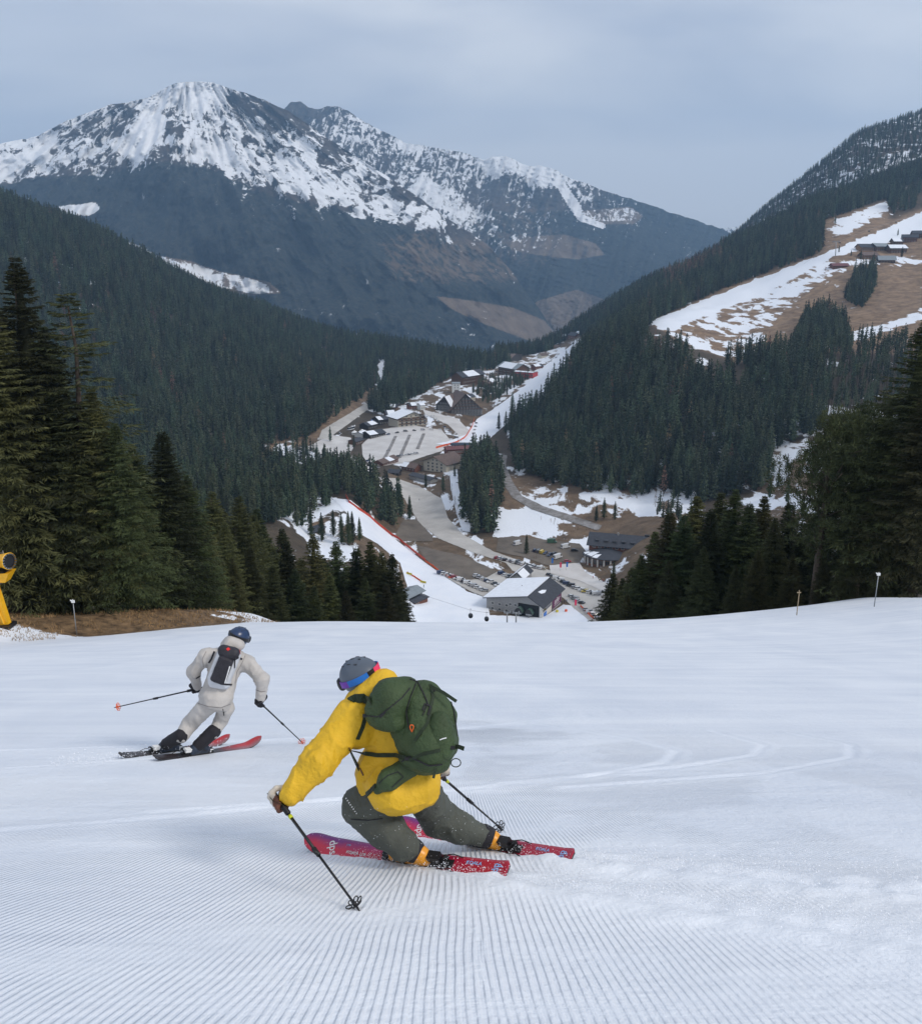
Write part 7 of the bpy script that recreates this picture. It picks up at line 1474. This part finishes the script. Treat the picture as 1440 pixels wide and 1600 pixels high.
def car_meshes(kind, col):
    if (kind, col) in CARS: return CARS[(kind, col)]
    P_ = {'hatchback': (4.2, [(-2.1, .3), (2.1, .3), (2.12, .62), (1.9, .82), (1.05, .95), (-2.0, 1.0), (-2.12, .7)], [(-1.98, 1.0), (1.0, .95), (.35, 1.42), (-1.5, 1.45)], .88), 'estate car': (4.7, [(-2.35, .3), (2.35, .3), (2.37, .62), (2.1, .82), (1.15, .95), (-2.28, 1.0), (-2.37, .7)], [(-2.26, 1.0), (1.1, .95), (.4, 1.44), (-1.95, 1.48)], .9),
          'suv': (4.6, [(-2.3, .38), (2.3, .38), (2.32, .8), (2.1, 1.02), (1.1, 1.12), (-2.2, 1.15), (-2.32, .8)], [(-2.2, 1.15), (1.08, 1.12), (.5, 1.68), (-1.9, 1.72)], .94), 'van': (5.2, [(-2.6, .35), (2.6, .35), (2.62, .9), (2.2, 1.15), (1.7, 1.25), (-2.58, 1.25), (-2.6, .6)], [(-2.58, 1.25), (1.75, 1.25), (1.1, 1.98), (-2.52, 2.02)], .98),
          'camper van': (6.6, [(-3.3, .4), (3.3, .4), (3.32, .95), (2.9, 1.2), (2.3, 1.3), (-3.28, 1.3), (-3.3, .6)], [(-3.28, 1.3), (2.35, 1.3), (1.9, 2.1), (2.5, 2.9), (-3.24, 2.95)], 1.12), 'bus': (11.5, [(-5.7, .4), (5.7, .4), (5.75, 1.3), (-5.7, 1.3)], [(-5.7, 1.3), (5.74, 1.3), (5.6, 3.1), (-5.65, 3.15)], 1.25)}[kind]
    Ln, hull, cab, w_ = P_; paint = pm(col); b_ = MB(); extr(b_, hull, w_, w_ * .96)
    zr = max(z for _, z in cab); zt = [p for p in cab if p[1] > zr - .12]; x0, x1 = min(p[0] for p in zt), max(p[0] for p in zt); ins = w_ * .80
    b_.box(x0 + .05, x1 - .02, -ins, ins, zr - .03, zr + .035)
    if kind in ('camper van', 'van'): zb = min(z for _, z in cab); b_.box(cab[0][0] + .02, x1 - 1.0, -w_ * .93, w_ * .93, zb + .02, zr - .02); b_.box(.1, .5, -w_ * .9, w_ * .9, zb, zr)
    for s_ in (-1, 1):       # pillars
        for xx in ((x0 + .1), (x0 + x1) / 2): b_.box(xx - .05, xx + .05, s_ * w_ * .87 - .03, s_ * w_ * .87 + .03, min(z for _, z in cab), zr)
    g = MB(); extr(g, cab, w_ * .93, w_ * .80)
    lp = MB(); [lp.box(Ln / 2 - .10, Ln / 2 + .03, s_ * w_ * .72 - .17, s_ * w_ * .72 + .17, hull[2][1] - .05, hull[2][1] + .10) for s_ in (-1, 1)]; lr = MB(); [lr.box(-Ln / 2 - .03, -Ln / 2 + .1, s_ * w_ * .78 - .12, s_ * w_ * .78 + .12, .72, .95) for s_ in (-1, 1)]
    hl = MB(); hl.box(-.06, .07, -.16, .16, -.06, .07); tl = MB(); tl.box(-.05, .05, -.11, .11, -.1, .1)
    CARS[(kind, col)] = (b_.mesh('car_body', paint), g.mesh('window_band', GLASS), hl.mesh('headlight', LAMP), tl.mesh('tail_light', LAMPR), Ln, w_, hull); return CARS[(kind, col)]
PLURAL = {}
def car(kind, col, p, rz, label, group, near=True):
    b_, g_, hl, tl, Ln, w_, hull = car_meshes(kind, col); e = empty('bus' if kind == 'bus' else ('camper_van' if kind == 'camper van' else 'parked_car'), (p.x, p.y, p.z + .02), rz, label=label, cat='bus' if kind == 'bus' else ('van' if 'van' in kind else 'car'), group=group)
    q1 = on_ground(p.x + math.cos(rz), p.y + math.sin(rz)); q0 = on_ground(p.x - math.cos(rz), p.y - math.sin(rz)); e.rotation_euler = (0, -math.atan2(q1.z - q0.z, 2), rz)
    ob('car_body', b_, e); ob('window_band', g_, e)
    if near:
        for sx_ in (-1, 1):
            for sy_ in (-1, 1): ob('wheel', WHL, e, (sx_ * Ln * .30, sy_ * (w_ - .10), .33))
        for sy_ in (-1, 1): ob('headlight', hl, e, (Ln / 2, sy_ * w_ * .7, hull[2][1])); ob('tail_light', tl, e, (-Ln / 2, sy_ * w_ * .8, .84))
    else:
        for sx_ in (-1, 1): pass
    return e
rc_ = random.Random(12); PAL = ['white', 'white', 'silver', 'grey', 'black', 'dark blue', 'white', 'silver', 'black', 'grey', 'red', 'blue']
def row(A, B, cols, head, where, group, lift=.45, kinds=('hatchback', 'estate car', 'suv', 'van'), ymin=380, near=True, jit=.12):
    n = len(cols); a = G(*A, ymin); b = G(*B, ymin); h0 = G(A[0] + head[0], A[1] + head[1], ymin); rz = math.atan2(h0.y - a.y, h0.x - a.x)
    for i, c in enumerate(cols):
        kd = kinds[rc_.randrange(len(kinds))]; t = i / max(n - 1, 1); p = a.lerp(b, t) + Vector((rc_.uniform(-jit, jit) * 2, rc_.uniform(-jit, jit) * 2, 0)); p = on_ground(p.x, p.y); p.z += lift
        car(kd, c, p, rz + rc_.uniform(-.03, .03) + (math.pi if rc_.random() < .3 else 0), f'{c} {kd}, {ordn(i)} from the left, {where}', group, near)
W8 = lambda s: s.split(',')
row((689, 897), (757, 925), W8('dark blue,white,white,silver,red,white,white,black,white,white,silver,white,white,silver'), (10, -1), 'row along the lower piste edge', 'cars parked beside the piste')
row((744, 902), (777, 917), W8('white,silver,white,dark blue,white,black,white'), (10, -1), 'short row amid the lower lot', 'cars in the middle of the lower lot')
row((783, 898), (802, 906), W8('dark blue,white,grey,silver'), (10, -2), 'four cars beside the grey annex', 'cars beside the grey annex')
row((776, 873), (850, 890), W8('red,white,silver,black,white,grey,white,black,silver,white,grey,white,white,silver,white,white,beige'), (8, -4), 'long row between road and bank', 'cars in the long row by the road', lift=.30)
row((858, 900), (946, 929), W8('black,grey,white,white,black,dark blue,black,silver,white,white,yellow,white,black,white,silver,white'), (10, 1), 'row along the hotel approach', 'cars along the hotel approach', lift=.30)
row((893, 934), (908, 944), W8('white,silver,white,black'), (10, 2), 'four cars behind the gondola station', 'cars behind the gondola station', lift=.30)
row((915, 955), (935, 966), W8('silver,white,white,silver'), (10, 1), 'four cars below the orange barrier', 'cars below the orange barrier', lift=.30)
row((836, 862), (852, 866), W8('dark blue,grey,yellow,dark blue'), (6, -4), 'four cars beside the single spruce', 'cars beside the single spruce', lift=.36)
row((858, 869), (866, 867), W8('dark blue,black'), (6, -4), 'dark pair in the camper lot', 'cars in the camper lot', lift=.36, kinds=('suv',))
for kd, c, px, py, hd, lb in [('camper van', 'white', 808, 852, (10, -3), 'white camper van parked left of the single spruce'), ('camper van', 'green', 862, 849, (10, 0), 'pale green camper van at the back of the dark lot'), ('camper van', 'white', 883, 857, (10, -2), 'white camper van at the hotel end of the dark lot'), ('suv', 'black', 897, 862, (10, 0), 'black suv between the camper van and the hotel'), ('camper van', 'white', 871, 873, (10, -3), 'large white camper van in front of the lot'), ('estate car', 'red', 886, 879, (10, 0), 'red estate car at the hotel forecourt'), ('estate car', 'white', 597, 749, (8, 1), 'lone white estate car on the curve of the road'),
    ('bus', 'white', 548, 672, (10, -2), 'white coach with blue flank at the village square'), ('van', 'white', 557, 690, (10, 0), 'white van on the village square'), ('estate car', 'silver', 531, 678, (8, 3), 'silver car on the road above the village square')]:
    p = G(px, py, 380); h0 = G(px + hd[0], py + hd[1], 380); p.z += .36; car(kd, c, p, math.atan2(h0.y - p.y, h0.x - p.x), lb, None)
row((676, 652), (718, 690), W8('white,white,silver,white,dark blue,white,silver,white,grey,white'), (8, -1), 'lane below the timber hotel', 'cars on the village lane', lift=.5, ymin=700, near=False)
row((737, 690), (744, 662), W8('grey,black,silver,white,grey,dark blue'), (8, -2), 'row beside the village orange fence', 'cars beside the orange fence', lift=.5, ymin=700, near=False)
row((606, 680), (700, 672), W8('dark blue,black,grey,black,silver,white,white,dark blue'), (8, -1), 'upper row of village car park', 'cars at the top of the village car park', lift=.5, ymin=700, near=False)
row((622, 714), (650, 710), W8('black,silver,white,grey,white,silver'), (8, -1), 'lower row of village car park', 'cars at the bottom of the village car park', lift=.5, ymin=700, near=False)
row((575, 722), (590, 732), W8('dark blue,white,silver'), (8, 0), 'car park corner by the wood', 'cars at the car park corner', lift=.5, ymin=700, near=False)
row((845, 574), (868, 560), W8('white,grey,white,silver'), (8, -1), 'four cars above the red block', 'cars above the red block', lift=.5, ymin=900, near=False)
row((756, 590), (775, 582), W8('white,silver,white,white,dark blue'), (6, -1), 'row between brown chalet and lodge', 'cars beside the brown chalet', lift=.5, ymin=900, near=False)
# planted strips dividing the village car park
for i, (a, b) in enumerate((((600, 717), (618, 682)), ((624, 716), (640, 680)), ((652, 702), (662, 678)))):
    pa, pb = G(*a, 600), G(*b, 600); mb = MB(); n_ = 14; nn = (pb - pa).normalized().cross(Vector((0, 0, 1)))
    for q in range(n_):
        p, p2 = pa.lerp(pb, q / n_), pa.lerp(pb, (q + 1) / n_); p = on_ground(p.x, p.y); p2 = on_ground(p2.x, p2.y); w_ = 1.6; mb.hexa([p - nn * w_, p + nn * w_, p2 + nn * w_, p2 - nn * w_, p - nn * w_ + Vector((0, 0, .7)), p + nn * w_ + Vector((0, 0, .7)), p2 + nn * w_ + Vector((0, 0, .7)), p2 - nn * w_ + Vector((0, 0, .7))])
    tag(mb.build('kerb_strip', TRACK), kind='structure')
# shop tents
for px, py, m_, lb in ((584, 660, BLU, 'bright blue round tent behind the restaurant'), (588, 659, RED, 'small red tent beside the blue one'), (554, 679, WHT, 'white pavilion tent beside the coach'), (566, 677, WHT, 'white tent at the right of the coach')):
    p = G(px, py, 700); mb = MB(); n_ = 8; r_ = 3.4
    for q in range(n_):
        a, a2 = 6.283 * q / n_, 6.283 * (q + 1) / n_; mb.poly([(r_ * math.cos(a), r_ * math.sin(a), 0), (r_ * math.cos(a2), r_ * math.sin(a2), 0), (r_ * math.cos(a2), r_ * math.sin(a2), 2.6), (r_ * math.cos(a), r_ * math.sin(a), 2.6)]); mb.poly([(r_ * 1.1 * math.cos(a), r_ * 1.1 * math.sin(a), 2.6), (r_ * 1.1 * math.cos(a2), r_ * 1.1 * math.sin(a2), 2.6), (0, 0, 5)])
    tag(mb.build('tent', m_, loc=tuple(p)), lb, 'tent')

# ------------------------------------------------------------------ fences, banners, poles
def netfence(pts, hgt, m, label, step=4.0, ymin=300, posts=True, mixm=None):
    W3 = [G(x, y, ymin) for x, y in pts]; e = empty('net_fence', tuple(W3[0]), label=label, cat='fence'); o0 = W3[0]; path = []
    for a, b in zip(W3[:-1], W3[1:]):
        n_ = max(1, int((b - a).length / step))
        for q in range(n_): p = a.lerp(b, q / n_); path.append(on_ground(p.x, p.y) + Vector((0, 0, .25)))
    path.append(W3[-1] + Vector((0, 0, .25))); pmesh = MB(); pmesh.tube([(0, 0, -.5), (0, 0, hgt + .15)], [.05, .04], 5); pmesh = pmesh.mesh('post', ORF)
    for i, p in enumerate(path):
        ob('post', pmesh, e, tuple(p - o0))
        if i < len(path) - 1:
            b = path[i + 1] - o0; a = p - o0; mb = MB(); sag = -.12; up = Vector((0, 0, 1)); nn = (b - a).cross(up).normalized() * .03; mid = (a + b) / 2 + nn * 3
            for s0, s1 in ((a, mid), (mid, b)): mb.hexa([s0 - nn, s0 + nn, s1 + nn, s1 - nn, s0 - nn + up * (hgt + rc_.uniform(sag, 0)), s0 + nn + up * hgt, s1 + nn + up * (hgt + sag), s1 - nn + up * (hgt + sag)])
            mb.build('net_panel', mixm if (mixm and i % 4 == 2) else m, e)
    return e
RDN = mat('red net', (.50, .060, .030), .75, .25, 1.0); YLN = mat('yellow net', (.60, .36, .03), .7, .1)
netfence([(540, 776), (545, 786), (560, 797), (578, 809), (600, 828), (622, 843), (640, 858), (652, 868), (664, 877)], 1.9, RDN, 'tall red net fence along the far edge of the white piste', 6)
netfence([(664, 878), (676, 886), (690, 897), (703, 905)], 1.3, ORF, 'low orange net fence continuing the red one down to the parked cars', 5)
netfence([(906, 948), (914, 955), (927, 968)], 1.2, ORF, 'short orange barrier net beside the cars below the gondola station', 4)
netfence([(636, 896), (648, 903), (662, 912)], 1.1, ORF, 'low orange net between the two yellow banners above the lift hut', 4)
netfence([(681, 701), (700, 696), (718, 690), (730, 680), (737, 668), (741, 655)], 2.0, ORF, 'orange net fence edging the white piste ribbon in the village', 8, 600)
for px, py, lb in ((639, 899, 'yellow banner on the low net, upper one above the lift hut'), (661, 912, 'yellow banner on the low net, lower one above the lift hut')):
    p = G(px, py, 300); mb = MB(); mb.box(-1.9, 1.9, -.05, .05, .5, 1.7); e = empty('banner', tuple(p), R(-28), label=lb, cat='banner'); ob('cloth', mb.mesh('cloth', YELB), e); mb = MB(); [mb.box(-1.2 + q * .5, -.95 + q * .5, -.07, .07, .85, 1.3) for q in range(5)]; mb.build('print', BLK, e); mb = MB(); [mb.tube([(x, 0, -.3), (x, 0, 1.9)], .05, 5) for x in (-1.95, 1.95)]; mb.build('post', METAL, e)
for px, py, m_, lb in ((870, 957, YELB, 'round yellow cushion on the snow right of the gondola station'), (884, 956, ORF, 'square orange cushion on the snow right of the yellow one')):
    p = G(px, py, 380); mb = MB(); mb.tube([(0, 0, 0), (0, 0, 1.3)], [.8, .7], 8); tag(mb.build('crash_pad', m_, loc=tuple(p)), lb, 'crash pad')
for px, py, m_, lb in ((861, 886, BLU, 'pale blue vertical flag left of the hotel drive'), (874, 893, RED, 'red vertical flag in the middle of the hotel drive'), (884, 892, BLU, 'blue vertical flag right of the red one'), (820, 899, RED, 'small red flag behind the gondola station roof'), (897, 953, RED, 'red flag beside the orange barrier')):
    p = G(px, py, 380); e = empty('flagpole', tuple(p), R(-10), label=lb, cat='flag'); mb = MB(); mb.tube([(0, 0, -.3), (0, 0, 6.2)], .06, 5); mb.build('pole', METAL, e); mb = MB(); mb.hexa([(.06, -.02, 2.6), (1.1, -.02, 2.6), (1.1, .02, 2.6), (.06, .02, 2.6), (.06, -.02, 6.0), (1.1, -.02, 6.0), (1.1, .02, 6.0), (.06, .02, 6.0)]); mb.build('flag', m_, e)
# chairlift on the meadow
p = G(1305, 399, 800); e = empty('lift_pylon', tuple(p), R(20), label='grey T-shaped ski lift pylon on the edge of the snowy meadow', cat='pylon'); mb = MB(); mb.tube([(0, 0, -1), (-1.5, 0, 19)], [.6, .42], 8); mb.build('mast', METAL, e, True); mb = MB(); mb.box(-6.5, 3.5, -.3, .3, 18.6, 19.3); mb.box(-6.5, -5.7, -2.5, 2.5, 19.3, 19.8); mb.box(2.7, 3.5, -2.5, 2.5, 19.3, 19.8); mb.build('cross_arm', METAL, e)
top_ = p + Vector((0, 0, 19.5)); cb = [P(1312, 376, top_.y), P(1358, 358, top_.y + 70), P(1400, 344, top_.y + 140), P(1460, 326, top_.y + 240)]; mb = MB(); mb.tube([P(1255, 412, top_.y - 90), top_] + cb, .12, 4); tag(mb.build('lift_cable', METAL), 'thin chairlift cable above the snowy meadow', 'cable')
for q, (i, lb) in enumerate(zip(cb[:3], ('chairlift chair next to the pylon', 'middle chairlift chair over the snowy meadow', 'uppermost chairlift chair over the snowy meadow'))):
    e = empty('lift_chair', tuple(i), label=lb, cat='lift chair', group='chairs on the meadow lift'); mb = MB(); mb.tube([(0, 0, 0), (0, .6, -2.6)], .09, 5); mb.build('hanger', METAL, e); mb = MB(); mb.box(-1.6, 1.6, -.2, .9, -3.4, -3.0); mb.box(-1.6, 1.6, .8, 1.0, -3.2, -2.0); mb.build('seat', BLK, e)
# small figures near the station and hotel
BP = [cone((0, 0, 1.62), (0, 0, 1.6), .11, .11), cone((0, 0, 1.5), (0, 0, 1.05), .17, .17), cone((-.18, 0, 1.42), (-.30, .05, 1.1), .06, .05), cone((-.30, .05, 1.1), (-.28, .18, .88), .05, .04), cone((.18, 0, 1.42), (.30, .05, 1.1), .06, .05), cone((.30, .05, 1.1), (.28, .18, .88), .05, .04), cone((-.09, 0, .95), (-.12, .05, .5), .10, .07), cone((-.12, .05, .5), (-.13, 0, .05), .07, .06), cone((.09, 0, .95), (.14, .05, .5), .10, .07), cone((.14, .05, .5), (.15, 0, .05), .07, .06)]
PB = grow('body', BP, .05, .05, SKIN); JB = [grow('jacket', [cone((0, 0, 1.5), (0, 0, .98), .20, .21), cone((-.18, 0, 1.42), (-.30, .05, 1.1), .085, .075), cone((-.30, .05, 1.1), (-.28, .16, .92), .07, .06), cone((.18, 0, 1.42), (.30, .05, 1.1), .085, .075), cone((.30, .05, 1.1), (.28, .16, .92), .07, .06)], .05, .05, m_) for m_ in (BLKF, REDM, pm('blue'), W_WHITE)]
TB = grow('trousers', [cone((-.09, 0, .98), (-.12, .05, .5), .125, .10), cone((-.12, .05, .5), (-.13, 0, .08), .10, .09), cone((.09, 0, .98), (.14, .05, .5), .125, .10), cone((.14, .05, .5), (.15, 0, .08), .10, .09)], .05, .03, BLKF); HB = grow('helmet', [cone((0, 0, 1.66), (0, 0, 1.65), .14, .14)], .05, .03, BLK)
for i, (px, py, jc, lb) in enumerate([(877, 944, 0, 'tiny figure in black, left of the three at the station entrance'), (881, 943, 0, 'tiny figure in black in the middle of the three at the station entrance'), (885, 942, 2, 'tiny figure in a blue jacket at the station entrance, right of the two in black'), (778, 876, 1, 'tiny figure in a red jacket at the far end of the long car row'), (662, 919, 0, 'tiny skier in black near the lower yellow banner'), (655, 783, 0, 'tiny walker in black alone on the road'), (926, 905, 1, 'tiny figure in red below the hotel terrace, leftmost of four'), (936, 908, 3, 'tiny figure in white below the hotel terrace'), (942, 910, 1, 'tiny figure in red below the hotel terrace beside the one in white'), (948, 913, 0, 'tiny figure in black below the hotel terrace, rightmost of four'), (604, 706, 0, 'tiny walker in the village car park, left of two'), (607, 705, 2, 'tiny walker in blue in the village car park, right of two'), (488, 703, 0, 'tiny walker in black on the village square'), (505, 706, 2, 'tiny walker in blue on the village square')]):
    p = G(px, py, 380); e = empty('person', tuple(p + Vector((0, 0, .35))), rc_.uniform(0, 6), label=lb, cat='person'); [ob(n_, m_, e) for n_, m_ in (('body', PB), ('jacket', JB[jc]), ('trousers', TB), ('helmet', HB))]

# ------------------------------------------------------------------ at the edge of the near slope
def edge_pt(px, py):         # where the direction meets the near slope or passes just above the brow
    a, b, c = ray(px, py); best = None
    for i in range(400):
        Y = 25 + i * .12; d = c / b * Y - hs(a / b * Y, Y)
        if best is None or d < best[0]: best = (d, Y)
        if d <= 0 or Y > 60: break
    Y = best[1]; return Vector((a / b * Y, Y, hs(a / b * Y, Y)))
def marker(px, py, top, mast, flag, lb):
    p = edge_pt(px, py); h_ = (py - top) / FP * (p.y * CP - p.z * SP) * 1.02; e = empty('marker_pole', tuple(p), label=lb, cat='marker pole', group='marker poles along the piste edge'); mb = MB(); mb.tube([(0, 0, -.4), (.015, 0, h_ - .18)], [.035, .03], 6); mb.build('pole', mast, e, True)
    mb = MB()
    if flag: mb.box(-.09, .13, -.05, .05, h_ - .20, h_ - .02); mb.hexa([(-.17, -.03, h_ - .05), (-.06, -.03, h_ - .14), (-.06, .03, h_ - .14), (-.17, .03, h_ - .05), (-.17, -.03, h_ + .02), (-.04, -.03, h_ - .02), (-.04, .03, h_ - .02), (-.17, .03, h_ + .02)]); mb.tube([(.02, 0, h_ - .02), (.02, 0, h_ + .06)], .02, 5)
    else: mb.box(-.14, .14, -.025, .025, h_ - .22, h_ - .15); mb.tube([(0, 0, h_ - .2), (0, 0, h_)], .03, 5)
    mb.build('marker_head', WHT if flag else BRT, e)
marker(117, 968, 911, METAL, True, 'thin grey marker pole with a white head in front of the big left spruces')
marker(1246, 944, 903, BRT, False, 'wooden marker pole without a head on the right brow'); marker(1368, 927, 872, METAL, True, 'thin pole with a white head on the right brow, below the stone pines')
# snow cannon
CY = mat('cannon yellow', (.78, .40, .008), .4, .06, 4, spec=.5)
p = edge_pt(0, 976); sc_ = (p.y * CP - p.z * SP) / FP; e = empty('snow_cannon', tuple(p), 0, label='yellow snow cannon on a slanted leg at the left picture edge', cat='snow cannon')
u_ = lambda px, py, dy=0: Vector(((px - 0) * sc_, dy, (974 - py) * sc_))
prof = [(-1.0, .30), (-.97, .50), (-.85, .60), (-.6, .56), (-.2, .50), (.25, .50), (.55, .56), (.75, .60), (.78, .56)]; cM = Matrix.Translation(u_(16, 869)) @ Matrix.Rotation(R(-4), 4, 'Y') @ Matrix.Rotation(R(-22), 4, 'Z')
mb = MB(); n_ = 18
for k_ in range(len(prof) - 1):
    for q in range(n_):
        a, a2 = 6.283 * q / n_, 6.283 * (q + 1) / n_; (x1, r1), (x2, r2) = prof[k_], prof[k_ + 1]; mb.poly([cM @ Vector(v) for v in ((x1, r1 * math.cos(a), r1 * math.sin(a)), (x1, r1 * math.cos(a2), r1 * math.sin(a2)), (x2, r2 * math.cos(a2), r2 * math.sin(a2)), (x2, r2 * math.cos(a), r2 * math.sin(a)))][::-1])
mb.build('barrel', CY, e, True)
mb = MB()
for q in range(16): a = 6.283 * q / 16; c_ = cM @ Vector((.80, .50 * math.cos(a), .50 * math.sin(a))); mb.box(-.05, .05, -.045, .045, -.045, .045, 0, Matrix.Translation(c_))
mb.build('nozzle_ring', STEEL, e)
mb = MB(); mb.poly([cM @ Vector((.70, .5 * math.cos(6.283 * q / 16), .5 * math.sin(6.283 * q / 16))) for q in range(16)]); [mb.box(.64, .68, -.06, .06, -.48, .48, 0, cM @ Matrix.Rotation(R(a), 4, 'X')) for a in (0, 45, 90, 135)]; mb.build('fan_grille', BLK, e)
mb = MB(); mb.box(-.5, -.1, -.1, .1, .5, .68, 0, cM); mb.tube([cM @ Vector((.35, 0, .5)), cM @ Vector((.35, 0, .75))], .04, 6); mb.box(.1, .25, -.1, .1, .5, .6, 0, cM); mb.build('top_lamp', STEEL, e)
mb = MB(); mb.hexa([u_(-40, 902, -.4), u_(22, 902, -.4), u_(22, 902, .4), u_(-40, 902, .4), u_(-40, 890, -.55), u_(31, 886, -.55), u_(31, 886, .55), u_(-40, 890, .55)]); mb.build('tray', CY, e)
mb = MB(); mb.hexa([u_(-36, 889, -.45), u_(26, 888, -.45), u_(26, 888, .45), u_(-36, 889, .45), u_(-30, 884, -.4), u_(20, 884, -.4), u_(20, 884, .4), u_(-30, 884, .4)]); mb.build('swivel', BLK, e)
mb = MB(); mb.tube([u_(6, 886), u_(8, 880)], .2, 8); [mb.tube([u_(x, 884, y), u_(x + 2, 872, y)], .05, 6) for x, y in ((2, -.6), (2, .6), (16, -.6), (16, .6))]; mb.build('yoke', CY, e)
mb = MB(); mb.hexa([u_(-14, 908, -.3), u_(10, 908, -.3), u_(10, 908, .3), u_(-14, 908, .3), u_(-18, 903, -.35), u_(14, 903, -.35), u_(14, 903, .35), u_(-18, 903, .35)]); mb.build('bearing', STEEL, e)
mb = MB(); mb.hexa([u_(3, 974, -.2), u_(16, 972, -.2), u_(16, 972, .2), u_(3, 974, .2), u_(-6, 912, -.2), u_(6, 912, -.2), u_(6, 912, .2), u_(-6, 912, .2)]); mb.tube([u_(-4, 914, -.25), u_(9, 971, -.25)], .07, 6); mb.hexa([u_(-4, 918, -.22), u_(4, 918, -.22), u_(4, 918, .22), u_(-4, 918, .22), u_(-8, 908, -.3), u_(7, 908, -.3), u_(7, 908, .3), u_(-8, 908, .3)]); mb.build('leg', CY, e); mb = MB(); mb.box(-.4, .9, -.6, .6, -.2, .04); mb.build('foot_plate', BLK, e)
HAZE = 9.5e-5
# ------------------------------------------------------------------ air
hz, t_, b_ = nmat('haze air'); t_.nodes.remove(b_)
pv = t_.nodes.new('ShaderNodeVolumePrincipled'); pv.inputs['Density'].default_value = HAZE; pv.inputs['Color'].default_value = (.40, .66, 1.0, 1)
pv.inputs['Density Attribute'].default_value = ''; pv.inputs['Anisotropy'].default_value = 0.1
t_.links.new(pv.outputs[0], t_.nodes['Material Output'].inputs['Volume'])
mb = MB(); mb.box(-9500, 9500, -400, 11500, -2500, 1750)
tag(mb.build('haze', hz), kind='stuff')
